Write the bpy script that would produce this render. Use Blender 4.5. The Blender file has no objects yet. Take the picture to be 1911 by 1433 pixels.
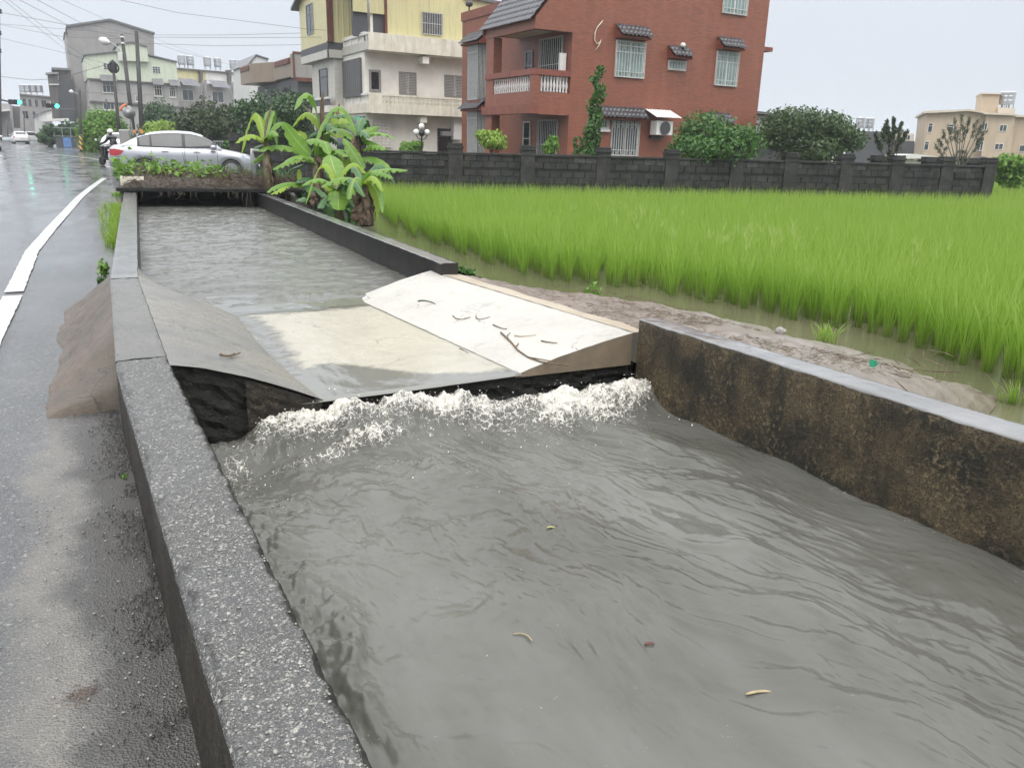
import bpy, math, random
import numpy as np
from mathutils import Vector, Matrix
random.seed(7)
rng = np.random.default_rng(11)
R_ = math.radians
SC = bpy.context.scene
COL = SC.collection

# ------------------------------------------------------------------ camera, sky, sun, exposure
CAM_H = 1.4
PITCH, YAW, ROLL = R_(17.008), R_(-29.782), R_(1.5466)
cam_data = bpy.data.cameras.new('camera')
cam = bpy.data.objects.new('camera', cam_data)
COL.objects.link(cam)
cam_data.sensor_fit = 'HORIZONTAL'
cam_data.sensor_width = 36.0
cam_data.lens = 1450 / 1911 * 36
cam_data.clip_start = 0.05
cam_data.clip_end = 9000
CR = (Matrix.Rotation(YAW, 3, 'Z') @ Matrix.Rotation(math.pi / 2 - PITCH, 3, 'X') @ Matrix.Rotation(ROLL, 3, 'Z'))
cam.matrix_world = Matrix.Translation((0, 0, CAM_H)) @ CR.to_4x4()
SC.camera = cam

SUN_EL, SUN_AZ = R_(58), R_(200)
world = bpy.data.worlds.new('World')
SC.world = world
world.use_nodes = True
wn = world.node_tree
wn.nodes.clear()
sky_t = wn.nodes.new('ShaderNodeTexSky')
sky_t.sky_type = 'NISHITA'
sky_t.sun_disc = False
sky_t.sun_elevation = SUN_EL
sky_t.sun_rotation = SUN_AZ
sky_t.dust_density = 4.0
tc = wn.nodes.new('ShaderNodeTexCoord')
sep = wn.nodes.new('ShaderNodeSeparateXYZ')
wn.links.new(tc.outputs['Generated'], sep.inputs[0])
cloud_n = wn.nodes.new('ShaderNodeTexNoise')
cloud_n.inputs['Scale'].default_value = 1.6
cloud_n.inputs['Detail'].default_value = 4
wn.links.new(tc.outputs['Generated'], cloud_n.inputs['Vector'])
rmp = wn.nodes.new('ShaderNodeValToRGB')          # overcast deck: brighter overhead than at the horizon
rmp.color_ramp.elements[0].position = 0.0
rmp.color_ramp.elements[0].color = (7.3, 7.9, 8.7, 1)
rmp.color_ramp.elements[1].position = 1.0
rmp.color_ramp.elements[1].color = (30.0, 30.2, 30.6, 1)
for pz, cz in ((0.17, (8.0, 8.5, 9.3, 1)), (0.35, (15.0, 15.4, 16.0, 1)), (0.7, (25.5, 25.8, 26.2, 1))):
    e = rmp.color_ramp.elements.new(pz)
    e.color = cz
wn.links.new(sep.outputs['Z'], rmp.inputs[0])
cm = wn.nodes.new('ShaderNodeMapRange')
cm.inputs['From Min'].default_value = 0.3
cm.inputs['From Max'].default_value = 0.7
cm.inputs['To Min'].default_value = 0.93
cm.inputs['To Max'].default_value = 1.07
wn.links.new(cloud_n.outputs['Fac'], cm.inputs['Value'])
mulc = wn.nodes.new('ShaderNodeVectorMath')
mulc.operation = 'SCALE'
wn.links.new(rmp.outputs[0], mulc.inputs[0])
wn.links.new(cm.outputs[0], mulc.inputs['Scale'])
mx = wn.nodes.new('ShaderNodeMix')
mx.data_type = 'RGBA'
mx.inputs['Factor'].default_value = 0.9
wn.links.new(sky_t.outputs[0], mx.inputs['A'])
wn.links.new(mulc.outputs[0], mx.inputs['B'])
bg = wn.nodes.new('ShaderNodeBackground')
bg.inputs['Strength'].default_value = 0.1
wn.links.new(mx.outputs['Result'], bg.inputs['Color'])
wo = wn.nodes.new('ShaderNodeOutputWorld')
wn.links.new(bg.outputs[0], wo.inputs['Surface'])

sun_d = bpy.data.lights.new('sun', 'SUN')
sun_d.energy = 1.5
sun_d.angle = R_(40)
sun_d.color = (1.0, 0.97, 0.93)
sun = bpy.data.objects.new('sun', sun_d)
COL.objects.link(sun)
sun.rotation_euler = (math.pi / 2 - SUN_EL, 0, math.pi - SUN_AZ)
sun.location = (0, 0, 60)

SC.view_settings.view_transform = 'Standard'
SC.view_settings.look = 'None'
SC.view_settings.exposure = 0.0
SC.view_settings.gamma = 1.0
SC.view_settings.use_curve_mapping = False
SC.render.engine = 'CYCLES'
SC.cycles.use_denoising = True
SC.cycles.max_bounces = 6
SC.cycles.transparent_max_bounces = 12
SC.cycles.caustics_reflective = False
SC.cycles.caustics_refractive = False

# ------------------------------------------------------------------ survey: photo sight lines met with real planes
FPX = 1450.0
CO = np.array([0, 0, CAM_H])
CRN = np.array(CR)
def ray(px, py):
    return CRN @ np.array([(px - 955.5) / FPX, (716.5 - py) / FPX, -1.0])
def onz(px, py, z):
    d = ray(px, py); return CO + d * ((z - CAM_H) / d[2])
def ony(px, py, y):
    d = ray(px, py); return CO + d * (y / d[1])
def onx(px, py, x):
    d = ray(px, py); return CO + d * (x / d[0])
def atd(px, py, dist):
    return CO + ray(px, py) * dist
class Frame:
    """A building's own axes: x along its face, y into it, z up."""
    def __init__(s, ox, oy, ang=0.0, oz=0.0):
        s.o = np.array([ox, oy, oz]); s.a = ang
        s.u = np.array([math.cos(ang), math.sin(ang), 0]); s.v = np.array([-math.sin(ang), math.cos(ang), 0])
    def y(s, px, py, y=0.0):
        d = ray(px, py); t = (np.dot(s.o + s.v * y - CO, s.v)) / np.dot(d, s.v); p = CO + d * t - s.o
        return float(np.dot(p, s.u)), float(p[2])
    def x(s, px, py, x=0.0):
        d = ray(px, py); t = (np.dot(s.o + s.u * x - CO, s.u)) / np.dot(d, s.u); p = CO + d * t - s.o
        return float(np.dot(p, s.v)), float(p[2])

# ------------------------------------------------------------------ noise
_perm = np.random.default_rng(3).permutation(256)
_perm = np.concatenate([_perm, _perm, _perm])
_ga = np.random.default_rng(4).uniform(0, 2 * math.pi, 256)
_gx, _gy = np.cos(_ga), np.sin(_ga)
def perlin(x, y, s=0):
    x = np.asarray(x, float) + s * 17.31; y = np.asarray(y, float) + s * 9.77
    xi = np.floor(x).astype(int); yi = np.floor(y).astype(int)
    xf = x - xi; yf = y - yi
    xi &= 255; yi &= 255
    u = xf ** 3 * (xf * (xf * 6 - 15) + 10); v = yf ** 3 * (yf * (yf * 6 - 15) + 10)
    def g(ix, iy, fx, fy):
        h = _perm[_perm[ix & 255] + (iy & 255)]
        return _gx[h] * fx + _gy[h] * fy
    a = g(xi, yi, xf, yf); b = g(xi + 1, yi, xf - 1, yf)
    c = g(xi, yi + 1, xf, yf - 1); d = g(xi + 1, yi + 1, xf - 1, yf - 1)
    return (a + (b - a) * u) * (1 - v) + (c + (d - c) * u) * v
def fbm(x, y, s=0, o=4, g=.5):
    r = 0; a = 1.0; f = 1.0
    for k in range(o):
        r = r + a * perlin(np.asarray(x) * f, np.asarray(y) * f, s + k); a *= g; f *= 2.03
    return r

# ------------------------------------------------------------------ mesh helpers
def link(o, parent=None):
    COL.objects.link(o)
    if parent is not None: o.parent = parent
    return o
def tag(o, label=None, cat=None, group=None, kind=None):
    if label: o['label'] = label
    if cat: o['category'] = cat
    if group: o['group'] = group
    if kind: o['kind'] = kind
    return o
def thing(name, label, cat, loc=(0, 0, 0), rz=0.0, group=None):
    o = bpy.data.objects.new(name, None)
    o.empty_display_size = .2
    o.location = loc; o.rotation_euler = (0, 0, rz)
    link(o)
    return tag(o, label, cat, group)
def np_mesh(name, V, F, mat=None, parent=None, smooth=False, attrs=None):
    """V (n,3); F (m,k) faces, all of k corners."""
    V = np.asarray(V, np.float32); F = np.asarray(F, np.int32)
    me = bpy.data.meshes.new(name)
    k = F.shape[1]
    me.vertices.add(len(V)); me.vertices.foreach_set('co', V.ravel())
    me.loops.add(F.size); me.loops.foreach_set('vertex_index', F.ravel())
    me.polygons.add(len(F))
    me.polygons.foreach_set('loop_start', np.arange(0, F.size, k, dtype=np.int32))
    me.polygons.foreach_set('loop_total', np.full(len(F), k, np.int32))
    if smooth: me.polygons.foreach_set('use_smooth', np.ones(len(F), bool))
    if attrs:
        for an, av in attrs.items():
            at = me.attributes.new(an, 'FLOAT', 'POINT'); at.data.foreach_set('value', np.asarray(av, np.float32))
    me.update(calc_edges=True)
    if mat: me.materials.append(mat)
    return link(bpy.data.objects.new(name, me), parent)
class MB:
    def __init__(s): s.v = []; s.f = []; s.m = []; s.cm = 0
    def add(s, vs, fs):
        b = len(s.v); s.v += [tuple(float(c) for c in p) for p in vs]
        s.f += [tuple(i + b for i in f) for f in fs]; s.m += [s.cm] * len(fs)
        return s
    def box(s, x0, y0, z0, x1, y1, z1, M=None):
        x0, x1 = min(x0, x1), max(x0, x1); y0, y1 = min(y0, y1), max(y0, y1); z0, z1 = min(z0, z1), max(z0, z1)
        vs = [(x, y, z) for z in (z0, z1) for y in (y0, y1) for x in (x0, x1)]
        if M is not None: vs = [tuple(M @ Vector(p)) for p in vs]
        return s.add(vs, [(0, 2, 3, 1), (4, 5, 7, 6), (0, 1, 5, 4), (1, 3, 7, 5), (3, 2, 6, 7), (2, 0, 4, 6)])
    def prism(s, poly, n, d):
        """poly: 3D points in order; extruded by vector d (reverse winding if needed)."""
        k = len(poly); d = np.array(d, float)
        vs = [np.array(p, float) for p in poly]; vs += [p + d for p in vs]
        return s.add(vs, [tuple(range(k))[::-1], tuple(range(k, 2 * k))] + [(i, (i + 1) % k, k + (i + 1) % k, k + i) for i in range(k)])
    def tube(s, path, r, n=6, cap=True):
        P = [Vector(p) for p in path]; k = len(P)
        rs = r if hasattr(r, '__len__') else [r] * k
        b = len(s.v); ref = None
        for i, p in enumerate(P):
            t = (P[min(i + 1, k - 1)] - P[max(i - 1, 0)])
            if t.length < 1e-9: t = Vector((0, 0, 1))
            t.normalize()
            if ref is None: ref = Vector((0, 0, 1)) if abs(t.z) < .9 else Vector((1, 0, 0))
            a = (ref - t * ref.dot(t)).normalized(); ref = a; c = t.cross(a)
            for j in range(n):
                th = 2 * math.pi * j / n
                s.v.append(tuple(p + a * (rs[i] * math.cos(th)) + c * (rs[i] * math.sin(th))))
        for i in range(k - 1):
            for j in range(n):
                s.f.append((b + i * n + j, b + i * n + (j + 1) % n, b + (i + 1) * n + (j + 1) % n, b + (i + 1) * n + j)); s.m.append(s.cm)
        if cap:
            s.f.append(tuple(b + j for j in range(n))[::-1]); s.m.append(s.cm)
            s.f.append(tuple(b + (k - 1) * n + j for j in range(n))); s.m.append(s.cm)
        return s
    def lathe(s, prof, n=12, c=(0, 0, 0), M=None):
        """prof: (r, z) pairs."""
        b = len(s.v)
        for r, z in prof:
            for j in range(n):
                th = 2 * math.pi * j / n
                p = Vector((r * math.cos(th), r * math.sin(th), z))
                if M is not None: p = M @ p
                s.v.append((p[0] + c[0], p[1] + c[1], p[2] + c[2]))
        for i in range(len(prof) - 1):
            for j in range(n):
                s.f.append((b + i * n + j, b + i * n + (j + 1) % n, b + (i + 1) * n + (j + 1) % n, b + (i + 1) * n + j)); s.m.append(s.cm)
        s.f.append(tuple(b + j for j in range(n))[::-1]); s.m.append(s.cm)
        s.f.append(tuple(b + (len(prof) - 1) * n + j for j in range(n))); s.m.append(s.cm)
        return s
    def grid(s, rows):
        """rows: list of equal-length lists of points."""
        b = len(s.v); w = len(rows[0])
        for r in rows: s.v += [tuple(float(c) for c in p) for p in r]
        for i in range(len(rows) - 1):
            for j in range(w - 1):
                s.f.append((b + i * w + j, b + i * w + j + 1, b + (i + 1) * w + j + 1, b + (i + 1) * w + j)); s.m.append(s.cm)
        return s
    def mesh(s, name, mats, smooth=False, fix=False):
        me = bpy.data.meshes.new(name); me.from_pydata(s.v, [], s.f)
        for m in (mats if isinstance(mats, (list, tuple)) else [mats]): me.materials.append(m)
        if any(s.m): me.polygons.foreach_set('material_index', s.m)
        if smooth: me.polygons.foreach_set('use_smooth', [True] * len(s.f))
        if fix:
            import bmesh
            bm = bmesh.new(); bm.from_mesh(me); bmesh.ops.recalc_face_normals(bm, faces=bm.faces); bm.to_mesh(me); bm.free()
        me.update()
        return me
    def obj(s, name, mats, parent=None, smooth=False, fix=False):
        return link(bpy.data.objects.new(name, s.mesh(name, mats, smooth, fix)), parent)
def bevel(o, w, seg=2):
    m = o.modifiers.new('bevel', 'BEVEL'); m.width = w; m.segments = seg; m.limit_method = 'ANGLE'; m.angle_limit = R_(40)
    return o
def copy_tree(o, parent=None):
    c = o.copy(); COL.objects.link(c)
    if parent is not None: c.parent = parent
    for ch in list(o.children): copy_tree(ch, c)
    return c

# ------------------------------------------------------------------ materials
class NT:
    def __init__(s, name):
        s.m = bpy.data.materials.new(name); s.m.use_nodes = True
        s.t = s.m.node_tree; s.t.nodes.clear()
        s.out = s.t.nodes.new('ShaderNodeOutputMaterial')
        s.pos = s.n('ShaderNodeNewGeometry').outputs['Position']
    def n(s, typ, **kw):
        nd = s.t.nodes.new(typ)
        for k, v in kw.items(): setattr(nd, k, v)
        return nd
    def l(s, a, b): s.t.links.new(a, b)
    def set(s, sock, v):
        if hasattr(v, 'is_linked') or hasattr(v, 'links'): s.l(v, sock)
        elif isinstance(v, (tuple, list)) and len(v) == 3 and sock.type == 'RGBA': sock.default_value = (*v, 1)
        else: sock.default_value = v
    def obpos(s): return s.n('ShaderNodeTexCoord').outputs['Object']
    def scale(s, v, sc, rot=(0, 0, 0)):
        nd = s.n('ShaderNodeMapping'); s.l(v, nd.inputs['Vector']); nd.inputs['Scale'].default_value = sc; nd.inputs['Rotation'].default_value = rot
        return nd.outputs[0]
    def noise(s, scale, detail=4, rough=.55, v=None, dist=0.0):
        nd = s.n('ShaderNodeTexNoise'); s.l(v if v is not None else s.pos, nd.inputs['Vector'])
        nd.inputs['Scale'].default_value = scale; nd.inputs['Detail'].default_value = detail; nd.inputs['Roughness'].default_value = rough
        nd.inputs['Distortion'].default_value = dist
        return nd.outputs['Fac']
    def voro(s, scale, v=None, feat='F1', out='Distance', rand=1.0):
        nd = s.n('ShaderNodeTexVoronoi', feature=feat); s.l(v if v is not None else s.pos, nd.inputs['Vector'])
        nd.inputs['Scale'].default_value = scale; nd.inputs['Randomness'].default_value = rand
        return nd.outputs[out]
    def mr(s, v, a, b, c=0.0, d=1.0, smooth=False):
        nd = s.n('ShaderNodeMapRange'); s.set(nd.inputs['Value'], v)
        if smooth: nd.interpolation_type = 'SMOOTHSTEP'
        for k, x in zip(('From Min', 'From Max', 'To Min', 'To Max'), (a, b, c, d)): nd.inputs[k].default_value = x
        return nd.outputs[0]
    def mix(s, f, a, b):
        nd = s.n('ShaderNodeMix', data_type='RGBA'); s.set(nd.inputs['Factor'], f)
        s.set(nd.inputs['A'], a); s.set(nd.inputs['B'], b)
        return nd.outputs['Result']
    def math(s, op, a, b=0.0):
        nd = s.n('ShaderNodeMath', operation=op); s.set(nd.inputs[0], a); s.set(nd.inputs[1], b)
        return nd.outputs[0]
    def bump(s, h, strength=.3, dist=.01, normal=None):
        nd = s.n('ShaderNodeBump'); s.set(nd.inputs['Height'], h)
        nd.inputs['Strength'].default_value = strength; nd.inputs['Distance'].default_value = dist
        if normal is not None: s.l(normal, nd.inputs['Normal'])
        return nd.outputs[0]
    def attr(s, name):
        nd = s.n('ShaderNodeAttribute'); nd.attribute_name = name
        return nd.outputs['Fac']
    def bsdf(s, color, rough=.6, metal=0.0, normal=None, spec=.5, coat=0.0, emit=None, estr=0.0, ior=None):
        b = s.n('ShaderNodeBsdfPrincipled')
        s.set(b.inputs['Base Color'], color); s.set(b.inputs['Roughness'], rough); s.set(b.inputs['Metallic'], metal)
        s.set(b.inputs['Specular IOR Level'], spec); s.set(b.inputs['Coat Weight'], coat)
        if ior: b.inputs['IOR'].default_value = ior
        b.inputs['Coat Roughness'].default_value = .06
        if normal is not None: s.l(normal, b.inputs['Normal'])
        if emit is not None:
            s.set(b.inputs['Emission Color'], emit); b.inputs['Emission Strength'].default_value = estr
        return b.outputs[0]
    def done(s, sh): s.l(sh, s.out.inputs['Surface']); return s.m
def lin(r, g, b):
    f = lambda c: ((c / 255 + .055) / 1.055) ** 2.4 if c > 10 else c / 255 / 12.92
    return (f(r), f(g), f(b))
def sm(name, c, rough=.6, c2=None, scale=3.0, bump=0.0, bscale=30, metal=0.0, spec=.5, coat=0.0, var=.25, streak=0.0, obj=False, emit=None, estr=0):
    t = NT(name); v = t.obpos() if obj else None
    c2 = c2 or tuple(x * (1 - var) for x in c)
    f = t.mr(t.noise(scale, 5, .6, v), .35, .65)
    col = t.mix(f, c, c2)
    if streak:
        st = t.noise(1.0, 4, .6, t.scale(v if v is not None else t.pos, (3.2, 3.2, .3)))
        col = t.mix(t.mr(st, .5, .75, 0, streak), col, tuple(x * .35 for x in c))
    nrm = t.bump(t.noise(bscale, 4, .6, v), bump, .01) if bump else None
    return t.done(t.bsdf(col, rough, metal, nrm, spec, coat, emit, estr))
M = {}
# ------------------------------------------------------------------ ground materials
def asphalt_mat():
    t = NT('wet_asphalt')
    big = t.noise(.9, 4, .6)
    x = t.n('ShaderNodeSeparateXYZ'); t.l(t.pos, x.inputs[0])
    chips = t.voro(95, feat='F1', out='Color')
    cs = t.n('ShaderNodeSeparateColor'); t.l(chips, cs.inputs[0])
    fine = t.noise(160, 2, .7)
    col = t.mix(t.mr(big, .35, .7), (.062, .063, .066), (.10, .10, .103))
    col = t.mix(t.mr(cs.outputs[0], .962, .985), col, (.22, .215, .20))
    col = t.mix(t.mr(fine, .45, .7, 0, .65), col, (.022, .022, .023))
    gr = t.n('ShaderNodeSeparateColor'); t.l(t.voro(210, feat='F1', out='Color'), gr.inputs[0])
    col = t.mix(t.mr(gr.outputs[0], .80, .95, 0, .8), col, (.17, .167, .16))
    edge = t.math('ADD', x.outputs[0], t.math('MULTIPLY', t.math('SUBTRACT', t.noise(2.6, 5, .65), .5), .45))
    near = t.mr(x.outputs[1], 4.7, 3.9)
    strip = t.math('MULTIPLY', t.mr(edge, -.16, -.04), near)
    col = t.mix(strip, col, t.mix(fine, (.022, .021, .02), (.085, .08, .072)))
    band = t.math('MULTIPLY', t.math('MULTIPLY', t.mr(edge, -.32, -.2), t.mr(edge, -.07, -.16)), near)
    col = t.mix(t.math('MULTIPLY', band, .55), col, (.19, .175, .15))
    rough = t.mr(t.noise(1.6, 5, .62, t.scale(t.pos, (1, .35, 1))), .34, .62, .05, .25)
    rough = t.math('ADD', rough, t.math('MULTIPLY', strip, .25))
    h = t.math('ADD', t.math('MULTIPLY', t.voro(150, feat='F1'), 1.6), t.noise(30, 3, .6))
    fade = t.mr(x.outputs[1], 1.5, 11.0, .5, .008)
    b = t.n('ShaderNodeBump'); t.l(h, b.inputs['Height']); t.l(fade, b.inputs['Strength']); b.inputs['Distance'].default_value = .006
    return t.done(t.bsdf(col, rough, 0, b.outputs[0], .55))
def aggregate_mat(name, dark, light, stain=(.05, .048, .043), chip=.90, wet=(.12, .45)):
    t = NT(name)
    v1 = t.voro(150, feat='F1', out='Color'); s1 = t.n('ShaderNodeSeparateColor'); t.l(v1, s1.inputs[0])
    v2 = t.voro(330, feat='F1', out='Color'); s2 = t.n('ShaderNodeSeparateColor'); t.l(v2, s2.inputs[0])
    base = t.mix(t.noise(60, 4, .7), dark, light)
    base = t.mix(t.mr(t.noise(2.2, 5, .65), .45, .7, 0, .6), base, stain)
    base = t.mix(t.mr(s1.outputs[0], chip, chip + .04), base, t.mix(s1.outputs[1], (.17, .163, .15), (.36, .345, .31)))
    base = t.mix(t.mr(s2.outputs[1], .72, .95), base, (.20, .195, .18))
    eg = t.math('ADD', t.attr('edge'), t.math('MULTIPLY', t.math('SUBTRACT', t.noise(13, 5, .7), .5), 1.3))
    base = t.mix(t.mr(eg, .88, 1.08, 0, .85), base, (.014, .013, .011))
    h = t.math('ADD', t.math('MULTIPLY', t.voro(150), .9), t.math('MULTIPLY', t.voro(330), .6))
    rough = t.mr(t.noise(5, 4, .6), .35, .65, *wet)
    return t.done(t.bsdf(base, rough, 0, t.bump(h, .45, .008, t.bump(t.noise(18, 5, .65), .35, .015)), .5))
def moss_mat(name, c=(.075, .062, .045), moss=(.02, .02, .013), lite=(.15, .12, .08), rough=.55):
    t = NT(name)
    n1 = t.noise(2.4, 6, .7); n2 = t.noise(38, 5, .75); st = t.noise(1.0, 5, .7, t.scale(t.pos, (5, 5, .7)))
    col = t.mix(t.mr(n1, .42, .58), c, moss)
    col = t.mix(t.mr(st, .5, .62, 0, .75), col, moss)
    col = t.mix(t.math('MULTIPLY', t.mr(n2, .50, .66, 0, .8), t.mr(t.noise(3.7, 5, .7), .40, .60)), col, lite)
    col = t.mix(t.mr(t.noise(95, 3, .7), .5, .62, 0, .85), col, (.012, .012, .009))
    h = t.math('ADD', n2, t.math('MULTIPLY', t.noise(95, 3, .7), .6))
    return t.done(t.bsdf(col, rough, 0, t.bump(h, .7, .02), .35))
def brushed_mat(name, a, b, c, ang, streak=.5, rough=(.25, .6), stain=.55):
    t = NT(name)
    v = t.scale(t.pos, (1, 1, 1), (0, 0, ang))
    st = t.noise(1.0, 4, .65, t.scale(v, (1.4, 62, 0)), dist=.1)
    big = t.noise(1.7, 5, .6)
    col = t.mix(t.mr(big, .36, .64), a, b)
    col = t.mix(t.mr(st, .45, .7, 0, streak), col, c)
    col = t.mix(t.mr(t.noise(55, 4, .7), .45, .75, 0, .4), col, tuple(x * .5 for x in a))
    wp = t.n('ShaderNodeVectorMath', operation='ADD'); t.l(t.pos, wp.inputs[0])
    wn_ = t.n('ShaderNodeTexNoise'); t.l(t.pos, wn_.inputs['Vector']); wn_.inputs['Scale'].default_value = 3.5; wn_.inputs['Detail'].default_value = 5
    ws = t.n('ShaderNodeVectorMath', operation='SCALE'); t.l(wn_.outputs['Color'], ws.inputs[0]); ws.inputs['Scale'].default_value = .5; t.l(ws.outputs[0], wp.inputs[1])
    cr = t.mr(t.voro(1.1, wp.outputs[0], 'DISTANCE_TO_EDGE'), .0, .006, 1, 0)
    col = t.mix(t.math('MULTIPLY', cr, t.mr(t.noise(1.4, 3), .5, .6)), col, (.03, .027, .022))
    col = t.mix(t.mr(t.noise(4.5, 6, .75), .56, .74, 0, stain), col, tuple(x * .42 for x in b))
    h = t.math('ADD', t.math('MULTIPLY', st, .7), t.math('MULTIPLY', t.noise(48, 5, .75), .9))
    return t.done(t.bsdf(col, t.mr(big, .35, .65, *rough), 0, t.bump(h, .7, .014), .5))
M['asphalt'] = asphalt_mat()
M['walltop'] = aggregate_mat('exposed_aggregate', (.034, .035, .036), (.098, .098, .096), chip=.90, wet=(.10, .34))
M['mortar'] = brushed_mat('grey_mortar', (.17, .165, .155), (.11, .108, .104), (.075, .075, .074), R_(80), .3, (.15, .4), .7)
M['wettop'] = sm('glossy_wet_concrete', (.20, .20, .20), .13, (.13, .13, .13), 3.5, .12, 45)
M['wallfar'] = aggregate_mat('wet_concrete', (.13, .13, .13), (.22, .22, .215), (.10, .10, .098), .975, (.08, .3))
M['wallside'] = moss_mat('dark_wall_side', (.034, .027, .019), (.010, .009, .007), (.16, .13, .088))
M['mossy'] = moss_mat('mossy_concrete', (.095, .070, .038), (.017, .016, .010), (.27, .21, .115))
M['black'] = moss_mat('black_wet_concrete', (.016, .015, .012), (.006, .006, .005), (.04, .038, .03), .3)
M['farwall'] = moss_mat('dark_canal_wall', (.030, .028, .024), (.012, .011, .010), (.052, .048, .042))
M['slab_l'] = brushed_mat('brushed_concrete', (.27, .255, .225), (.15, .15, .148), (.08, .08, .08), R_(28), .75, (.2, .5), .8)
M['ramp'] = brushed_mat('rusty_mortar', (.125, .083, .052), (.095, .085, .072), (.045, .038, .032), R_(30), .35, (.3, .6), .8)
M['slab_r'] = brushed_mat('pale_screed', (.50, .485, .44), (.40, .388, .35), (.55, .535, .49), R_(10), .35, (.3, .6), .55)
M['dip'] = brushed_mat('silted_concrete', (.60, .575, .505), (.47, .45, .395), (.66, .63, .565), R_(5), .35, (.2, .5))
M['tan'] = brushed_mat('tan_silted_edge', (.45, .395, .31), (.33, .27, .20), (.50, .45, .37), R_(80), .4, (.4, .7))
M['brownface'] = sm('brown_slab_end', (.21, .165, .115), .5, (.15, .12, .085), 6, .3, 60)
M['mud'] = sm('wet_mud', (.21, .175, .145), .34, (.125, .10, .08), 5, .8, 22)
M['paint'] = None
def paint_mat():
    t = NT('worn_road_paint')
    wear = t.mr(t.noise(9, 5, .7, t.scale(t.pos, (.8, 2.5, 1))), .56, .72)
    col = t.mix(wear, (.45, .445, .425), (.12, .12, .122))
    return t.done(t.bsdf(col, .28, 0, t.bump(t.noise(60, 3), .2, .005)))
M['paint'] = paint_mat()
M['stone'] = sm('pebble_pale', (.34, .32, .29), .45, (.16, .155, .145), 30, .2, 90)
M['stoned'] = sm('pebble_dark', (.022, .021, .02), .3, (.055, .052, .048), 24, .2, 90)
M['twig'] = sm('dry_twig', (.16, .11, .065), .7, (.07, .05, .03), 40)
M['straw'] = sm('pale_straw', (.42, .34, .2), .7, (.25, .2, .11), 30)
M['soil'] = sm('dark_soil', (.06, .05, .035), .7, (.03, .026, .02), 4, .6, 20)
M['yard'] = sm('yard_ground', (.10, .095, .08), .6, (.06, .07, .04), .4, .3, 12)

def gradez(x, y):
    """Road level: flat by the spillway, rising gently towards the driveway."""
    t = np.clip((np.asarray(y, float) - 11) / 13, 0, 1)
    return .1 * t * t * (3 - 2 * t)

# ------------------------------------------------------------------ far ground, field floor, road
def sheet(name, poly, mat, kind='structure'):
    o = MB().add([(p[0], p[1], p[2]) for p in poly], [tuple(range(len(poly)))]).obj(name, mat)
    tag(o, kind=kind); return o
LOUT = [(.15, -2.5), (.144, 1.1), (.131, 2.2), (.121, 4.0), (.24, 6.7), (1.11, 18.0), (2.05, 30)]
LIN = [(.36, -2.5), (.36, 4.0), (.44, 6.66), (1.34, 18.0), (2.3, 30)]
RIN = [(2.99, 6.62), (3.5, 16.6), (4.15, 29)]
ROUT = [(3.16, 6.66), (3.66, 16.6), (4.33, 29)]
def pl(poly, y):
    ys = [p[1] for p in poly]; xs = [p[0] for p in poly]
    return np.interp(y, ys, xs)
rows = []
ysr = np.concatenate([np.arange(-3, 8, .25), np.arange(8, 32, 1.0), np.array([36, 44, 56, 75, 100, 150, 260, 600, 2500])])
for y in ysr:
    xr = float(pl(LOUT, y)) + .004 if y <= 30 else 2.05 + (y - 30) * (.03 if y < 60 else .012)
    if y > 30: xr = min(xr + 1.0, 3.6 + (y - 30) * .01)
    xs = [-900, -120, -30, -9, -4, -2, -1, -.5, -.25, -.1, 0, .05, 1]
    xs = [(x if x < -.6 else -.6 + (xr + .6) * k / 7) for x, k in zip(xs, [0] * 7 + list(range(0, 8)))]
    xs = [-900, -120, -30, -9, -4, -2, -1.2] + [-.6 + (xr + .6) * k / 6 for k in range(7)]
    r = []
    for x in xs:
        z = float(gradez(x, y)) + (.006 * float(fbm(x * .9, y * .9, 5, 3)) if -5 < x and y < 30 else 0)
        r.append((x, y, z))
    rows.append(r)
tag(MB().grid([r for r in rows]).obj('road', M['asphalt'], smooth=True), kind='structure')
WA, WB = np.array([8.4, 24.55]), np.array([28.85, 16.65])       # block wall line
wdir = (WB - WA) / np.linalg.norm(WB - WA); wnor = np.array([-wdir[1], wdir[0]])
if wnor[1] < 0: wnor = -wnor
sheet('ground', [(3.5, 31.2, .05), (3.5, 2600, .05), (3000, 2600, .05), (3000, 31.2, .05)], M['yard'])
sheet('yard', [(4.3, 29.2, .055), (4.3, 31.3, .055), (WB[0] + .1, 31.3, .055), (WB[0] + .1, WB[1] + .2, .055), (WA[0] + .05, WA[1] + .15, .055), (6.2, 25.6, .055)], M['yard'])

def fieldwater_mat():
    t = NT('paddy_water')
    col = t.mix(t.mr(t.noise(.9, 4), .35, .65), (.085, .082, .05), (.12, .105, .07))
    return t.done(t.bsdf(col, .07, 0, t.bump(t.noise(24, 4, .6), .12, .01), .5))
M['paddy'] = fieldwater_mat()
FZ = -.35
sheet('paddy_water', [(3.2, -25, FZ), (900, -25, FZ), (900, 60, FZ), (60, 31.4, FZ), (4.0, 31.4, FZ), (3.3, 8, FZ)], M['paddy'])
# soil bank under the banana plants, between canal and field
rows = []
for y in np.linspace(7.2, 26, 60):
    x0 = float(pl(ROUT, y)) - .02
    r = []
    for k in range(14):
        t = k / 13; x = x0 + t * (1.35 + .25 * math.sin(y * 1.1) + max(0, (y - 15)) * .28)
        z = .2 - .62 * t ** 1.4 + .05 * float(fbm(x * 2, y * 2, 8, 3)) * (1 if 0 < k < 13 else 0) + (.25 if y > 17 else 0) * (1 - t)
        r.append((x, y, z))
    rows.append(r)
tag(MB().grid(rows).obj('earth_bank', M['soil'], smooth=True), kind='structure')
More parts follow.
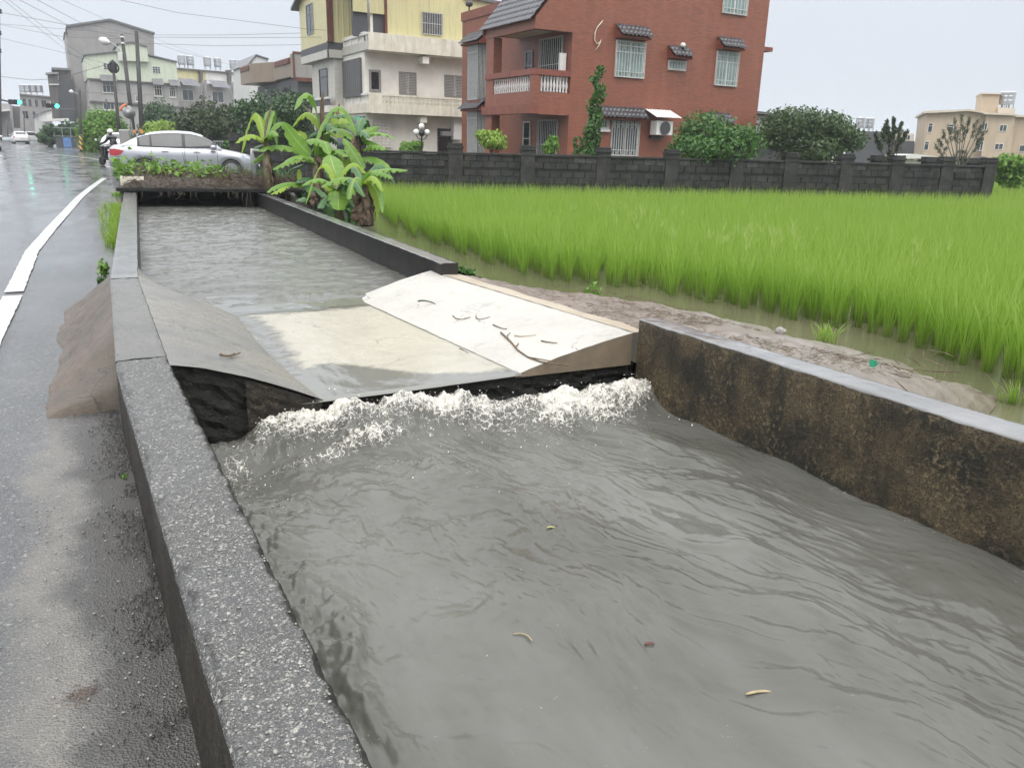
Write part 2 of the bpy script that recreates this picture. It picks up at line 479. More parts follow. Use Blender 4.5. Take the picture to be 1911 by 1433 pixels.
# mud bank behind the near wall
rows = []
for y in np.linspace(2.2, 7.0, 90):
    r = []
    w = 2.72 * min(1, max(.05, (y - 2.2) / .9)) * (1 if y < 5.6 else max(.3, 1 - (y - 5.6) / 1.9))
    for k in range(46):
        t = k / 45; x = (3.345 if y > 3.9 else 3.3) - .068 * max(0, min(y, 6.6) - 3.9) + t * (w + .1 + .12 * math.sin(y * 5))
        z = .215 - .565 * t ** 1.6 + .035 * float(fbm(x * 3, y * 3, 4, 4)) + .015 * float(fbm(x * 14, y * 14, 2, 3))
        if y > 5.9: z -= (y - 5.9) * .10 * t
        r.append((x, y, z))
    rows.append(r)
tag(MB().grid(rows).obj('mud_bank', M['mud'], smooth=True), kind='structure')

# painted edge line along the road
mpts = [(-.75, -3), (-.62, 5.0), (-.5, 8.0), (-.41, 11.3), (-.2, 14), (.34, 20.0), (1.22, 28.2)]
def line_strip(name, pts, w, mat, y0, y1, dz=.006, n=80):
    rows = []
    for y in np.linspace(y0, y1, n):
        x = float(np.interp(y, [p[1] for p in pts], [p[0] for p in pts])); z = float(gradez(x, y)) + dz + .0045
        jl, jr = .012 * float(fbm(y * 7, 1.3, 2, 3)), .012 * float(fbm(y * 7, 9.3, 5, 3))
        rows.append([(x - w / 2 + jl, y, z), (x + w / 2 + jr, y, z)])
    return tag(MB().grid(rows).obj(name, mat), kind='structure')
line_strip('road_marking', mpts, .15, M['paint'], 8.35, 28.2, n=160)
line_strip('road_marking', mpts, .15, M['paint'], 2.0, 8.15, n=60)
line_strip('road_marking', [(3.3, 38), (1.6, 52), (-1.5, 66), (-8, 80)], .16, M['paint'], 38.5, 70, .012, 30)
for (x0, y0, x1, y1, w) in ((-6.4, 40, -2.0, 42.2, .3), (-2.7, 43, -2.75, 55, .13), (-2.95, 43, -3.0, 55, .13)):
    rows = []
    for k in range(20):
        t = k / 19; x = x0 + (x1 - x0) * t; y = y0 + (y1 - y0) * t
        nx, ny = (y1 - y0), -(x1 - x0); L = math.hypot(nx, ny); nx *= w / 2 / L; ny *= w / 2 / L
        rows.append([(x - nx, y - ny, .117), (x + nx, y + ny, .117)])
    tag(MB().grid(rows).obj('road_marking', M['paint']), kind='structure')

# ------------------------------------------------------------------ canal walls
def wall_strip(name, inn, out, y0, y1, ztop, zb_in, zb_out, step, mats, rough=.004, chip=.012, seed=1, ntop=10, nside=6, foot=None):
    """A parapet: outer side, top and inner side as one worn mesh; mats = (top, outer side, inner side)."""
    ys = np.arange(y0, y1 + 1e-6, step); n = len(ys)
    cols = []
    xi, xo = pl(inn, ys), pl(out, ys)
    ce_o = chip * np.clip(fbm(ys * 6, ys * 0 + 2.2, seed, 5, .7) + .25, 0, 1.2); ce_i = chip * np.clip(fbm(ys * 6, ys * 0 + 7.7, seed + 3, 5, .7) + .25, 0, 1.2)
    P = []; mi = []
    for k in range(nside + 1):
        t = k / nside; z = zb_out + (ztop - .006 - ce_o - zb_out) * t
        P.append((xo + (0 if foot is None else (foot - xo) * (1 - t)) + .4 * rough * fbm(ys * 9, z * 9 + 0 * ys, seed + 9, 3), ys, z))
        if k: mi.append(1)
    for k in range(ntop + 1):
        t = k / ntop
        a = xo + .006 + ce_o * .8; b = xi - .006 - ce_i * .8
        x = a + (b - a) * t
        z = ztop + rough * fbm(x * 14, ys * 14, seed, 4) + rough * .8 * fbm(x * 60, ys * 60, seed + 2, 2) * min(1, 4 * t, 4 * (1 - t) + .2)
        P.append((x, ys, z)); mi.append(0)
    for k in range(nside + 1):
        t = k / nside; z = ztop - .006 - ce_i + (zb_in - ztop) * t
        P.append((xi + .5 * rough * fbm(ys * 9, z * 9 + 0 * ys, seed + 5, 3), ys, z)); mi.append(2)
    m = len(P)
    V = np.stack([np.stack(np.broadcast_arrays(p[0], p[1], p[2]), -1) for p in P], 1).reshape(-1, 3)
    i = np.arange(n - 1)[:, None] * m; j = np.arange(m - 1)[None, :]
    F = np.stack([i + j, i + j + 1, i + m + j + 1, i + m + j], -1).reshape(-1, 4)[:, ::-1]
    ed = np.array([0] * (nside + 1) + [abs(2 * k / ntop - 1) for k in range(ntop + 1)] + [0] * (nside + 1), float)
    o = np_mesh(name, V, F, None, None, True, {'edge': np.tile(ed, n)})
    for mm in mats: o.data.materials.append(mm)
    o.data.polygons.foreach_set('material_index', np.tile(np.array(mi[:m - 1], np.int32), n - 1))
    # end caps
    for r in (0, n - 1):
        c = [tuple(V[r * m + q]) for q in range(m)]
        MB().add(c, [tuple(range(m)) if r else tuple(range(m))[::-1]]).obj('end_face', mats[2], o)
    return o
o = wall_strip('canal_wall', LIN, LOUT, 4.153, 6.7, .342, -.75, -.05, .03, (M['mortar'], M['wallside'], M['black']), .005, .006, 21, 10, 4)
tag(o, 'short mortar covered stretch of wall top between the rusty ramp and the left slab', 'wall', kind='thing')
o = wall_strip('canal_wall', LIN, LOUT, -2.2, 4.15, .34, -.75, -.05, .014, (M['walltop'], M['wallside'], M['black']), .0035, .024, 3, 22, 6, .119)
tag(o, 'low canal wall of worn pebbly concrete between the near road and the foaming water', 'wall', kind='thing')
o = wall_strip('canal_wall', LIN, LOUT, 6.72, 30, .34, -.5, -.05, .08, (M['wettop'], M['wallside'], M['black']), .004, .006, 6, 6, 3)
tag(o, 'smooth grey wet canal wall between roadside weeds and upstream water', 'wall', kind='thing')
o = wall_strip('canal_wall', RIN, ROUT, 6.6, 29, .34, -.5, -.5, .07, (M['wettop'], M['soil'], M['farwall']), .006, .012, 9, 6, 4)
tag(o, 'dark stained canal wall in front of the banana plants with a pale wet top', 'wall', kind='thing')
RNI = [(3.19, -2.5), (3.19, 1.5), (3.19, 3.95)]; RNO = [(3.46, -2.5), (3.40, 1.6), (3.335, 3.95)]
o = wall_strip('canal_wall', RNO, RNI, -2.2, 3.92, .34, -.6, -.8, .02, (M['wettop'], M['mossy'], M['mossy']), .003, .007, 12, 12, 24)
tag(o, 'mossy brown canal wall at the right with a glossy wet grey top beside the rice', 'wall', kind='thing')

# ------------------------------------------------------------------ concrete spillway (dip across the canal)
sp = thing('spillway', 'dipped concrete spillway with a pale right slope and water dropping off its edge', 'spillway', (0, 0, 0))
def slab(name, fn, mat, nu=40, nv=60, thick=.0):
    rows = [[fn(a / nu, b / nv) for a in range(nu + 1)] for b in range(nv + 1)]
    return MB().grid(rows).obj(name, mat, sp, smooth=True)
Y0, Y1 = 3.98, 7.3
def left_fn(a, b):
    y = Y0 + (Y1 - Y0) * b
    xa = float(pl(LIN, y)) - .004; xb = 1.11 + .06 * b - .07 * math.sin(math.pi * min(1, b * 1.15))
    x = xa + (xb - xa) * a
    z = .338 + (.052 - .338) * (a ** 1.12) + .02 * math.sin(math.pi * a) + .004 * float(fbm(x * 5, y * 5, 3, 4))
    z -= max(0, b - .66) ** 2 * 4.2 * (a ** .8)
    return (x, y, z)
slab('left_slab', left_fn, M['slab_l'])
def dip_fn(a, b):
    y = Y0 + .01 + (Y1 + .4 - Y0) * b
    x = .95 + (2.5 - .95) * a
    z = .046 + .012 * (2 * a - 1) ** 2 + .003 * float(fbm(x * 4, y * 4, 6, 4)) - max(0, b - .68) ** 2 * 3
    return (x, y, z)
slab('dip_slab', dip_fn, M['dip'])
def right_fn(a, b):
    y = Y0 + (Y1 - .42 - Y0) * b
    xa = 2.33 - .16 * b; xb = 3.2 - .2 * b
    x = xa + (xb - xa) * a + .012 * float(fbm(y * 7, 3.3, 15, 4)) * (1 - a)
    z = .058 + .178 * (a ** .92) + .012 * math.sin(math.pi * a) + .004 * float(fbm(x * 6, y * 6, 1, 4)) - max(0, b - .85) ** 2 * 3 * (1 - a)
    return (x, y, z)
slab('right_slab', right_fn, M['slab_r'])
def tan_fn(a, b):
    y = Y0 + (6.62 - Y0) * b
    x = 3.196 - .2 * b + (.17 + .04 * b + .02 * math.sin(y * 9) * a) * a
    return (x, y, .239 - .012 * a + .003 * float(fbm(x * 9, y * 9, 2, 3)) - (.25 if a > .99 else 0))
slab('edge_strip', tan_fn, M['tan'], 8, 60)
# end faces over the drop
def endface(name, pts_top, zb, mat, dy=0.0, y=3.984, relief=.0):
    top = [(x, y + dy, z) for x, z in pts_top]; n = 26
    rows = [[(p[0], p[1] - .002 * k / n + relief * float(fbm(p[0] * 9, k * .8, 17, 4)) * (1 if k else 0), p[2] + (zb(p[0]) - p[2]) * k / n) for p in top] for k in range(n + 1)]
    return MB().grid(rows).obj(name, mat, sp, smooth=False, fix=True)
xs = np.linspace(2.30, 3.19, 30)
endface('end_face', [(x, right_fn(max(0, (x - 2.33) / .87), 0)[2] - .001) for x in xs], lambda x: .035 - .02 * (x - 2.3), M['brownface'], -.004)
xs = np.linspace(.36, 3.24, 70)
def lowtop(x):
    if x < 1.11: return left_fn((x - .36) / .75, 0)[2] - .004
    if x < 2.33: return .044
    return .037 - .02 * (x - 2.3)
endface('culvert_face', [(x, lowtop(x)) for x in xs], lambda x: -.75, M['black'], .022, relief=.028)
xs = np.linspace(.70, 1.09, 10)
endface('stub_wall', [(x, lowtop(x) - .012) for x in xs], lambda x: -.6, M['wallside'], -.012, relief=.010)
# thin water sheet over the near lip of the dip
def film_mat():
    t = NT('thin_water')
    fr = t.n('ShaderNodeFresnel'); fr.inputs['IOR'].default_value = 1.33
    rip = t.noise(1.0, 4, .6, t.scale(t.pos, (30, 14, 1)))
    bmp = t.bump(rip, .12, .01); t.l(bmp, fr.inputs['Normal'])
    gl = t.n('ShaderNodeBsdfGlossy'); gl.inputs['Roughness'].default_value = .06; t.l(bmp, gl.inputs['Normal'])
    tr = t.n('ShaderNodeBsdfTransparent'); tr.inputs['Color'].default_value = (.99, .985, .96, 1)
    df = t.bsdf((.15, .15, .135), .07, 0, bmp)
    murk = t.mr(t.math('ADD', t.attr('depth'), t.math('MULTIPLY', t.math('SUBTRACT', t.noise(9, 4, .65, t.scale(t.pos, (1, 2.2, 1))), .5), .55)), .4, .62)
    m1 = t.n('ShaderNodeMixShader'); t.l(t.math('MULTIPLY', fr.outputs[0], .55), m1.inputs[0]); t.l(tr.outputs[0], m1.inputs[1]); t.l(gl.outputs[0], m1.inputs[2])
    m2 = t.n('ShaderNodeMixShader'); t.l(murk, m2.inputs[0]); t.l(m1.outputs[0], m2.inputs[1]); t.l(df, m2.inputs[2])
    return t.done(m2.outputs[0])
M['film'] = film_mat()
nx, ny = 90, 130
X, Y = np.meshgrid(np.linspace(.98, 2.34, nx), np.linspace(3.968, 7.2, ny))
lip = np.clip((3.995 - Y) / .04, 0, 1)
Z = .056 + .010 * np.abs(X - 1.72) ** 2 + .0022 * fbm(X * 9, Y * 5, 3, 4) - lip ** 2 * .022
edge = 4.16 + .50 * np.exp(-((X - 1.25) / .38) ** 2) + .06 * np.sin(X * 5)
dep = .5 + np.clip((edge - Y) * 2.2, -.6, .6)
dep = np.maximum(dep, .5 + np.clip((Y - 6.35) * 1.6, -.6, .6))
dep = np.maximum(dep, .62 - np.abs(X - 1.12 + .03 * np.sin(Y * 3)) * 1.6)
i = np.arange(ny - 1)[:, None] * nx; j = np.arange(nx - 1)[None, :]
F = np.stack([i + j, i + j + 1, i + nx + j + 1, i + nx + j], -1).reshape(-1, 4)
o = np_mesh('spillway_water', np.stack([X, Y, Z], -1).reshape(-1, 3), F, M['film'], None, True, {'depth': dep.ravel()})
tag(o, kind='structure')

# mortar ramp from the road up to the wall
def ramp_fn(a, b):
    y = 4.45 + (8.05 - 4.45) * b
    xo = -.235 + .17 * b + .05 * float(fbm(b * 4, 2.5, 61, 5, .65))
    if b > .8: xo += (b - .8) / .2 * .28
    xt = float(pl(LOUT, y)) + .012
    x = xo + (xt - xo) * a
    zt = .34 if b < .6 else .34 - (b - .6) * .25
    if b < .09: zt *= .35 + .65 * b / .09
    z = .002 + zt * (a ** 1.35) + .018 * math.sin(math.pi * a) + .022 * float(fbm(x * 9, y * 7, 2, 5, .65)) * math.sin(math.pi * a)
    if a == 0: z = -.02
    return (x, y, z)
rows = [[ramp_fn(a / 24, b / 60) for a in range(25)] for b in range(61)]
r0 = [(p[0], p[1] - .02, -.02) for p in rows[0]]
o = MB().grid([r0] + rows).obj('mortar_ramp', M['ramp'], smooth=True)
tag(o, 'rust stained concrete ramp sloping from the road up to the canal wall top', 'ramp')

# ------------------------------------------------------------------ water
def water_mat(name, c1, c2, rip, bstr, rough=.06, foam=True, aniso=(1, 1, 1)):
    t = NT(name)
    v = t.scale(t.pos, aniso)
    n1 = t.noise(rip, 6, .66, v, .6); n2 = t.noise(rip * 3.3, 4, .6, v, .3)
    nb = t.bump(t.math('ADD', n1, t.math('MULTIPLY', n2, .35)), bstr, .02)
    col = t.mix(t.mr(t.noise(1.3, 4, .6, v), .36, .64), c1, c2)
    w = t.bsdf(col, rough, 0, nb, .5, ior=1.333)
    if not foam: return t.done(w)
    f = t.attr('foam')
    tex = t.math('ADD', t.math('MULTIPLY', t.noise(20, 6, .75, None, 1.2), .7), t.math('MULTIPLY', t.noise(70, 5, .75, None, .8), .3))
    wz = t.n('ShaderNodeVectorMath', operation='ADD'); t.l(t.pos, wz.inputs[0])
    wq = t.n('ShaderNodeTexNoise'); t.l(t.pos, wq.inputs['Vector']); wq.inputs['Scale'].default_value = 14; wq.inputs['Detail'].default_value = 4
    wv = t.n('ShaderNodeVectorMath', operation='SCALE'); t.l(wq.outputs['Color'], wv.inputs[0]); wv.inputs['Scale'].default_value = .12; t.l(wv.outputs[0], wz.inputs[1])
    lace = t.mr(t.voro(24, wz.outputs[0], 'DISTANCE_TO_EDGE'), 0, .10, 1, 0)
    lace2 = t.mr(t.voro(62, wz.outputs[0], 'DISTANCE_TO_EDGE'), 0, .12, 1, 0)
    lc = t.math('ADD', t.math('MULTIPLY', lace, .42), t.math('MULTIPLY', lace2, .24))
    sv = t.voro(6.5, wz.outputs[0]); speck = t.math('MULTIPLY', t.mr(sv, .018, .034, 1, 0), t.mr(t.noise(1.7, 3), .5, .58))
    k = t.mr(t.math('ADD', t.math('ADD', f, lc), t.math('MULTIPLY', t.math('SUBTRACT', tex, .5), 2.4)), .78, 1.12)
    k = t.math('MAXIMUM', k, t.math('MULTIPLY', speck, .6))
    fb = t.bsdf(t.mix(t.noise(40, 3), (.42, .395, .335), (.70, .68, .63)), .35, 0, t.bump(tex, .4, .02), .4)
    ms = t.n('ShaderNodeMixShader'); t.l(k, ms.inputs[0]); t.l(w, ms.inputs[1]); t.l(fb, ms.inputs[2])
    return t.done(ms.outputs[0])
M['water'] = water_mat('turbid_water', (.124, .124, .112), (.076, .076, .064), 12, .20, .05, True, (1.0, .45, 1))
M['water_up'] = water_mat('upstream_water', (.135, .135, .125), (.095, .093, .082), 14, .45, .05, True, (.6, 1.6, 1))
WZ = -.18
def roller_y(x): return np.interp(x, [.36, .6, 1.0, 1.5, 1.9, 2.1, 2.5, 2.9, 3.2], [3.80, 3.86, 3.93, 3.92, 3.91, 3.80, 3.71, 3.73, 3.80])
def roller_a(x): return np.interp(x, [.36, .5, .68, .85, 1.1, 1.8, 2.1, 2.5, 2.9, 3.2], [.05, .09, .155, .18, .195, .19, .15, .14, .155, .11])
def down_water(X, Y):
    z = np.full_like(X, WZ)
    turb = np.clip((Y - .2) / 3.0, .42, 1)
    wx = X + .25 * fbm(X * 1.1, Y * .9, 21, 3); wy = Y + .35 * fbm(X * 1.0, Y * .8, 25, 3)
    z += .050 * turb * fbm(wx * 1.1, wy * .95, 1, 3)
    right = np.clip((X - 1.3) / .9, 0, 1)
    z += .024 * turb * (1 - right) * fbm(wx * 3.3, wy * 3.6, 2, 4)
    calm = np.clip(1.25 - np.clip((X - 2.5) / .5, 0, 1.05), 0.18, 1)
    z += .036 * right * (.55 + .45 * turb) * calm * fbm((wx * .92 + wy * .34) * 4.6, wy * 1.25, 3, 4)
    z += .010 * (.35 + .65 * right) * calm * fbm((wx * .95 + wy * .3) * 15, wy * 4.5, 8, 3)
    z += .0040 * fbm(wx * 22, wy * 12, 4, 3)
    ry = roller_y(X); d = Y - ry
    rag = 1 + .42 * fbm(X * 5.5, Y * 0 + 3.3, 6, 4)
    z += roller_a(X) * rag * np.exp(-(np.where(d > 0, d / .30, d / .13)) ** 2)
    r2 = 3.74 + .05 * np.sin(X * 5 + 1)
    z += .045 * np.exp(-((Y - r2) / .06) ** 2) * np.clip(1 - np.abs(X - 1.25) / .5, 0, 1) * (1 + fbm(X * 9, Y * 9, 12, 3))
    z += .05 * np.exp(-((X - .5) / .16) ** 2) * np.clip((Y - 1.7) / .5, 0, 1) * np.clip((3.6 - Y) / .6, 0, 1) * (.3 + np.abs(fbm(X * 5, Y * 5, 14, 4)) * 2)
    rx = .62 + .10 * (Y - 2.0) + .03 * np.sin(Y * 9)
    ridge = np.exp(-((X - rx) / .05) ** 2) * np.clip((2.6 - Y) / .3, 0, 1) * np.clip((Y - 1.45) / .25, 0, 1)
    z += .03 * ridge * (1 + .8 * fbm(X * 12, Y * 12, 15, 3))
    fo = foam_amt(X, Y)
    rg = 1 - 2 * np.abs(fbm(X * 11 + .5 * fbm(X * 5, Y * 5, 70, 2), Y * 11, 71, 3))
    z += np.clip(fo - .12, 0, 1) * (.034 * rg + .026 * np.abs(fbm(X * 20, Y * 20, 72, 3)) + .009 * fbm(X * 55, Y * 55, 73, 2))
    return z
def foam_amt(X, Y):
    ry = roller_y(X); d = Y - ry
    wd = np.interp(X, [.36, .6, 1.0, 1.75, 2.0, 2.5, 2.9, 3.2], [.10, .10, .11, .10, .19, .24, .21, .10])
    f = np.exp(-(np.where(d > 0, d / .12, d / wd)) ** 2) * (.98 + .55 * fbm(X * 3.1, Y * 3.1, 41, 3))
    f *= np.clip((X - .5) / .3, .35, 1)
    r2 = 3.72 + .05 * np.sin(X * 5 + 1)
    f = np.maximum(f, np.exp(-((Y - r2) / .065) ** 2) * np.clip(1.25 - np.abs(X - 1.22) / .48, 0, 1) * (.74 + .7 * fbm(X * 4, Y * 4, 43, 3)))
    f = np.maximum(f, .80 * np.exp(-((X - .56 - .25 * (Y - 3.6)) / .10) ** 2) * np.clip((Y - 3.15) / .25, 0, 1) * np.clip((3.9 - Y) / .2, 0, 1) * (.7 + .9 * fbm(X * 5, Y * 5, 44, 3)))
    f = np.maximum(f, .46 * np.exp(-((X - .44) / .09) ** 2) * np.clip((3.3 - Y) / .4, 0, 1) * np.clip((Y - 1.3) / .4, 0, 1) * (.6 + 1.3 * fbm(X * 7, Y * 7, 45, 3)))
    f = np.maximum(f, .28 * np.exp(-((Y - 3.4) / .6) ** 2) * (.5 + fbm(X * 2, Y * 2, 46, 3)))
    f = np.maximum(f, .30 * np.exp(-((X - 3.17) / .035) ** 2) * (.6 + fbm(X * 2, Y * 6, 47, 3)))
    return np.clip(f, 0, 1.1)
nx, ny = 500, 690
X, Y = np.meshgrid(np.linspace(.33, 3.22, nx), np.concatenate([np.linspace(-2.2, .6, 110, endpoint=False), np.linspace(.6, 3.2, 270, endpoint=False), np.linspace(3.2, 4.02, 310)]))
Z = down_water(X, Y)
i = np.arange(ny - 1)[:, None] * nx; j = np.arange(nx - 1)[None, :]
F = np.stack([i + j, i + j + 1, i + nx + j + 1, i + nx + j], -1).reshape(-1, 4)
o = np_mesh('canal_water', np.stack([X, Y, Z], -1).reshape(-1, 3), F, M['water'], None, True, {'foam': foam_amt(X, Y).ravel()})
tag(o, kind='structure')
nx, ny = 140, 620
T, Y = np.meshgrid(np.linspace(0, 1, nx), np.linspace(6.35, 30, ny) ** 1.0)
xa, xb = pl(LIN, Y) - .03, pl(RIN, Y) + .03
X = xa + (xb - xa) * T
Z = .062 + .012 * fbm(X * 2.2, Y * 3.0, 51, 4) + .014 * fbm(X * 4.5, Y * 8, 52, 3) + .02 * np.exp(-((Y - 6.95) / .12) ** 2) * np.exp(-((X - 1.75) / .3) ** 2) * np.abs(fbm(X * 9, Y * 9, 53, 3)) * 2
Z -= .05 * np.clip((6.75 - Y) / .4, 0, 1)
fo = .25 * np.exp(-((Y - 6.95) / .14) ** 2) * np.exp(-((X - 1.75) / .35) ** 2) + .02 + .12 * np.clip(fbm(X * 1.5, Y * .8, 55, 3), 0, 1)
i = np.arange(ny - 1)[:, None] * nx; j = np.arange(nx - 1)[None, :]
F = np.stack([i + j, i + j + 1, i + nx + j + 1, i + nx + j], -1).reshape(-1, 4)
o = np_mesh('canal_water', np.stack([X, Y, Z], -1).reshape(-1, 3), F, M['water_up'], None, True, {'foam': fo.ravel()})
tag(o, kind='structure')

# froth and spray: small blobs of broken water riding the roller
ICO_V = None
def ico():
    global ICO_V, ICO_F
    if ICO_V is None:
        p = (1 + 5 ** .5) / 2
        v = np.array([(-1, p, 0), (1, p, 0), (-1, -p, 0), (1, -p, 0), (0, -1, p), (0, 1, p), (0, -1, -p), (0, 1, -p), (p, 0, -1), (p, 0, 1), (-p, 0, -1), (-p, 0, 1)], float)
        ICO_V = v / np.linalg.norm(v[0])
        ICO_F = np.array([(0, 11, 5), (0, 5, 1), (0, 1, 7), (0, 7, 10), (0, 10, 11), (1, 5, 9), (5, 11, 4), (11, 10, 2), (10, 7, 6), (7, 1, 8), (3, 9, 4), (3, 4, 2), (3, 2, 6), (3, 6, 8), (3, 8, 9), (4, 9, 5), (2, 4, 11), (6, 2, 10), (8, 6, 7), (9, 8, 1)])
    return ICO_V, ICO_F
def blobs(name, P, S, mat, jitter=.25, smooth=True, parent=None):
    """Many small pebble-like lumps as one mesh; S is (n,3) radii."""
    v, f = ico(); n = len(P)
    S = np.asarray(S, float)
    if S.ndim == 1: S = np.repeat(S[:, None], 3, 1)
    B = v[None] * (1 + rng.uniform(-jitter, jitter, (n, 12, 1)))
    B = B * S[:, None, :]
    a = rng.uniform(0, 2 * math.pi, n); c, s_ = np.cos(a)[:, None], np.sin(a)[:, None]
    B = np.stack([B[..., 0] * c - B[..., 1] * s_, B[..., 0] * s_ + B[..., 1] * c, B[..., 2]], -1)
    V = (B + np.asarray(P)[:, None, :]).reshape(-1, 3)
    F = (f[None] + (np.arange(n) * 12)[:, None, None]).reshape(-1, 3)
    return np_mesh(name, V, F, mat, parent, smooth)
t = NT('white_froth')
M['froth'] = t.done(t.bsdf((.84, .82, .77), .25, 0, None, .5))
n = 16000
sel = rng.random(n)
x1 = rng.uniform(.62, 3.15, n); y1 = roller_y(x1) + rng.normal(-.05, .08, n)
x2 = rng.uniform(.8, 1.7, n); y2 = 3.72 + .05 * np.sin(x2 * 5 + 1) + rng.normal(0, .04, n)
x3 = .46 + np.abs(rng.normal(0, .09, n)); y3 = rng.uniform(3.2, 3.85, n)
x = np.where(sel < .72, x1, np.where(sel < .88, x2, x3)); y = np.where(sel < .72, y1, np.where(sel < .88, y2, y3))
ok = (foam_amt(x, y) + .5 * fbm(x * 9, y * 9, 61, 3) > .55) & (y < 3.95)
x, y = x[ok][:380], y[ok][:380]; n = len(x)
r = .0010 + .0028 * rng.random(n) ** 2.5
hop = rng.exponential(.022, n)
pts = [np.stack([x, y, down_water(x, y) + r * .3 + hop], -1)]; rad = [np.stack([r * rng.uniform(.8, 2.2, n), r, r * rng.uniform(.6, 1.1, n)], -1)]
# stray droplets thrown ahead of the roller
n = 110
x = rng.uniform(.6, 3.1, n); y = roller_y(x) - np.abs(rng.normal(0, .25, n)); r = rng.uniform(.0015, .004, n)
pts.append(np.stack([x, y, down_water(x, y) + rng.exponential(.04, n)], -1)); rad.append(np.stack([r, r, r * 1.3], -1))
pts, rad = np.concatenate(pts), np.concatenate(rad)
o = blobs('water_froth', np.array(pts), np.array(rad), M['froth'], .35)
tag(o, 'white broken froth and spray tumbling below the spillway edge', kind='stuff')

# ------------------------------------------------------------------ loose stones on wall top and road edge
pts, rad = [], []
for k in range(520):
    y = .9 + 1.6 * rng.random() ** 1.8; x = rng.uniform(.145, .35)
    r = rng.uniform(.0012, .0034) * (1.7 if rng.random() < .08 else 1)
    pts.append((x, y, .3415 + r * .05)); rad.append((r * rng.uniform(.9, 1.6), r, r * .55))
tag(blobs('wall_pebbles', np.array(pts), np.array(rad), M['stone'], .3), 'pale pebbles showing in the worn top of the near canal wall', kind='stuff')
pts, rad = [], []
n = 8500
y = .8 + 3.9 * rng.random(n) ** 1.3; u = np.abs(rng.normal(0, .065, n)); x = .118 - u
ok = fbm(x * 4, y * 3, 71, 3) > -.15 - np.where(u < .06, .12, 0)
x, y = x[ok], y[ok]; n = len(x); r = .0008 + .0028 * rng.random(n) ** 2.2
pts = np.stack([x, y, .004 + r * .3], -1); rad = np.stack([r * rng.uniform(.9, 1.6, n), r, r * .7], -1)
tag(blobs('roadside_gravel', np.array(pts), np.array(rad), M['stoned'], .35, False), 'black loose gravel lying on the road along the foot of the near canal wall', kind='stuff')
pts, rad = [], []
for k in range(420):
    y = .8 + 3.5 * rng.random(); x = .12 - abs(rng.normal(0, .22)); r = rng.uniform(.0014, .004)
    pts.append((x, y, .004 + r * .2)); rad.append((r * rng.uniform(.9, 1.6), r, r * .6))
tag(blobs('road_chips', np.array(pts), np.array(rad), M['stone'], .35, False), 'pale stone chips scattered on the wet asphalt by the wall', kind='stuff')
# ------------------------------------------------------------------ vegetation
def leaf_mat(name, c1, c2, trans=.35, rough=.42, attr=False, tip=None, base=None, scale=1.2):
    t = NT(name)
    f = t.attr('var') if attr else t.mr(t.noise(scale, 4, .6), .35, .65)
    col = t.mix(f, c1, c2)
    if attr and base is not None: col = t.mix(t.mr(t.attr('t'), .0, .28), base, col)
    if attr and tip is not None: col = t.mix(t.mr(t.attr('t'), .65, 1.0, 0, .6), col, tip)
    b = t.bsdf(col, rough, 0, None, .4)
    tr = t.n('ShaderNodeBsdfTranslucent'); t.l(col if hasattr(col, 'links') else col, tr.inputs['Color'])
    ms = t.n('ShaderNodeMixShader'); ms.inputs[0].default_value = trans
    t.l(b, ms.inputs[1]); t.l(tr.outputs[0], ms.inputs[2])
    return t.done(ms.outputs[0])
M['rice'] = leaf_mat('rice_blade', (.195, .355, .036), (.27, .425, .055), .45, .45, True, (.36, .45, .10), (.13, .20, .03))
M['panicle'] = leaf_mat('pale_panicle', (.36, .48, .12), (.42, .50, .18), .4)
M['lf_dark'] = leaf_mat('dark_foliage', (.030, .075, .022), (.055, .12, .035), .25, .35, True)
M['lf_mid'] = leaf_mat('mid_foliage', (.05, .12, .028), (.085, .19, .04), .3, .4, True)
M['lf_lite'] = leaf_mat('bright_foliage', (.11, .24, .035), (.19, .34, .05), .35, .4, True)
M['lf_yel'] = leaf_mat('yellow_green_foliage', (.20, .34, .05), (.32, .42, .08), .35, .4, True)
M['lf_dark2'] = leaf_mat('dark_olive_foliage', (.045, .07, .028), (.075, .105, .045), .22, .4, True)
M['lf_olive'] = leaf_mat('olive_foliage', (.045, .085, .03), (.085, .14, .05), .28, .38, True)
M['lf_grey'] = leaf_mat('grey_green_foliage', (.075, .095, .06), (.11, .125, .08), .2, .6, True)
M['lf_brown'] = leaf_mat('dead_foliage', (.13, .09, .05), (.2, .14, .08), .2, .7, True)
M['bark'] = sm('bark', (.09, .07, .05), .8, (.045, .036, .028), 14, .5, 40)
M['bark_grey'] = sm('grey_bark', (.13, .12, .10), .8, (.07, .065, .055), 14, .5, 40)

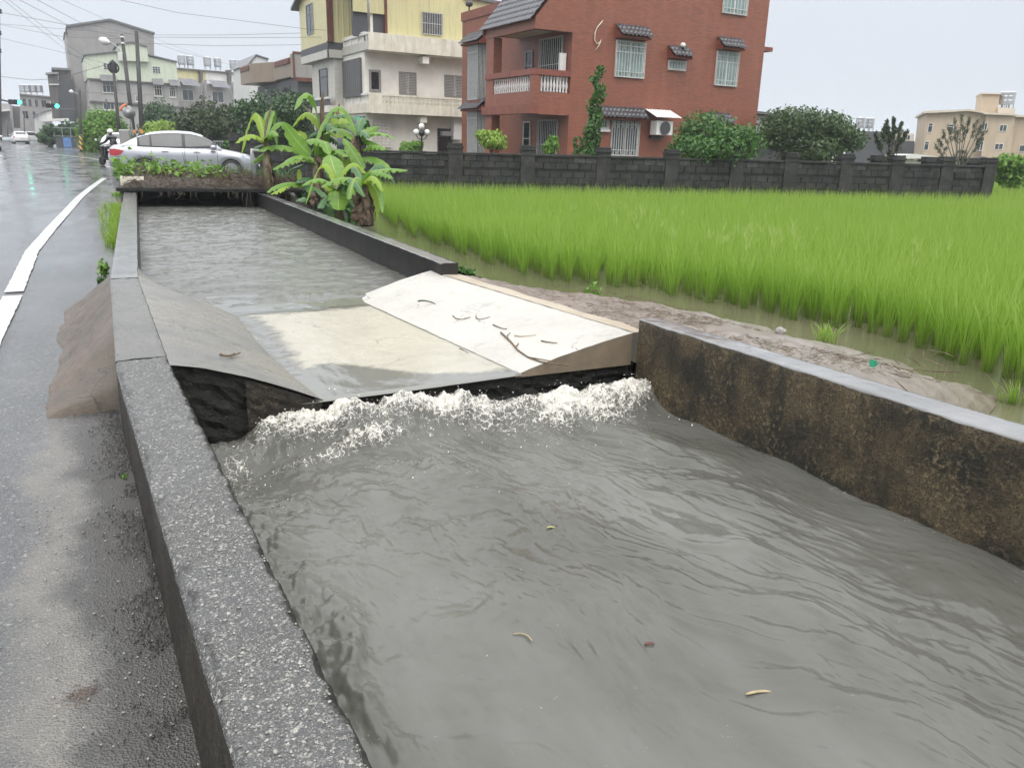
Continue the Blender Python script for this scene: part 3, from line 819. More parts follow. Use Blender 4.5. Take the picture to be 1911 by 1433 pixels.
def proj(P):
    q = (np.asarray(P) - CO) @ CRN
    w = -q[:, 2]
    return 955.5 + FPX * q[:, 0] / w, 716.5 - FPX * q[:, 1] / w, w
def blades(bx, by, bz, nb, seg, h, hv, w, spread, var, lean=.55, rad=.05):
    """Grass-like strips: nb blades in each clump; returns V, F, t, var."""
    n = len(bx) * nb
    cx, cy = np.repeat(bx, nb), np.repeat(by, nb)
    a = rng.uniform(0, 2 * math.pi, n); r = rad * np.sqrt(rng.random(n))
    x0, y0 = cx + r * np.cos(a), cy + r * np.sin(a)
    a2 = a + rng.normal(0, .5, n)
    H = h * (1 + rng.normal(0, hv, n)).clip(.45, 1.4)
    L = spread * rng.uniform(.15, 1.0, n) * H
    bend = rng.uniform(1.4, 2.6, n)
    tw = a2 + math.pi / 2 + rng.normal(0, .5, n)
    W = w * rng.uniform(.7, 1.2, n)
    ts = np.linspace(0, 1, seg + 1)
    rows = []
    for t in ts:
        px = x0 + np.cos(a2) * L * t ** bend; py = y0 + np.sin(a2) * L * t ** bend
        pz = (bz if np.isscalar(bz) else np.repeat(bz, nb)) + H * (t - .16 * (L / H) * t ** 3)
        ww = W * (1 - t) ** .6 * (.55 + .9 * t) if t < 1 else W * .04
        dx, dy = np.cos(tw) * ww / 2, np.sin(tw) * ww / 2
        rows.append(np.stack([np.stack([px - dx, py - dy, pz], -1), np.stack([px + dx, py + dy, pz], -1)], 1))
    V = np.stack(rows, 1).reshape(n, -1, 3)
    m = 2 * (seg + 1)
    f = np.array([(2 * k, 2 * k + 1, 2 * k + 3, 2 * k + 2) for k in range(seg)])
    F = (f[None] + (np.arange(n) * m)[:, None, None]).reshape(-1, 4)
    T = np.tile(np.repeat(ts, 2), n); VV = np.repeat(np.repeat(var, nb) + rng.normal(0, .28, n), m)
    return V.reshape(-1, 3), F, T, VV
def join(parts):
    V, F, T, A, o = [], [], [], [], 0
    for v, f, t, a in parts:
        V.append(v); F.append(f + o); T.append(t); A.append(a); o += len(v)
    return np.concatenate(V), np.concatenate(F), np.concatenate(T), np.concatenate(A)
edge_px = [(2300, 900), (2080, 800), (1911, 733), (1850, 702), (1780, 678), (1700, 648), (1600, 618), (1500, 600), (1420, 582), (1350, 572), (1300, 565), (1200, 540), (1100, 532), (1000, 522), (930, 500), (870, 478), (800, 452), (740, 428), (712, 404), (700, 385)]
edge = np.array([onz(x, y, FZ)[:2] for x, y in edge_px])
def in_field(x, y):
    ex = np.interp(y, edge[:, 1], edge[:, 0])       # edge runs with rising y
    ok = x > ex + .08 * fbm(x * 2, y * 2, 81, 2)
    s = (np.stack([x, y], -1) - WA) @ wnor
    u = (np.stack([x, y], -1) - WA) @ wdir
    behind = (s > -.35) & (u < 22.2)
    return ok & ~behind & (y < 44)
gx, gy = np.meshgrid(np.arange(-20, 78, .25), np.arange(1, 44, .215))
gx = gx.ravel(); gy = gy.ravel()
ca, sa = math.cos(-.28), math.sin(-.28)
x = gx * ca - gy * sa + rng.normal(0, .028, gx.size); y = gx * sa + gy * ca + rng.normal(0, .028, gx.size)
ok = in_field(x, y); x, y = x[ok], y[ok]
u, v, w = proj(np.stack([x, y, np.full_like(x, FZ + .5)], -1))
ok = (w > .5) & (u > -200) & (u < 2250) & (v < 1000); x, y, w = x[ok], y[ok], w[ok]
gap = fbm(x * .9, y * .9, 83, 3); ok = (gap > -.52) | (w > 12); x, y, w = x[ok], y[ok], w[ok]
var = .5 + .5 * fbm(x * .35, y * .35, 82, 4)
parts = []
hm = 1 + .10 * fbm(x * .5, y * .5, 85, 3)
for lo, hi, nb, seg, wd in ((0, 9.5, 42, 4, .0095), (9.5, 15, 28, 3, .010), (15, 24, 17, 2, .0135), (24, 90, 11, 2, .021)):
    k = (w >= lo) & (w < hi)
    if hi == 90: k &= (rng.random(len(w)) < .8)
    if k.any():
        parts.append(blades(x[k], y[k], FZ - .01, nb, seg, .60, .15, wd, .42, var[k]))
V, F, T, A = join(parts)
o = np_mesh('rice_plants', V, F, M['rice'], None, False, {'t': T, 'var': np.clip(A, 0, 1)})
tag(o, 'bright green young rice standing in the flooded paddy', kind='stuff')
print('rice faces', len(F), 'clumps', len(x))
# pale seed heads of grass standing above the rice
pts = []
for (px, py, n, sx, sy) in ((1430, 430, 40, 45, 16), (1220, 400, 18, 40, 12), (1180, 392, 12, 30, 10), (1740, 470, 8, 25, 10), (1090, 388, 10, 60, 8)):
    for k in range(n):
        p = onz(px + rng.normal(0, sx), py + rng.normal(0, sy), .26); pts.append(p)
pts = np.array(pts)
V, F, T, A = blades(pts[:, 0], pts[:, 1], pts[:, 2] - .08, 9, 2, .15, .3, .007, .9, np.full(len(pts), .5), rad=.015)
tag(np_mesh('grass_seed_heads', V, F, M['panicle'], None, False, {'t': T, 'var': np.clip(A, 0, 1)}), 'pale seed heads of grass showing above the rice', kind='stuff')

def crown(name, lobes, n, size, mat, parent, droop=.2, shell=.55, flat=False, aspect=.5):
    """Leaf clumps spread through the volume of several ellipsoid lobes: (cx,cy,cz,rx,ry,rz[,weight])."""
    wts = np.array([l[3] * l[4] * l[5] for l in lobes]) ** .67; wts /= wts.sum()
    idx = rng.choice(len(lobes), n, p=wts)
    Lb = np.array([l[:6] for l in lobes])[idx]
    d = rng.normal(size=(n, 3)); d /= np.linalg.norm(d, axis=1)[:, None]
    rr = (shell + (1.06 - shell) * rng.random(n) ** .6) * (1 + .16 * fbm(d[:, 0] * 3 + idx, d[:, 1] * 3 + d[:, 2] * 2, 91, 3) * 3.2)
    P = Lb[:, :3] + d * Lb[:, 3:] * rr[:, None]
    nrm = d + rng.normal(0, .75, (n, 3)); nrm /= np.linalg.norm(nrm, axis=1)[:, None]
    ax = rng.normal(size=(n, 3)); ax[:, 2] -= droop * 2; ax -= nrm * (ax * nrm).sum(1)[:, None]; ax /= np.linalg.norm(ax, axis=1)[:, None]
    bx = np.cross(nrm, ax)
    S = size * rng.uniform(.6, 1.35, n)[:, None]
    q = [P - ax * S * .6, P + bx * S * aspect + nrm * S * .12, P + ax * S * .75, P - bx * S * aspect + nrm * S * .12]
    V = np.stack(q, 1).reshape(-1, 3); F = np.arange(n * 4).reshape(-1, 4)
    A = np.repeat(np.clip(.5 + .5 * fbm(P[:, 0] * 1.1, P[:, 1] * 1.1 + P[:, 2] * 1.3, 95, 3) + rng.normal(0, .2, n), 0, 1), 4)
    return np_mesh(name, V, F, mat, parent, False, {'t': np.ones(len(V)), 'var': A})
def trunk(name, base, top, r0, limbs, mat, parent):
    mb = MB(); b, tp = Vector(base), Vector(top)
    path = [b + (tp - b) * k / 5 + Vector((random.uniform(-.04, .04), random.uniform(-.04, .04), 0)) * (1 if 0 < k < 5 else 0) for k in range(6)]
    mb.tube(path, [r0 * (1 - .12 * k) for k in range(6)], 7)
    for l in limbs:
        l = Vector(l); s = b + (tp - b) * random.uniform(.45, .95); m = (s + l) / 2 + Vector((0, 0, .12 * (l - s).length))
        mb.tube([s, m, l], [r0 * .45, r0 * .3, r0 * .1], 5)
    return mb.obj(name, mat, parent, smooth=True)
def tree(name, label, cat, px0, px1, pytop, pybase, dist, mat, n, size, nl=9, ground=.05, group=None, tr=.08, asp=.5, seed=0, hollow=.5, cfrac=.8, bark='bark', core=.40):
    """A rounded tree whose crown spans px0..px1 and pytop..pybase at distance dist."""
    rs = random.Random(seed + int(px0))
    c = atd((px0 + px1) / 2, (pytop + pybase) / 2, dist); x, y = c[0], c[1]
    W = (px1 - px0) / FPX * dist; H = (pybase - pytop) / FPX * dist * 1.03
    ztop = atd((px0 + px1) / 2, pytop, dist)[2]; zb = max(ztop - H, ground)
    r = thing(name, label, cat, (x, y, ground), 0, group)
    hh = ztop - ground; cz = ztop - ground - H * cfrac / 2 - (0)
    lobes = [(0, 0, cz, W * core, W * .36, H * cfrac * .44)]
    for k in range(nl):
        a = 2 * math.pi * k / nl + rs.uniform(-.3, .3); e = rs.uniform(-.95, .95)
        lx, ly, lz = math.cos(a) * math.cos(e) ** .5 * W * .33, math.sin(a) * math.cos(e) ** .5 * W * .33, cz + math.sin(e) * H * cfrac * .36
        s = rs.uniform(.14, .26)
        lobes.append((lx, ly, lz, W * s, W * s, H * cfrac * s * 1.05))
    crown('crown', lobes, n, size, mat, r, shell=hollow, aspect=asp)
    trunk('trunk', (0, 0, -.1), (0, 0, cz), tr, [(l[0] * .9, l[1] * .9, l[2]) for l in lobes[1:]], M[bark], r)
    return r
tree('tree', 'large round dark evergreen tree left of the brown tiled house, behind the banana plants', 'tree', 436, 590, 170, 300, 44, M['lf_dark'], 20000, .125, 12, seed=1, cfrac=.95)
tree('tree', 'round dark evergreen bush-like tree directly above the bonnet of the silver car', 'tree', 335, 448, 187, 285, 49, M['lf_dark2'], 16000, .13, 10, seed=2, cfrac=.95)
tree('tree', 'yellow-green leafy tree beside the striped pole at the road edge', 'tree', 152, 232, 200, 300, 62, M['lf_lite'], 13000, .17, 11, seed=3, cfrac=1.0)
tree('tree', 'dark tree between the slanted utility poles and the grey townhouses', 'tree', 262, 338, 186, 262, 78, M['lf_dark'], 9000, .20, 9, seed=4, cfrac=1.0)
tree('bush', 'light green bush behind the roof of the silver car', 'bush', 266, 345, 227, 268, 56, M['lf_yel'], 3500, .20, 9, seed=5, cfrac=1.0)
tree('bush', 'small green bush by the dark gate pillars in front of the car bonnet', 'bush', 416, 456, 258, 298, 33, M['lf_mid'], 1800, .10, 7, seed=6, cfrac=1.0)
tree('bush', 'rounded roadside shrub far along the road near the parked white car', 'bush', 72, 116, 232, 270, 78, M['lf_dark'], 1400, .26, 7, seed=7, cfrac=1.0)
tree('bush', 'dark clipped hedge bush beside the blue sign board', 'bush', 108, 150, 226, 262, 84, M['lf_dark'], 1600, .26, 7, seed=8, cfrac=1.0)
tree('bonsai_tree', 'small cloud-pruned tree with bright yellow-green tips in front of the brick porch', 'tree', 886, 950, 243, 283, 28.5, M['lf_yel'], 2600, .085, 8, ground=-.1, seed=9, cfrac=.85, tr=.05)
tree('bush', 'broad bushy tree covering the lower right window of the brick house', 'tree', 1246, 1412, 208, 305, 27, M['lf_mid'], 7500, .095, 16, core=.24, seed=10, cfrac=1.0, tr=.07)
tree('tree', 'big spreading leafy tree right of the brick house behind the block wall', 'tree', 1418, 1604, 205, 312, 35, M['lf_olive'], 14000, .11, 16, core=.33, seed=11, cfrac=1.0)
tree('bush', 'light green bush past the right end of the block wall', 'bush', 1856, 1925, 290, 352, 34, M['lf_lite'], 2600, .13, 9, ground=-.2, seed=12, cfrac=1.0)
tree('bush', 'low clipped dome shrub below the globe street lamp', 'bush', 742, 790, 263, 292, 34, M['lf_lite'], 1500, .09, 6, seed=13, cfrac=1.0)
tree('bush', 'thin sapling with a few leaves beside the brick house porch', 'bush', 1012, 1045, 254, 290, 27, M['lf_lite'], 220, .10, 5, seed=14, cfrac=1.0, tr=.02)
tree('bush', 'sparse twiggy plant at the foot of the slender tree', 'bush', 1066, 1092, 254, 290, 26.5, M['lf_mid'], 130, .09, 5, seed=15, cfrac=1.0, tr=.015)
# slender columnar tree before the brick wall
c = atd(1108, 215, 26.0)
r = thing('columnar_tree', 'slender upright tree with grey-green leaves against the brick facade', 'tree', (c[0], c[1], .05))
zt = atd(1118, 127, 26.0)[2]; lob = []
for k in range(13):
    t = k / 12; lob.append((.10 * math.sin(k * 2.1) + .25 * (t - .4), .1 * math.cos(k * 1.7), .55 + (zt - .75) * t, .34 * (1.05 - .75 * abs(t - .35) ** .8), .3 * (1 - .6 * t), .24))
crown('crown', lob, 2300, .085, M['lf_mid'], r, shell=.35)
trunk('trunk', (0, 0, -.2), (.1, 0, zt - .3), .05, [(l[0] * 1.3, l[1], l[2]) for l in lob[1::2]], M['bark_grey'], r)
# tall conifer-like and bare feathery shrubs behind the right end of the wall
def feather(label, pxc, pyb, tips, dist, mat, leafn, barkm, lsz):
    b = atd(pxc, pyb + 10, dist)
    r = thing('feathery_tree', label, 'tree', (b[0], b[1], .05))
    mb = MB(); cl = []
    for (tx, ty) in tips:
        p = atd(tx, ty, dist + random.uniform(-.7, .7)) - np.array([b[0], b[1], .05])
        m = np.array([p[0] * .35, p[1] * .35, p[2] * .55])
        mb.tube([(random.uniform(-.1, .1), random.uniform(-.1, .1), -.1), m, p], [.035, .02, .005], 5)
        for k in range(10):
            t = .3 + .7 * k / 9
            q = m * (1 - t) * 1.0 + p * t if t > .5 else m * (t * 2)
            d = np.array([random.uniform(-1, 1), random.uniform(-1, 1), random.uniform(.3, 1.3)]) * .28 * (1.15 - t)
            mb.tube([q, q + d * .6, q + d], [.009, .006, .003], 3)
            for h in range(leafn):
                s = random.random(); cc = q + d * s
                cl.append((cc[0], cc[1], cc[2], .08, .08, .1))
    mb.obj('trunk', M[barkm], r, smooth=True)
    crown('crown', cl, len(cl) * 7, lsz, mat, r, shell=.1, aspect=.3, droop=-.6)
feather('dark feathery conifer behind the block wall, in front of the flat grey building', 1662, 296, [(1640, 262), (1648, 240), (1655, 228), (1668, 222), (1682, 232), (1692, 246), (1676, 262), (1634, 250), (1660, 250), (1669, 240)], 33, M['lf_dark2'], 12, 'bark', .06)
feather('half bare feathery shrub with grey branches in front of the beige building', 1790, 298, [(1752, 262), (1760, 246), (1768, 236), (1780, 224), (1794, 216), (1810, 220), (1824, 226), (1836, 232), (1840, 246), (1832, 262), (1745, 272), (1800, 240), (1786, 246)], 32, M['lf_grey'], 5, 'bark_grey', .05)

# ------------------------------------------------------------------ roadside weeds
def weed(name, label, px, py, w, h, n, mat, z=0.0, sz=.04, cat='weed', n_blade=0, group=None):
    p = onz(px, py, z)
    r = thing(name, label, cat, tuple(p), 0, group)
    if n: crown('leaves', [(0, 0, h * .5, w * .5, w * .9, h * .5)], n, sz, mat, r, shell=.05)
    if n_blade:
        bx, by = rng.normal(0, w * .3, n_blade), rng.normal(0, w * .55, n_blade)
        V, F, T, A = blades(bx, by, 0.0, 7, 3, h * 1.2, .25, .010, .8, np.full(n_blade, .5), rad=.03)
        np_mesh('grass_blades', V, F, M['rice'], r, False, {'t': T, 'var': np.clip(A, 0, 1)})
    return r
n = 420
vy = rng.uniform(11.2, 17.4, n); vx = pl(LOUT, vy) - .02 - np.abs(rng.normal(0, .11, n)) * np.interp(vy, [11, 12.5, 17.4], [.4, 1, 1.3])
V, F, T, A = blades(vx, vy, gradez(vx, vy), 7, 3, .13, .3, .010, .9, rng.random(n), rad=.03)
tag(np_mesh('grass_verge', V, F, M['rice'], None, False, {'t': T, 'var': np.clip(A, 0, 1)}), 'strip of green verge grass along the upstream canal wall', kind='stuff')
weed('grass_tuft', 'darker end of the grass verge close to the planter corner', 222, 372, .20, .14, 300, M['lf_lite'], .0, .05, n_blade=40)
weed('weed', 'broadleaf weed growing at the wall foot just above the rusty ramp', 195, 515, .10, .16, 120, M['lf_lite'], .0, .035)
weed('weed', 'small round leaved weed spreading onto the road beside the rusty ramp top', 188, 528, .07, .05, 50, M['lf_mid'], .0, .03)
weed('weed', 'tiny bright seedling growing at the foot of the near wall', 232, 893, .02, .02, 9, M['lf_lite'], .0, .014)
weed('weed', 'leafy green weed rising from the paddy water by the pale slope', 1105, 563, .16, .22, 90, M['lf_lite'], -.33, .04)
weed('weed', 'low green creeper at the end of the dark canal wall by the spillway', 868, 512, .18, .07, 110, M['lf_mid'], .12, .035)
weed('grass_tuft', 'thin grass tuft growing on the mud bank', 1540, 640, .10, .14, 0, M['lf_lite'], -.2, .03, n_blade=9)
weed('grass_tuft', 'sparse grass in the shallow water near the right edge', 1880, 750, .14, .12, 0, M['lf_lite'], -.35, .03, n_blade=8)

# ------------------------------------------------------------------ banana plants
def banana_mat(name, c1, c2, mid, trans=.4):
    t = NT(name)
    v = t.attr('across'); al = t.attr('along')
    col = t.mix(t.mr(t.noise(5, 4, .6), .35, .65), c1, c2)
    rib = t.math('SINE', t.math('MULTIPLY', al, 150))
    col = t.mix(t.mr(rib, .2, 1, 0, .22), col, tuple(x * .6 for x in c1))
    col = t.mix(t.mr(t.math('ABSOLUTE', v), .07, .02), col, mid)
    col = t.mix(t.math('MULTIPLY', t.mr(t.math('ABSOLUTE', v), .9, 1.0), t.mr(t.noise(14, 3), .5, .62)), col, (.16, .10, .035))
    b = t.bsdf(col, .33, 0, t.bump(rib, .12, .01), .5)
    tr = t.n('ShaderNodeBsdfTranslucent'); t.l(col, tr.inputs['Color'])
    ms = t.n('ShaderNodeMixShader'); ms.inputs[0].default_value = trans
    t.l(b, ms.inputs[1]); t.l(tr.outputs[0], ms.inputs[2])
    return t.done(ms.outputs[0])
M['ban'] = banana_mat('banana_leaf', (.14, .29, .035), (.19, .35, .05), (.36, .46, .16))
M['ban_y'] = banana_mat('young_banana_leaf', (.27, .42, .03), (.33, .47, .05), (.45, .52, .2), .5)
M['ban_d'] = banana_mat('old_banana_leaf', (.045, .13, .04), (.065, .16, .045), (.2, .3, .12), .25)
M['ban_dead'] = sm('dead_banana_sheath', (.14, .095, .06), .8, (.06, .04, .028), 12, .8, 26, streak=.5)
M['ban_stem'] = sm('banana_stem', (.15, .135, .065), .6, (.085, .058, .036), 5, .4, 20, streak=.6)
def ban_leaf(parent, pts, wpx, dist, mat, dz=(0, 0, 0), droop=.5, roll=0.0, org=None, tear=.35, face=None):
    """A banana blade along a midrib through sight points at stepped distances, its two halves folding down."""
    k = len(pts); n = 16
    ds = np.interp(np.linspace(0, 1, k), np.linspace(0, 1, len(dz)), dz)
    P = np.array([atd(px, py, dist + d) for (px, py), d in zip(pts, ds)])
    tt = np.linspace(0, 1, k)
    if k >= 3:
        C = [np.polyfit(tt, P[:, a], 2) for a in range(3)]
        Q = np.stack([np.polyval(c, np.linspace(0, 1, n)) for c in C], -1)
    else:
        Q = P[0] + (P[-1] - P[0]) * np.linspace(0, 1, n)[:, None]
    W = wpx / FPX * dist / 2 * 1.22
    T = np.gradient(Q, axis=0); T /= np.linalg.norm(T, axis=1)[:, None]
    up = np.array([0, 0, 1.0]) if face is None else np.array(face, float)
    rows, al, ac = [], [], []
    cols = np.array([-1, -.66, -.33, -.04, .04, .33, .66, 1])
    rs = np.random.default_rng(int(pts[0][0] * 7 + pts[0][1]))
    for i in range(n):
        t = i / (n - 1)
        side = np.cross(T[i], up); side /= max(1e-6, np.linalg.norm(side)); nrm = np.cross(side, T[i])
        side = side * math.cos(roll) + nrm * math.sin(roll); nrm = np.cross(side, T[i])
        w = W * (math.sin(math.pi * min(1, max(0, (t - .02) / .98)) ** .75) ** .55 if 0 < t < 1 else 0) + .012
        r = []
        for c in cols:
            ww = w * abs(c); j = 1 + tear * .18 * rs.normal() * (abs(c) > .5)
            d = droop * (abs(c) ** 1.5) * w * (1 + .3 * math.sin(t * 37))
            r.append(Q[i] + side * (math.copysign(ww, c) * j * (1 - .25 * droop * abs(c))) - nrm * 0 - np.array([0, 0, 1]) * d * 1.0 + nrm * (.02 * math.sin(i * 2.2) * abs(c) * (w / .2)))
            al.append(t); ac.append(c)
        rows.append(r)
    V = np.array(rows).reshape(-1, 3)
    o3 = np.array(org) if org is not None else np.zeros(3)
    V = V - o3; m = len(cols)
    F = [(i * m + j, i * m + j + 1, (i + 1) * m + j + 1, (i + 1) * m + j) for i in range(n - 1) for j in range(m - 1)]
    if tear > 0:                                        # the wind has torn a few slots from the edge inwards
        F = [f for q, f in enumerate(F) if not ((q % (m - 1)) in (0, m - 2) and rs.random() < tear * .16)]
    lf = np_mesh('leaf', V, np.array(F), mat, parent, True, {'along': np.array(al), 'across': np.array(ac)})
    return lf
def Z(x, y, ox=450, oy=170, s=5.46): return (ox + x / s, oy + y / s)
def ban_stem(parent, org, pts, r0, r1, dist, mat, name='stem', n=9):
    P = [atd(*p, dist) - org for p in pts]
    return MB().tube(P, list(np.linspace(r0, r1, len(P))), n).obj(name, mat, parent, smooth=True)
def dead_skirt(parent, org, top, bot, dist, w, n, seed):
    """Dried sheaths hanging round a stem: ragged brown strips."""
    rs = np.random.default_rng(seed); a, b = atd(*top, dist) - org, atd(*bot, dist) - org
    mb = MB()
    for k in range(int(n * 1.5)):
        s = rs.uniform(0, .75); e = min(1, s + rs.uniform(.25, .55)); th = rs.uniform(0, 6.28)
        w_ = w * .95; r = w_ * rs.uniform(.5, 1.0) * (.45 + .55 * (s + e) / 2)
        d = np.array([math.cos(th), math.sin(th), 0]); sd = np.array([-math.sin(th), math.cos(th), 0])
        p0 = a + (b - a) * s + d * r * .45; p1 = a + (b - a) * (s + e) / 2 + d * r * (1.0 + rs.uniform(0, .3)); p2 = a + (b - a) * e + d * r * rs.uniform(.7, 1.25)
        ww = w * rs.uniform(.12, .34)
        mb.grid([[p0 - sd * ww * .5, p0 + sd * ww * .5], [p1 - sd * ww + d * ww * .4, p1 + sd * ww * .8], [p2 - sd * ww * .5, p2 + sd * ww * .25 - d * ww * .3]])
    return mb.obj('dead_sheath', M['ban_dead'], parent)
def banana(label, basepx, dist, stem, leaves, skirt, dead=(), r0=.10, stem_mat='ban_stem', extra=5):
    b = atd(*basepx, dist)
    r = thing('banana_plant', label, 'banana plant', tuple(b))
    ban_stem(r, b, stem, r0, r0 * .5, dist, M[stem_mat])
    for L in leaves: ban_leaf(r, [Z(*p) for p in L[0]], L[1] / 5.46, dist, M[L[2]], L[3] if len(L) > 3 else (0, 0), L[4] if len(L) > 4 else .5, L[5] if len(L) > 5 else 0, b, face=L[6] if len(L) > 6 else None)
    rs = random.Random(int(basepx[0] * 3 + basepx[1])); tpx = stem[-1]
    for q in range(extra):
        a = 2 * math.pi * (q + rs.uniform(-.3, .3)) / max(1, extra); ln = rs.uniform(52, 92); hx = math.cos(a) * ln; up = rs.choice([rs.uniform(.15, .5), rs.uniform(.7, 1.25)]) * ln
        dz = math.sin(a) * rs.uniform(.4, .9); x0, y0 = tpx[0], tpx[1] + rs.uniform(0, 14)
        ban_leaf(r, [(x0, y0), (x0 + hx * .45, y0 - up * .8), (x0 + hx, y0 - up * rs.uniform(-.5, .5))], rs.uniform(14, 21), dist, M[rs.choice(['ban', 'ban', 'ban_d', 'ban_y'])], (0, dz), rs.uniform(.4, .8), rs.uniform(-.2, .2), b)
    for i, s in enumerate(skirt): dead_skirt(r, b, Z(*s[0]), Z(*s[1]), dist, s[2], s[3], 17 + i + int(basepx[0]))
    for L in dead:
        lf = ban_leaf(r, [Z(*p) for p in L[0]], L[1] / 5.46, dist, M['ban_dead'], L[2], .9, 0, b, .9); lf.name = 'dead_leaf'
    return r
TC = np.array([-.2, -.9, .35])                          # blades that tilt their upper face towards the road
banana('banana plant at the left of the clump, brown shaggy stem by the white pipe', Z(285, 1010), 15.2, [Z(285, 1010), Z(262, 760), Z(246, 480)],
       [([(640, 640), (480, 560), (330, 560), (160, 610)], 105, 'ban', (.3, -.2), .75), ([(250, 620), (190, 660), (110, 730)], 90, 'ban', (0, .2), .7),
        ([(600, 705), (470, 715), (320, 800)], 80, 'ban', (.1, -.2), .7), ([(120, 590), (170, 560), (230, 545)], 60, 'ban_d', (.2, .3), .4), ([(640, 750), (560, 770), (480, 820)], 60, 'ban_d', (.2, .4), .5)],
       [((262, 640), (300, 980), .13, 46), ((246, 450), (252, 620), .07, 20)], [([(240, 480), (270, 260), (325, 140)], 20, (0, .2))])
banana('tallest banana plant with a brown spear leaf and a yellow-green blade', Z(800, 1150), 15.6, [Z(800, 1150), Z(800, 700), Z(812, 380)],
       [([(970, 480), (1000, 340), (1045, 180)], 175, 'ban_y', (0, .1), .12, .2, TC), ([(910, 265), (1020, 235), (1110, 250), (1200, 300)], 80, 'ban_d', (-.1, -.3), .7),
        ([(840, 380), (890, 330), (950, 430)], 120, 'ban_d', (-.2, -.4), .8), ([(800, 400), (760, 290), (700, 230)], 60, 'ban', (.1, .3), .6), ([(640, 500), (590, 440), (560, 410)], 130, 'ban_y', (.2, .4), .3, 0, TC),
        ([(790, 430), (720, 440), (660, 530)], 100, 'ban_d', (.1, .3), .7), ([(830, 470), (930, 470), (1010, 560)], 110, 'ban_d', (.2, .3), .8), ([(860, 560), (870, 420), (870, 250)], 60, 'ban', (.1, .2), .7, 0, TC)],
       [((800, 440), (810, 520), .1, 14), ((830, 20), (800, 430), .045, 12)], [([(815, 420), (825, 220), (832, 0)], 44, (0, .1)), ([(775, 385), (740, 270), (630, 140)], 22, (.1, .3)), ([(990, 250), (985, 190), (1000, 130)], 40, (0, .2))], .09, 'ban_dead')
banana('banana plant in the middle with a long upright blade leaning left', Z(800, 1170), 14.2, [Z(800, 1170), Z(775, 900), Z(765, 690)],
       [([(710, 660), (560, 500), (430, 318)], 118, 'ban', (0, -.3), .12, .15, TC), ([(640, 515), (740, 480), (850, 520), (955, 605)], 130, 'ban', (.1, -.2), .7),
        ([(780, 672), (880, 612), (1000, 615), (1100, 665)], 105, 'ban', (0, -.2), .7), ([(760, 900), (640, 880), (560, 930)], 80, 'ban_d', (0, -.2), .7), ([(590, 910), (592, 850), (585, 800)], 34, 'ban_y', (0, 0), .1, 0, TC),
        ([(720, 960), (540, 930), (380, 950), (262, 1035)], 118, 'ban', (.1, -.5), .6), ([(650, 950), (760, 985), (880, 1075)], 115, 'ban_d', (0, -.4), .7), ([(300, 1050), (400, 1000), (470, 970)], 70, 'ban_y', (-.52, -.3), .5),
        ([(760, 720), (680, 650), (590, 640)], 70, 'ban', (.1, .3), .7), ([(770, 760), (830, 740), (890, 800)], 70, 'ban_d', (0, .2), .8)],
       [((765, 680), (800, 1130), .15, 60)], [([(760, 690), (800, 660), (830, 760)], 60, (0, -.2))], .11)
banana('banana plant with a thick shaggy trunk behind the front leaves', Z(1190, 1200), 14.4, [Z(1190, 1200), Z(1165, 800), Z(1180, 450)],
       [([(1210, 470), (1290, 410), (1395, 365)], 84, 'ban', (0, .2), .35, 0, TC), ([(1230, 490), (1350, 520), (1480, 600)], 96, 'ban', (.1, -.1), .75), ([(1240, 600), (1360, 550), (1480, 590)], 96, 'ban', (-.1, -.3), .7),
        ([(1230, 680), (1350, 665), (1440, 720), (1525, 790)], 120, 'ban', (-.1, -.4), .75), ([(1250, 800), (1150, 640), (1040, 480)], 100, 'ban', (-.3, -.4), .3, 0, TC), ([(1040, 470), (1110, 450), (1170, 460)], 60, 'ban_d', (.2, .2), .7),
        ([(1060, 830), (1040, 720), (1000, 660)], 30, 'ban_y', (-.2, -.2), .2, 0, TC), ([(1040, 800), (1080, 740), (1110, 660)], 30, 'ban_y', (-.2, -.2), .2, 0, TC)],
       [((1180, 440), (1165, 900), .17, 80)], [([(1180, 450), (1190, 430), (1200, 520)], 40, (0, -.1))], .12)
banana('front banana plant by the canal wall with a drooping paddle leaf', Z(1000, 1330), 12.6, [Z(1000, 1330), Z(990, 1150), Z(975, 960)],
       [([(900, 650), (945, 790), (985, 965)], 175, 'ban', (.5, .1), .15, .1, TC), ([(985, 985), (990, 1090), (995, 1215)], 165, 'ban', (0, -.4), .2, 0, TC), ([(920, 1060), (860, 1090), (790, 1195)], 110, 'ban_d', (0, -.3), .6),
        ([(1050, 1100), (1110, 1140), (1185, 1240)], 100, 'ban_d', (.1, -.1), .6), ([(930, 1010), (890, 960), (855, 925)], 70, 'ban_y', (.1, .1), .4, 0, TC), ([(1010, 1180), (1030, 1240), (1060, 1300)], 100, 'ban_d', (.1, 0), .5), ([(640, 1080), (610, 1100), (580, 1120)], 90, 'ban_d', (.4, .2), .4)],
       [((740, 1010), (760, 1180), .10, 26)], (), .08)
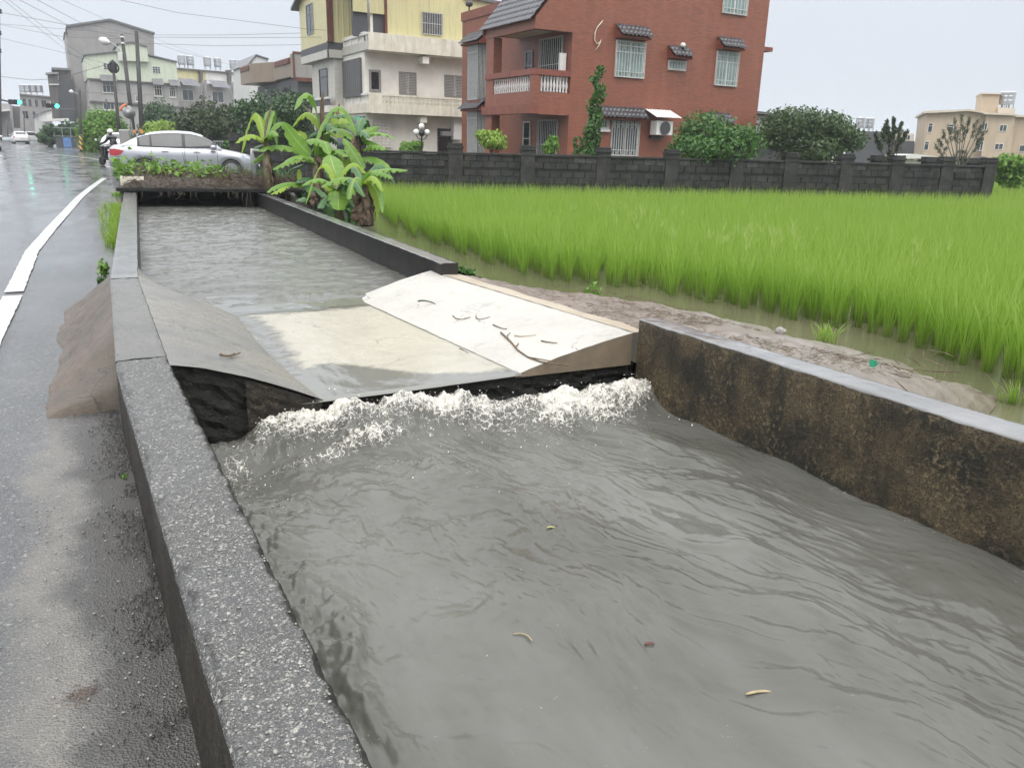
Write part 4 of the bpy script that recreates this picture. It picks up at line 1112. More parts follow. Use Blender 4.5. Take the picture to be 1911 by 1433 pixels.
banana('rightmost banana plant with long blades arching towards the rice', Z(1285, 1370), 12.4, [Z(1285, 1370), Z(1265, 1150), Z(1250, 930)],
       [([(1310, 815), (1430, 800), (1560, 785), (1700, 810)], 92, 'ban', (0, -.4), .6), ([(1230, 930), (1160, 890), (1095, 1105)], 130, 'ban', (0, -.4), .75), ([(1240, 915), (1330, 850), (1400, 900), (1440, 1250)], 80, 'ban', (0, -.5), .5, 0, TC),
        ([(1300, 960), (1350, 1100), (1385, 1290)], 90, 'ban_y', (.1, .1), .2, 0, TC), ([(1330, 820), (1440, 830), (1550, 885)], 70, 'ban', (-.2, -.4), .8), ([(1260, 900), (1300, 850), (1340, 810)], 26, 'ban_y', (0, -.1), .2)],
       [((1245, 940), (1280, 1360), .16, 90), ((1190, 1130), (1180, 1330), .12, 40)], (), .11, 'ban_dead')

for k, (px, py, w, h, n, m, lab) in enumerate(((585, 383, .45, .5, 420, 'lf_dark', 'dark undergrowth between the banana stems'), (640, 405, .4, .4, 320, 'lf_mid', 'green undergrowth at the foot of the shaggy banana trunk'), (530, 365, .5, .45, 300, 'lf_mid', 'low weeds below the left banana plant'), (668, 385, .35, .6, 300, 'lf_dark', 'dark herbs behind the front banana plant'))):
    p = onz(px, py, .05)
    r = thing('undergrowth', lab, 'weeds', (p[0], p[1], -.1)); crown('leaves', [(0, 0, h * .5, w, w, h * .6)], n, .12, M[m], r, shell=.1)
# ------------------------------------------------------------------ building materials
def tile_mat(name, c1, c2, mortar, w, h, gap=.006, rough=.45, bump=.5, obj=True, streak=.0, dirt=(.05, .045, .04)):
    t = NT(name)
    g = t.n('ShaderNodeNewGeometry'); tcn = t.n('ShaderNodeTexCoord')
    p = t.n('ShaderNodeSeparateXYZ'); t.l(tcn.outputs['Object'], p.inputs[0])
    nn = t.n('ShaderNodeSeparateXYZ'); t.l(tcn.outputs['Normal'], nn.inputs[0])
    ax, ay = t.math('ABSOLUTE', nn.outputs[0]), t.math('ABSOLUTE', nn.outputs[1])
    u = t.math('ADD', t.math('MULTIPLY', p.outputs[0], t.math('GREATER_THAN', ay, .5)), t.math('MULTIPLY', p.outputs[1], t.math('GREATER_THAN', ax, .5)))
    cv = t.n('ShaderNodeCombineXYZ'); t.l(u, cv.inputs[0]); t.l(p.outputs[2], cv.inputs[1])
    b = t.n('ShaderNodeTexBrick'); t.l(cv.outputs[0], b.inputs['Vector'])
    t.set(b.inputs['Color1'], c1); t.set(b.inputs['Color2'], c2); t.set(b.inputs['Mortar'], mortar)
    b.inputs['Scale'].default_value = 1.0; b.inputs['Brick Width'].default_value = w; b.inputs['Row Height'].default_value = h
    b.inputs['Mortar Size'].default_value = gap; b.inputs['Mortar Smooth'].default_value = .2; b.inputs['Bias'].default_value = 0
    col = t.mix(t.mr(t.noise(.55, 5, .6), .35, .7, 0, .4), b.outputs['Color'], t.mix(.5, c2, c1))
    st = t.noise(1.0, 5, .65, t.scale(t.pos, (3, 3, .25)))
    col = t.mix(t.mr(st, .5, .72, 0, streak), col, dirt)
    inv = t.math('SUBTRACT', 1.0, b.outputs['Fac'])
    return t.done(t.bsdf(col, rough, 0, t.bump(inv, bump, .012), .4))
M['brick'] = tile_mat('red_brick_tile', (.31, .096, .050), (.225, .07, .038), (.12, .07, .055), .24, .07, .010, .38, .5, streak=.35, dirt=(.33, .13, .085))
M['brick_trim'] = sm('red_brick_trim', (.24, .068, .042), .45, (.17, .05, .033), 2.2, .2, 30, streak=.3)
M['whitetile'] = tile_mat('white_wall_tile', (.60, .58, .52), (.52, .50, .44), (.30, .29, .26), .22, .07, .008, .35, .4, streak=.5, dirt=(.35, .32, .26))
M['browntile'] = tile_mat('brown_wall_tile', (.30, .23, .17), (.24, .185, .14), (.16, .13, .10), .2, .07, .007, .4, .4, streak=.3)
M['render'] = sm('pale_render', (.76, .73, .66), .6, (.64, .61, .55), 1.2, .1, 20, streak=.12)
M['stained'] = sm('black_streaked_render', (.74, .70, .59), .6, (.62, .57, .46), 2.2, .2, 20, streak=.6)
def corrug(name, c, c2, pitch, rough=.4, depth=.6):
    t = NT(name)
    tcn = t.n('ShaderNodeTexCoord'); p = t.n('ShaderNodeSeparateXYZ'); t.l(tcn.outputs['Object'], p.inputs[0])
    u = t.math('ADD', p.outputs[0], p.outputs[1])
    w = t.math('SINE', t.math('MULTIPLY', u, 2 * math.pi / pitch))
    k = t.mr(w, .4, .95)
    col = t.mix(t.mr(t.noise(1.2, 4), .4, .7, 0, .5), c, c2)
    col = t.mix(t.math('MULTIPLY', t.mr(t.noise(1.0, 4, .6, t.scale(t.pos, (6, 6, .4))), .5, .7), .4), col, tuple(x * .55 for x in c))
    return t.done(t.bsdf(col, rough, 0, t.bump(k, depth, .03), .45))
M['yellowmetal'] = corrug('cream_metal_siding', (.62, .57, .31), (.55, .50, .28), .33)
M['greenmetal'] = corrug('pale_green_metal_siding', (.56, .60, .48), (.49, .53, .42), .5)
M['whitemetal'] = corrug('white_metal_siding', (.60, .60, .58), (.50, .51, .50), .3)
M['graywall'] = sm('grey_render', (.30, .285, .275), .6, (.245, .235, .228), .5, .1, 10, streak=.3)
M['graywall2'] = sm('light_grey_tile', (.36, .345, .33), .5, (.30, .29, .28), .6, .1, 10, streak=.3)
M['darkwall'] = sm('dark_brown_tile', (.13, .115, .11), .5, (.10, .09, .085), .8, .1, 10, streak=.3)
M['beige'] = sm('beige_render', (.52, .42, .30), .6, (.45, .36, .26), .5, .1, 10, streak=.3)
M['beige2'] = sm('beige_trim', (.60, .53, .42), .6, (.52, .46, .37), .8)
M['charcoal'] = sm('charcoal_cladding', (.075, .078, .085), .5, (.06, .062, .068), .6, .1, 10)
M['rooftrim'] = sm('grey_roof_edge', (.17, .17, .175), .5, (.12, .12, .125), 1.5)
M['white'] = sm('white_paint', (.72, .71, .68), .4, (.62, .61, .58), 3, streak=.2)
M['whitebal'] = sm('white_baluster', (.70, .66, .64), .4, (.55, .50, .49), 9, streak=.2)
M['gal'] = sm('grey_metal_frame', (.34, .35, .35), .4, (.26, .27, .27), 6, metal=.3)
M['grille'] = sm('pale_window_grille', (.55, .56, .54), .4, (.42, .43, .42), 8)
M['dkframe'] = sm('dark_window_frame', (.06, .06, .062), .4, (.045, .045, .046), 6)
M['louvre'] = sm('grey_louvre', (.26, .25, .235), .5, (.20, .195, .185), 6)
M['rooftile'] = sm('dark_glazed_tile', (.05, .052, .062), .22, (.085, .088, .10), 5, .2, 30)
M['hoodtile'] = sm('black_hood_tile', (.028, .027, .032), .3, (.05, .048, .055), 8, .2, 30)
M['hoodgrey'] = sm('grey_hood_tile', (.20, .20, .22), .4, (.14, .14, .155), 2)
M['rust'] = sm('rust_red_trim', (.15, .045, .03), .6, (.10, .035, .025), 4, streak=.3)
M['steel'] = sm('stainless_steel', (.52, .53, .54), .28, (.42, .43, .44), 3, metal=.9)
M['screen'] = corrug('dark_roller_screen', (.10, .10, .10), (.075, .075, .076), .35, .5)
def glass_mat(name, c, rough=.06, c2=None):
    t = NT(name)
    col = t.mix(t.mr(t.noise(1.3, 3), .4, .6), c, c2 or tuple(x * .5 for x in c))
    return t.done(t.bsdf(col, rough, 0, None, .6))
M['glass'] = glass_mat('window_glass', (.06, .075, .08))
M['glass_c'] = glass_mat('curtained_glass', (.30, .40, .38), .1, (.20, .28, .27))
M['glass_d'] = glass_mat('dark_glass', (.018, .02, .023))

# ------------------------------------------------------------------ building helpers (local axes: x along the face, y into it)
def building(name, label, cat, ox, oy, ang=0.0, oz=0.0):
    r = thing(name, label, cat, (ox, oy, oz), ang); f = Frame(ox, oy, ang, oz)
    return r, f
def side(mode, c):
    """Maps (along, outwards, z) to local xyz for a front face at y=c or a left face at x=c."""
    return (lambda u, d, z: (u, c - d, z)) if mode == 'y' else (lambda u, d, z: (c - d, u, z))
def fbox(mb, S, u0, u1, d0, d1, z0, z1):
    a, b = S(u0, d0, z0), S(u1, d1, z1)
    return mb.box(a[0], a[1], a[2], b[0], b[1], b[2])
def window(root, mode, c, u0, z0, u1, z1, fm='gal', gm='glass', mull=1, trans=0, bars=0, fw=.05, sill=False, pattern=False, proud=.05, barm='grille', name='window'):
    S = side(mode, c); u0, u1 = min(u0, u1), max(u0, u1); z0, z1 = min(z0, z1), max(z0, z1)
    mb = MB()
    fbox(mb, S, u0, u1, -.02, proud, z0, z0 + fw); fbox(mb, S, u0, u1, -.02, proud, z1 - fw, z1)
    fbox(mb, S, u0, u0 + fw, -.02, proud, z0 + fw, z1 - fw); fbox(mb, S, u1 - fw, u1, -.02, proud, z0 + fw, z1 - fw)
    for k in range(1, mull + 1):
        u = u0 + (u1 - u0) * k / (mull + 1); fbox(mb, S, u - fw * .4, u + fw * .4, -.02, proud - .006, z0 + fw, z1 - fw)
    for k in range(1, trans + 1):
        z = z0 + (z1 - z0) * (1 - .3 * k) if trans == 1 else z0 + (z1 - z0) * k / (trans + 1)
        fbox(mb, S, u0 + fw, u1 - fw, -.02, proud - .011, z - fw * .35, z + fw * .35)
    w = mb.obj(name, M[fm], root); w['kind'] = 'thing'
    fbox(MB(), S, u0 + fw * .5, u1 - fw * .5, -.02, .015, z0 + fw * .5, z1 - fw * .5).obj('pane', M[gm], w)
    if sill:
        fbox(MB(), S, u0 - .06, u1 + .06, -.02, .12, z0 - .10, z0 - .002).obj('sill', M[fm], w)
    if bars:
        g = MB(); bw = .014; d0, d1 = proud + .03, proud + .05
        for k in range(bars + 1):
            u = u0 + (u1 - u0) * k / bars
            fbox(g, S, u - bw, u + bw, d0, d1, z0, z1)
        nzs = [z0 + .02, z1 - .02] + ([z0 + .16 * (z1 - z0), z1 - .14 * (z1 - z0)] if pattern else [(z0 + z1) / 2])
        for z in nzs: fbox(g, S, u0 - bw, u1 + bw, d0 - .004, d1 + .004, z - bw, z + bw)
        if pattern:
            for k in range(bars):
                u = u0 + (u1 - u0) * (k + .5) / bars
                for za, zb in ((z1 - .24 * (z1 - z0), z1 - .06 * (z1 - z0)), (z0 + .05 * (z1 - z0), z0 + .12 * (z1 - z0))):
                    if k % 2 == 0: fbox(g, S, u - bw * .8, u + bw * .8, d0 + .002, d1 - .002, za, zb)
        gg = g.obj('grille', M[barm], w); gg['kind'] = 'stuff'
    return w
def wave_sheet(mb, origin, eu, ev, nu, nv, amp, pitch, step=0.0, rows=1, nrm=(0, 0, 1)):
    """A corrugated tile surface over origin + a*eu + b*ev with courses stepping along ev."""
    o, eu, ev, nrm = map(lambda q: np.array(q, float), (origin, eu, ev, nrm)); L = np.linalg.norm(eu)
    rws = []
    for b in range(nv + 1):
        t = b / nv; fr = (t * rows) % 1.0 if t < 1 else 1.0
        r = []
        for a in range(nu + 1):
            s = a / nu
            h = amp * abs(math.cos(math.pi * s * L / pitch)) + step * (1 - fr)
            r.append(o + eu * s + ev * t + nrm * h)
        rws.append(r)
    return mb.grid(rws)
def hood(root, mode, c, u0, u1, z0, z1, out=.42, name='window_hood'):
    S = side(mode, c)
    mb = MB()
    prof = [(-.02, z0), (out * .82, z0), (out * .9, z0 + .05), (-.02, z1 - .05)]
    a = [S(u0, d, z) for d, z in prof]; b = [S(u1, d, z) for d, z in prof]; n = len(prof)
    mb.add(a + b, [tuple(range(n)), tuple(range(n, 2 * n))[::-1]] + [(i, n + i, n + (i + 1) % n, (i + 1) % n) for i in range(n)])
    h = mb.obj(name, M['brick_trim'], root, fix=True); h['kind'] = 'thing'
    o = np.array(S(u0 - .06, out, z0 + .06)); eu = np.array(S(u1 + .06, out, z0 + .06)) - o; ev = np.array(S(u0 - .06, .01, z1)) - o
    nr = np.cross(eu, ev); nr /= np.linalg.norm(nr); nr *= 1 if nr[2] > 0 else -1
    t = MB(); wave_sheet(t, o, eu, ev, max(8, int(abs(u1 - u0) / .04)), 8, .06, .21, .035, 3, nr)
    t.obj('tiles', M['hoodtile'], h, smooth=False)
    return h
def pxpoly(frame, pts, y=0.0):
    return [(lambda q: (q[0], y, q[1]))(frame.y(px, py, y)) for px, py in pts]
def pxwall(root, frame, name, pts, depth, mat, y=0.0):
    return MB().prism(pxpoly(frame, pts, y), 0, (0, depth, 0)).obj(name, M[mat], root, fix=True)
def pxwin(root, frame, x0, y0, x1, y1, y=0.0, **kw):
    a, b = frame.y(x0, y0, y), frame.y(x1, y1, y)
    return window(root, 'y', y, a[0], b[1], b[0], a[1], **kw)

# ------------------------------------------------------------------ red brick house
rh, F = building('brick_house', 'red brick tiled house with a tiled balcony roof and white balusters', 'house', 18.35, 28.0)
XR = F.y(1420, 150)[0]
def part(mb, name, mat, root, **k): return mb.obj(name, M[mat], root, **k)
part(MB().box(0, 0, -.3, XR, 4.3, 11.0), 'wall', 'brick', rh)
part(MB().box(.003, 4.3, -.3, XR - .01, 10.0, 7.40), 'wall', 'brick', rh)
part(MB().box(-.05, 4.32, 7.22, .25, 10.05, 7.62), 'parapet', 'brick_trim', rh)
part(MB().box(XR, .2, 5.9, XR + .75, 3.5, 6.08), 'ledge', 'brick_trim', rh)
lx = -1.72
# balcony: floor slab, fascia, corner post, rails, balusters
part(MB().box(lx, .0, 3.0, -.002, 4.1, 3.32), 'balcony_slab', 'brick', rh)
part(MB().box(lx - .10, -.006, 2.66, lx + .25, 4.25, 2.998), 'fascia', 'brick_trim', rh)
part(MB().box(lx + .252, -.004, 2.64, -.003, .24, 2.998), 'fascia', 'brick', rh)
part(MB().box(lx, -.004, 3.322, lx + .3, .3, 4.10), 'corner_post', 'brick', rh)
part(MB().box(lx - .03, -.03, 4.10, -.003, .22, 4.32), 'rail', 'brick_trim', rh)
part(MB().box(lx - .03, .222, 4.10, lx + .2, 4.1, 4.32), 'rail', 'brick_trim', rh)
part(MB().box(lx + .302, -.002, 3.322, -.003, .2, 3.48), 'kerb', 'brick', rh)
part(MB().box(lx, .302, 3.322, lx + .2, 4.1, 3.48), 'kerb', 'brick', rh)
part(MB().box(lx + .02, 3.42, 3.482, lx + .42, 4.1, 4.098), 'pier', 'brick', rh)
part(MB().box(lx + .02, 3.42, 4.322, lx + .42, 4.1, 5.74), 'pier', 'brick', rh)
part(MB().box(lx + .02, 3.5, -.3, lx + .42, 4.1, 2.655), 'pier', 'brick', rh)
bal = MB().lathe([(.045, 0), (.045, .05), (.03, .08), (.055, .2), (.06, .27), (.03, .42), (.028, .5), (.042, .53), (.045, .6)], 8).mesh('baluster', M['whitebal'], smooth=True)
def baluster(x, y):
    o = bpy.data.objects.new('baluster', bal); o.location = (x, y, 3.49); link(o, rh)
for k in range(9): baluster(lx + .42 + k * (-.08 - lx - .42) / 8.3, .1)
for k in range(17): baluster(lx + .1, .42 + k * (3.36 - .42) / 16)
part(MB().box(lx + .03, .03, 5.90, -.002, 4.08, 5.98), 'ceiling', 'render', rh)
part(MB().box(lx, .302, 5.74, lx + .2, 4.15, 6.16), 'beam', 'brick', rh)
part(MB().prism([(lx, -.003, 5.74), (-.002, -.003, 5.74), (-.002, -.003, 8.15), (lx, -.003, 6.14)], 0, (0, .3, 0)), 'gable_wall', 'brick', rh, fix=True)
t = MB(); ev = np.array([1.95, 0, 2.30]); nr = np.cross([0, 1, 0], ev); nr = nr / np.linalg.norm(nr); nr = nr if nr[2] > 0 else -nr
wave_sheet(t, (lx - .16, -.05, 6.02), (0, 4.35, 0), ev, 150, 36, .075, .16, .05, 9, nr)
part(t, 'roof_tiles', 'rooftile', rh)
part(MB().prism([(lx - .1, 4.16, 5.9), (lx - .1, 4.16, 6.1), (-.002, 4.16, 8.3), (-.002, 4.16, 5.9)], 0, (0, .12, 0)), 'gable_wall', 'brick_trim', rh, fix=True)
# loggia back wall fittings
window(rh, 'x', 0, .62, 3.6, 2.35, 5.7, 'gal', 'glass_d', 1, 0, 11)
window(rh, 'x', 0, 3.0, 3.33, 3.62, 5.35, 'gal', 'glass_d', 0, 1, name='door')
window(rh, 'x', 0, .75, .5, 2.3, 2.5, 'gal', 'glass_d', 1, 0, 11)
window(rh, 'x', 0, 3.0, .05, 3.62, 2.45, 'white', 'glass_d', 0, 1, name='door')
part(MB().box(-.34, .30, 3.9, -.05, .42, 5.0), 'wall_cabinet', 'white', rh)
for (z0, z1) in ((3.5, 5.95), (.6, 2.95)):
    y0, y1 = F.x(905, 100, -.1)[0], F.x(876, 100, -.1)[0]
    b = part(MB().prism([(-.002, y0, z0 - .2), (-.32, y0 + .3, z0 - .2), (-.32, y1 - .3, z0 - .2), (-.002, y1, z0 - .2)], 0, (0, 0, .2)), 'bay_base', 'brick_trim', rh, fix=True)
    part(MB().prism([(-.002, y0 + .04, z0), (-.30, y0 + .3, z0), (-.30, y1 - .3, z0), (-.002, y1 - .04, z0)], 0, (0, 0, z1 - z0)), 'bay_glass', 'glass', rh, fix=True)
    g = MB()
    for k in range(13):
        u = y0 + .3 + (y1 - y0 - .6) * k / 12; g.box(-.335, u - .015, z0, -.315, u + .015, z1)
    for k in range(6):
        q = k / 6; g.box(-.02 - .3 * q - .015, y0 + .04 + .26 * q - .015, z0, -.02 - .3 * q + .01, y0 + .04 + .26 * q + .01, z1)
    for z in (z0 + .02, z1 - .3, z1 - .02): g.box(-.345, y0 + .3, z - .015, -.312, y1 - .3, z + .015)
    gg = part(g, 'bay_grille', 'grille', rh); gg['kind'] = 'stuff'
    hood(rh, 'x', 0, y0 - .25, y1 + .1, z1 + .03, z1 + .62, .62)
# front windows with hoods
def W(x0, y0, x1, y1): a, b = F.y(x0, y0), F.y(x1, y1); return a[0], b[1], b[0], a[1]
w1 = W(1150, 75, 1199, 148); w2 = W(1247, 112, 1277, 134); w3 = W(1338, 95, 1372, 163); w4 = W(1353, -40, 1391, 31); wg = W(1142, 222, 1188, 292); ws = W(1113, 222, 1134, 242)
window(rh, 'y', 0, *w1, 'white', 'glass_c', 1, 1, 10, pattern=True)
window(rh, 'y', 0, *w2, 'white', 'glass_c', 0, 0, 6, pattern=True)
window(rh, 'y', 0, *w3, 'white', 'glass_c', 1, 1, 7, pattern=True)
window(rh, 'y', 0, *w4, 'white', 'glass_c', 1, 1, 7, pattern=True)
window(rh, 'y', 0, *wg, 'white', 'glass', 1, 0, 12, pattern=True)
window(rh, 'y', 0, *ws, 'white', 'glass', 0, 0, 5, pattern=True, sill=True)
a = F.y(1002, 0)[0]; window(rh, 'y', 0, F.y(1165, -40)[0], 8.1, F.y(1197, -40)[0], 9.2, 'white', 'glass_c', 1, 0, 6)
for (x0, y0, x1, y1) in ((1147, 53, 1214, 75), (1245, 92, 1290, 111), (1337, 76, 1387, 95), (1114, 206, 1206, 224), (1313, 218, 1367, 232)):
    a, b = F.y(x0, y0), F.y(x1, y1); c_ = F.y((x0 + x1) / 2, (y0 + y1) / 2)
    hood(rh, 'y', 0, a[0] + .05, b[0] - .3, c_[1] - .22, c_[1] + .30, .5)
a, b = F.y(1312, 236), F.y(1360, 290)
window(rh, 'y', 0, a[0], b[1], b[0], a[1] - .2, 'white', 'glass', 1, 0, 8, pattern=True)
# things fixed to the brick house
def wall_pts(pts, d): return [(F.y(px, py)[0] + 18.35, 28.0 - d, F.y(px, py)[1]) for px, py in pts]
o = MB().tube(wall_pts([(1123, 40), (1113, 52), (1109, 62), (1108, 75), (1112, 83), (1118, 80), (1121, 74), (1117, 84), (1110, 95)], .06), .025, 6).obj('conduit', M['beige2'], None, smooth=True)
tag(o, 'curled loose pipe hanging on the red brick wall', 'pipe')
ac = thing('air_conditioner', 'white outdoor air conditioner under a small awning on the brick wall', 'air conditioner', (18.35, 28, 0))
a, b = F.y(1209, 226), F.y(1241, 253)
part(MB().box(a[0], -.62, b[1], b[0] - .12, -.2, a[1]), 'body', 'white', ac)
part(MB().box(a[0] + .1, -.2, b[1] - .12, b[0] - .2, -.002, b[1] - .04), 'bracket', 'dkframe', ac)
cx, cz = a[0] + (b[0] - .12 - a[0]) * .5, (a[1] + b[1]) / 2
part(MB().lathe([(.02, 0), (.24, 0), (.27, .01), (.27, .03), (.02, .03)], 16, (cx, -.655, cz), Matrix.Rotation(math.pi / 2, 3, 'X')), 'fan_grille', 'dkframe', ac)
t = MB(); wave_sheet(t, (a[0] - .25, -.85, a[1] + .12), (b[0] - a[0] + .45, 0, 0), (0, .83, .34), 40, 4, .03, .14, 0, 1, (0, 0, 1))
part(t, 'awning', 'white', ac)
for (px, py, lab) in ((1268, 87, 'small white security light above the little window hood of the brick house'),):
    q = wall_pts([(px, py)], .22)[0]
    l = thing('wall_lamp', lab, 'lamp', q)
    part(MB().lathe([(.03, -.08), (.11, -.05), (.13, .02), (.09, .10), (.02, .13)], 10), 'lamp_head', 'white', l, smooth=True)
    part(MB().box(-.03, .02, -.03, .03, .22, .03), 'arm', 'gal', l)
q = atx_ = onx(872, 26, 18.35); l = thing('floodlight', 'small round floodlight on the brick parapet', 'lamp', (18.45, float(q[1]), 7.63))
part(MB().lathe([(.04, 0), (.04, .18), (.02, .2)], 8), 'stand', 'dkframe', l)
part(MB().lathe([(.05, .2), (.17, .25), (.19, .38), (.12, .46)], 10), 'lamp_head', 'dkframe', l, smooth=True)

# ------------------------------------------------------------------ pale house with cream metal top storey
ph, G = building('pale_house', 'weathered white house with streaked balconies and a cream metal top storey', 'house', 15.56, 43.7)
z = lambda px, py, y=0.0: G.y(px, py, y)[1]
gx = lambda px, py=150, y=0.0: G.y(px, py, y)[0]
XE = 9.0
part(MB().box(-.02, .9, -.3, XE, 11.5, 7.2), 'wall', 'render', ph)
part(MB().box(-.05, 0, z(690, 93), XE, .16, z(690, 60)), 'parapet', 'stained', ph)
part(MB().box(-.02, .162, z(690, 93) - .02, XE, .898, z(690, 93) + .12), 'balcony_slab', 'render', ph)
zb0, zb1, zbm = z(690, 211), z(690, 174), z(690, 194)
part(MB().box(-.05, 0, zb0, XE, .14, zbm), 'balcony_wall', 'stained', ph)
part(MB().box(-.05, .0, zb1 - .10, XE, .14, zb1), 'rail', 'stained', ph)
part(MB().box(-.05, .0, zbm + .002, .62, .14, zb1 - .102), 'rail_post', 'stained', ph)
part(MB().box(-.02, .142, zb0, XE, .898, zb0 + .14), 'balcony_slab', 'render', ph)
def breeze(root, x0, z0, x1, z1, y, nx, nz, mat='render', name='breeze_block_screen'):
    """Pierced screen blocks: a frame with a diagonal cross-petal in each, one welded lattice."""
    mb = MB(); dx, dz = (x1 - x0) / nx, (z1 - z0) / nz; b = .022
    for i in range(nx + 1): mb.box(x0 + i * dx - b, y, z0 - b, x0 + i * dx + b, y + .1, z1 + b)
    for j in range(nz + 1): mb.box(x0, y + .004, z0 + j * dz - b, x1, y + .096, z0 + j * dz + b)
    for i in range(nx):
        for j in range(nz):
            cx, cz = x0 + (i + .5) * dx, z0 + (j + .5) * dz
            for s in (1, -1):
                Mx = Matrix.Translation((cx, y + .05, cz)) @ Matrix.Rotation(s * math.atan2(dz, dx), 4, 'Y')
                mb.box(-math.hypot(dx, dz) / 2, -.035 - .003 * s, -.017, math.hypot(dx, dz) / 2, .035 + .003 * s, .017, Mx)
            mb.lathe([(.05, -.04), (.05, .04)], 8, (cx, y + .05, cz), Matrix.Rotation(math.pi / 2, 3, 'X'))
    o = mb.obj(name, M[mat], root); o['kind'] = 'stuff'
    return o
breeze(ph, .66, zbm + .03, XE - .4, zb1 - .13, .02, 32, 2, 'stained')
bx0, bz0, bx1, bz1 = gx(692, 230, .9), z(692, 274, .9), gx(728, 230, .9), z(705, 226, .9)
part(MB().box(bx0, .87, bz0, bx1, .896, bz1), 'screen_back', 'glass_d', ph)
breeze(ph, bx0, bz0, bx1, bz1, .76, 5, 8)
for (px, py) in ((797, 110), (793, 221)):
    bx = gx(px, py); bz = z(px, py)
    part(MB().box(bx - .2, .15, bz - .25, bx + .2, .897, bz + .12), 'beam_end', 'render', ph)
def louvred(x0, y0, x1, y1):
    a, b = G.y(x0, y0, .9), G.y(x1, y1, .9)
    w = window(ph, 'y', .9, a[0], b[1], b[0], a[1], 'louvre', 'white', 1)
    mb = MB(); n = 13; S = side('y', .9)
    for half in (0, 1):
        ua = a[0] + .06 + half * (b[0] - a[0]) / 2; ub = a[0] + (half + 1) * (b[0] - a[0]) / 2 - .06
        for k in range(n):
            zz = b[1] + .1 + (a[1] - b[1] - .2) * k / (n - 1)
            fbox(mb, S, ua, ub, .02, .045, zz - .03, zz + .022)
    o = mb.obj('slats', M['louvre'], w); o['kind'] = 'stuff'
louvred(744, 134, 777, 179); louvred(829, 140, 868, 183)
a, b = G.y(688, 130, .9), G.y(711, 172, .9)
window(ph, 'y', .9, a[0], b[1], b[0], a[1], 'louvre', 'glass_d', 0, 0, fw=.12)
a, b = G.y(816, 240, .9), G.y(843, 290, .9)
window(ph, 'y', .9, a[0], b[1], b[0], a[1], 'dkframe', 'glass_d', 0, 1)
w_ = part(MB().box(a[0] + .15, .5, (a[1] + b[1]) / 2 + .35, b[0] - .1, .86, a[1] - .15), 'window_air_conditioner', 'gal', ph)
a, b = G.y(846, 218, .5), G.y(861, 261, .5)
part(MB().box(a[0], .4, b[1], b[0], .85, a[1]), 'meter_box', 'white', ph)
# cream metal storey on top
x0 = gx(722, 60, 1.3); zt = 13.2
part(MB().prism([(x0, 1.3, 7.0), (XE, 1.3, 7.0), (XE, 1.3, z(905, 6, 1.3)), (gx(868, -2, 1.3), 1.3, z(868, -2, 1.3)), (x0 + 1, 1.3, zt), (x0, 1.3, zt)], 0, (0, 9.0, 0)), 'metal_storey', 'yellowmetal', ph, fix=True)
part(MB().prism([(gx(866, -4, 1.1), 1.1, z(866, -4, 1.1)), (XE + .3, 1.1, z(908, 6, 1.1)), (XE + .3, 1.1, z(908, 6, 1.1) + .15), (gx(866, -4, 1.1), 1.1, z(866, -4, 1.1) + .15)], 0, (0, 9.3, 0)), 'roof_edge', 'rooftrim', ph, fix=True)
part(MB().box(x0 - .12, 1.24, 7.0, x0 + .02, 1.5, zt), 'corner_trim', 'rust', ph)
part(MB().box(x0 - 1.9, 1.32, z(695, 25, 1.3), x0 - .122, 1.45, zt), 'gable_panel', 'yellowmetal', ph)
part(MB().box(x0 - 1.9, 1.5, 7.0, x0 - .13, 1.6, z(695, 25, 1.3) + .3), 'recess_wall', 'charcoal', ph)
part(MB().box(x0 - 1.0, 1.47, 7.2, x0 - .75, 1.495, z(695, 25, 1.3)), 'pilaster', 'render', ph)
a, b = G.y(787, 22, 1.3), G.y(825, 68, 1.3)
window(ph, 'y', 1.3, a[0], b[1], b[0], a[1], 'gal', 'glass_d', 0, 0, 12, proud=.04, barm='grille')
# left face: zigzag tiled parapets, screen, metal room at the far end
yA, yB = 4.6, 10.6
zp0, zp1 = z(690, 93), z(690, 60)
part(MB().box(-.10, .165, zp0 + .02, .06, yA, zp1 - .42), 'tiled_parapet', 'whitetile', ph)
part(MB().box(-.10, .165, zp1 - .10, .06, yA, zp1), 'rail', 'white', ph)
for k in range(4):
    yy = .4 + k * (yA - .6) / 3
    part(MB().box(-.08, yy - .06, zp1 - .418, .05, yy + .06, zp1 - .102), 'rail_post', 'white', ph)
part(MB().box(.0, .2, zp1 - .42, .03, yA, zp1 - .11), 'rail_screen', 'charcoal', ph)
part(MB().box(-.95, yA + .02, zp0 - .1, -.02, yB, zp1 - .55), 'tiled_parapet', 'whitetile', ph)
part(MB().box(-.93, yA + .03, zp1 - .548, -.02, yB, zp1 - .15), 'dark_band', 'charcoal', ph)
part(MB().box(-.97, yA + .0, zp0 - .12, -.90, yA + .14, zp1 - .1), 'downpipe', 'dkframe', ph)
part(MB().box(-.92, yA + .05, zp1 - .148, .6, yB - .05, 10.6), 'metal_room', 'yellowmetal', ph)
part(MB().box(-.95, yA - .1, zp1 - .14, -.6, yA + .045, 11), 'corner_trim', 'rust', ph)
window(ph, 'x', -.92, 7.4, zp1 + .6, 8.9, zp1 + 2.3, 'gal', 'glass', 1, 1)
part(MB().box(.55, 1.7, 7.0, .65, yA + .1, 11), 'recess_wall', 'screen', ph)
rp = [(-1.2, yB + .6, z(571, 28)), ]
rl = [(-1.25, 11.2, G.x(571, 26, -1.25)[1]), (-1.25, 0.6, G.x(571, 26, -1.25)[1] + 3.4)]
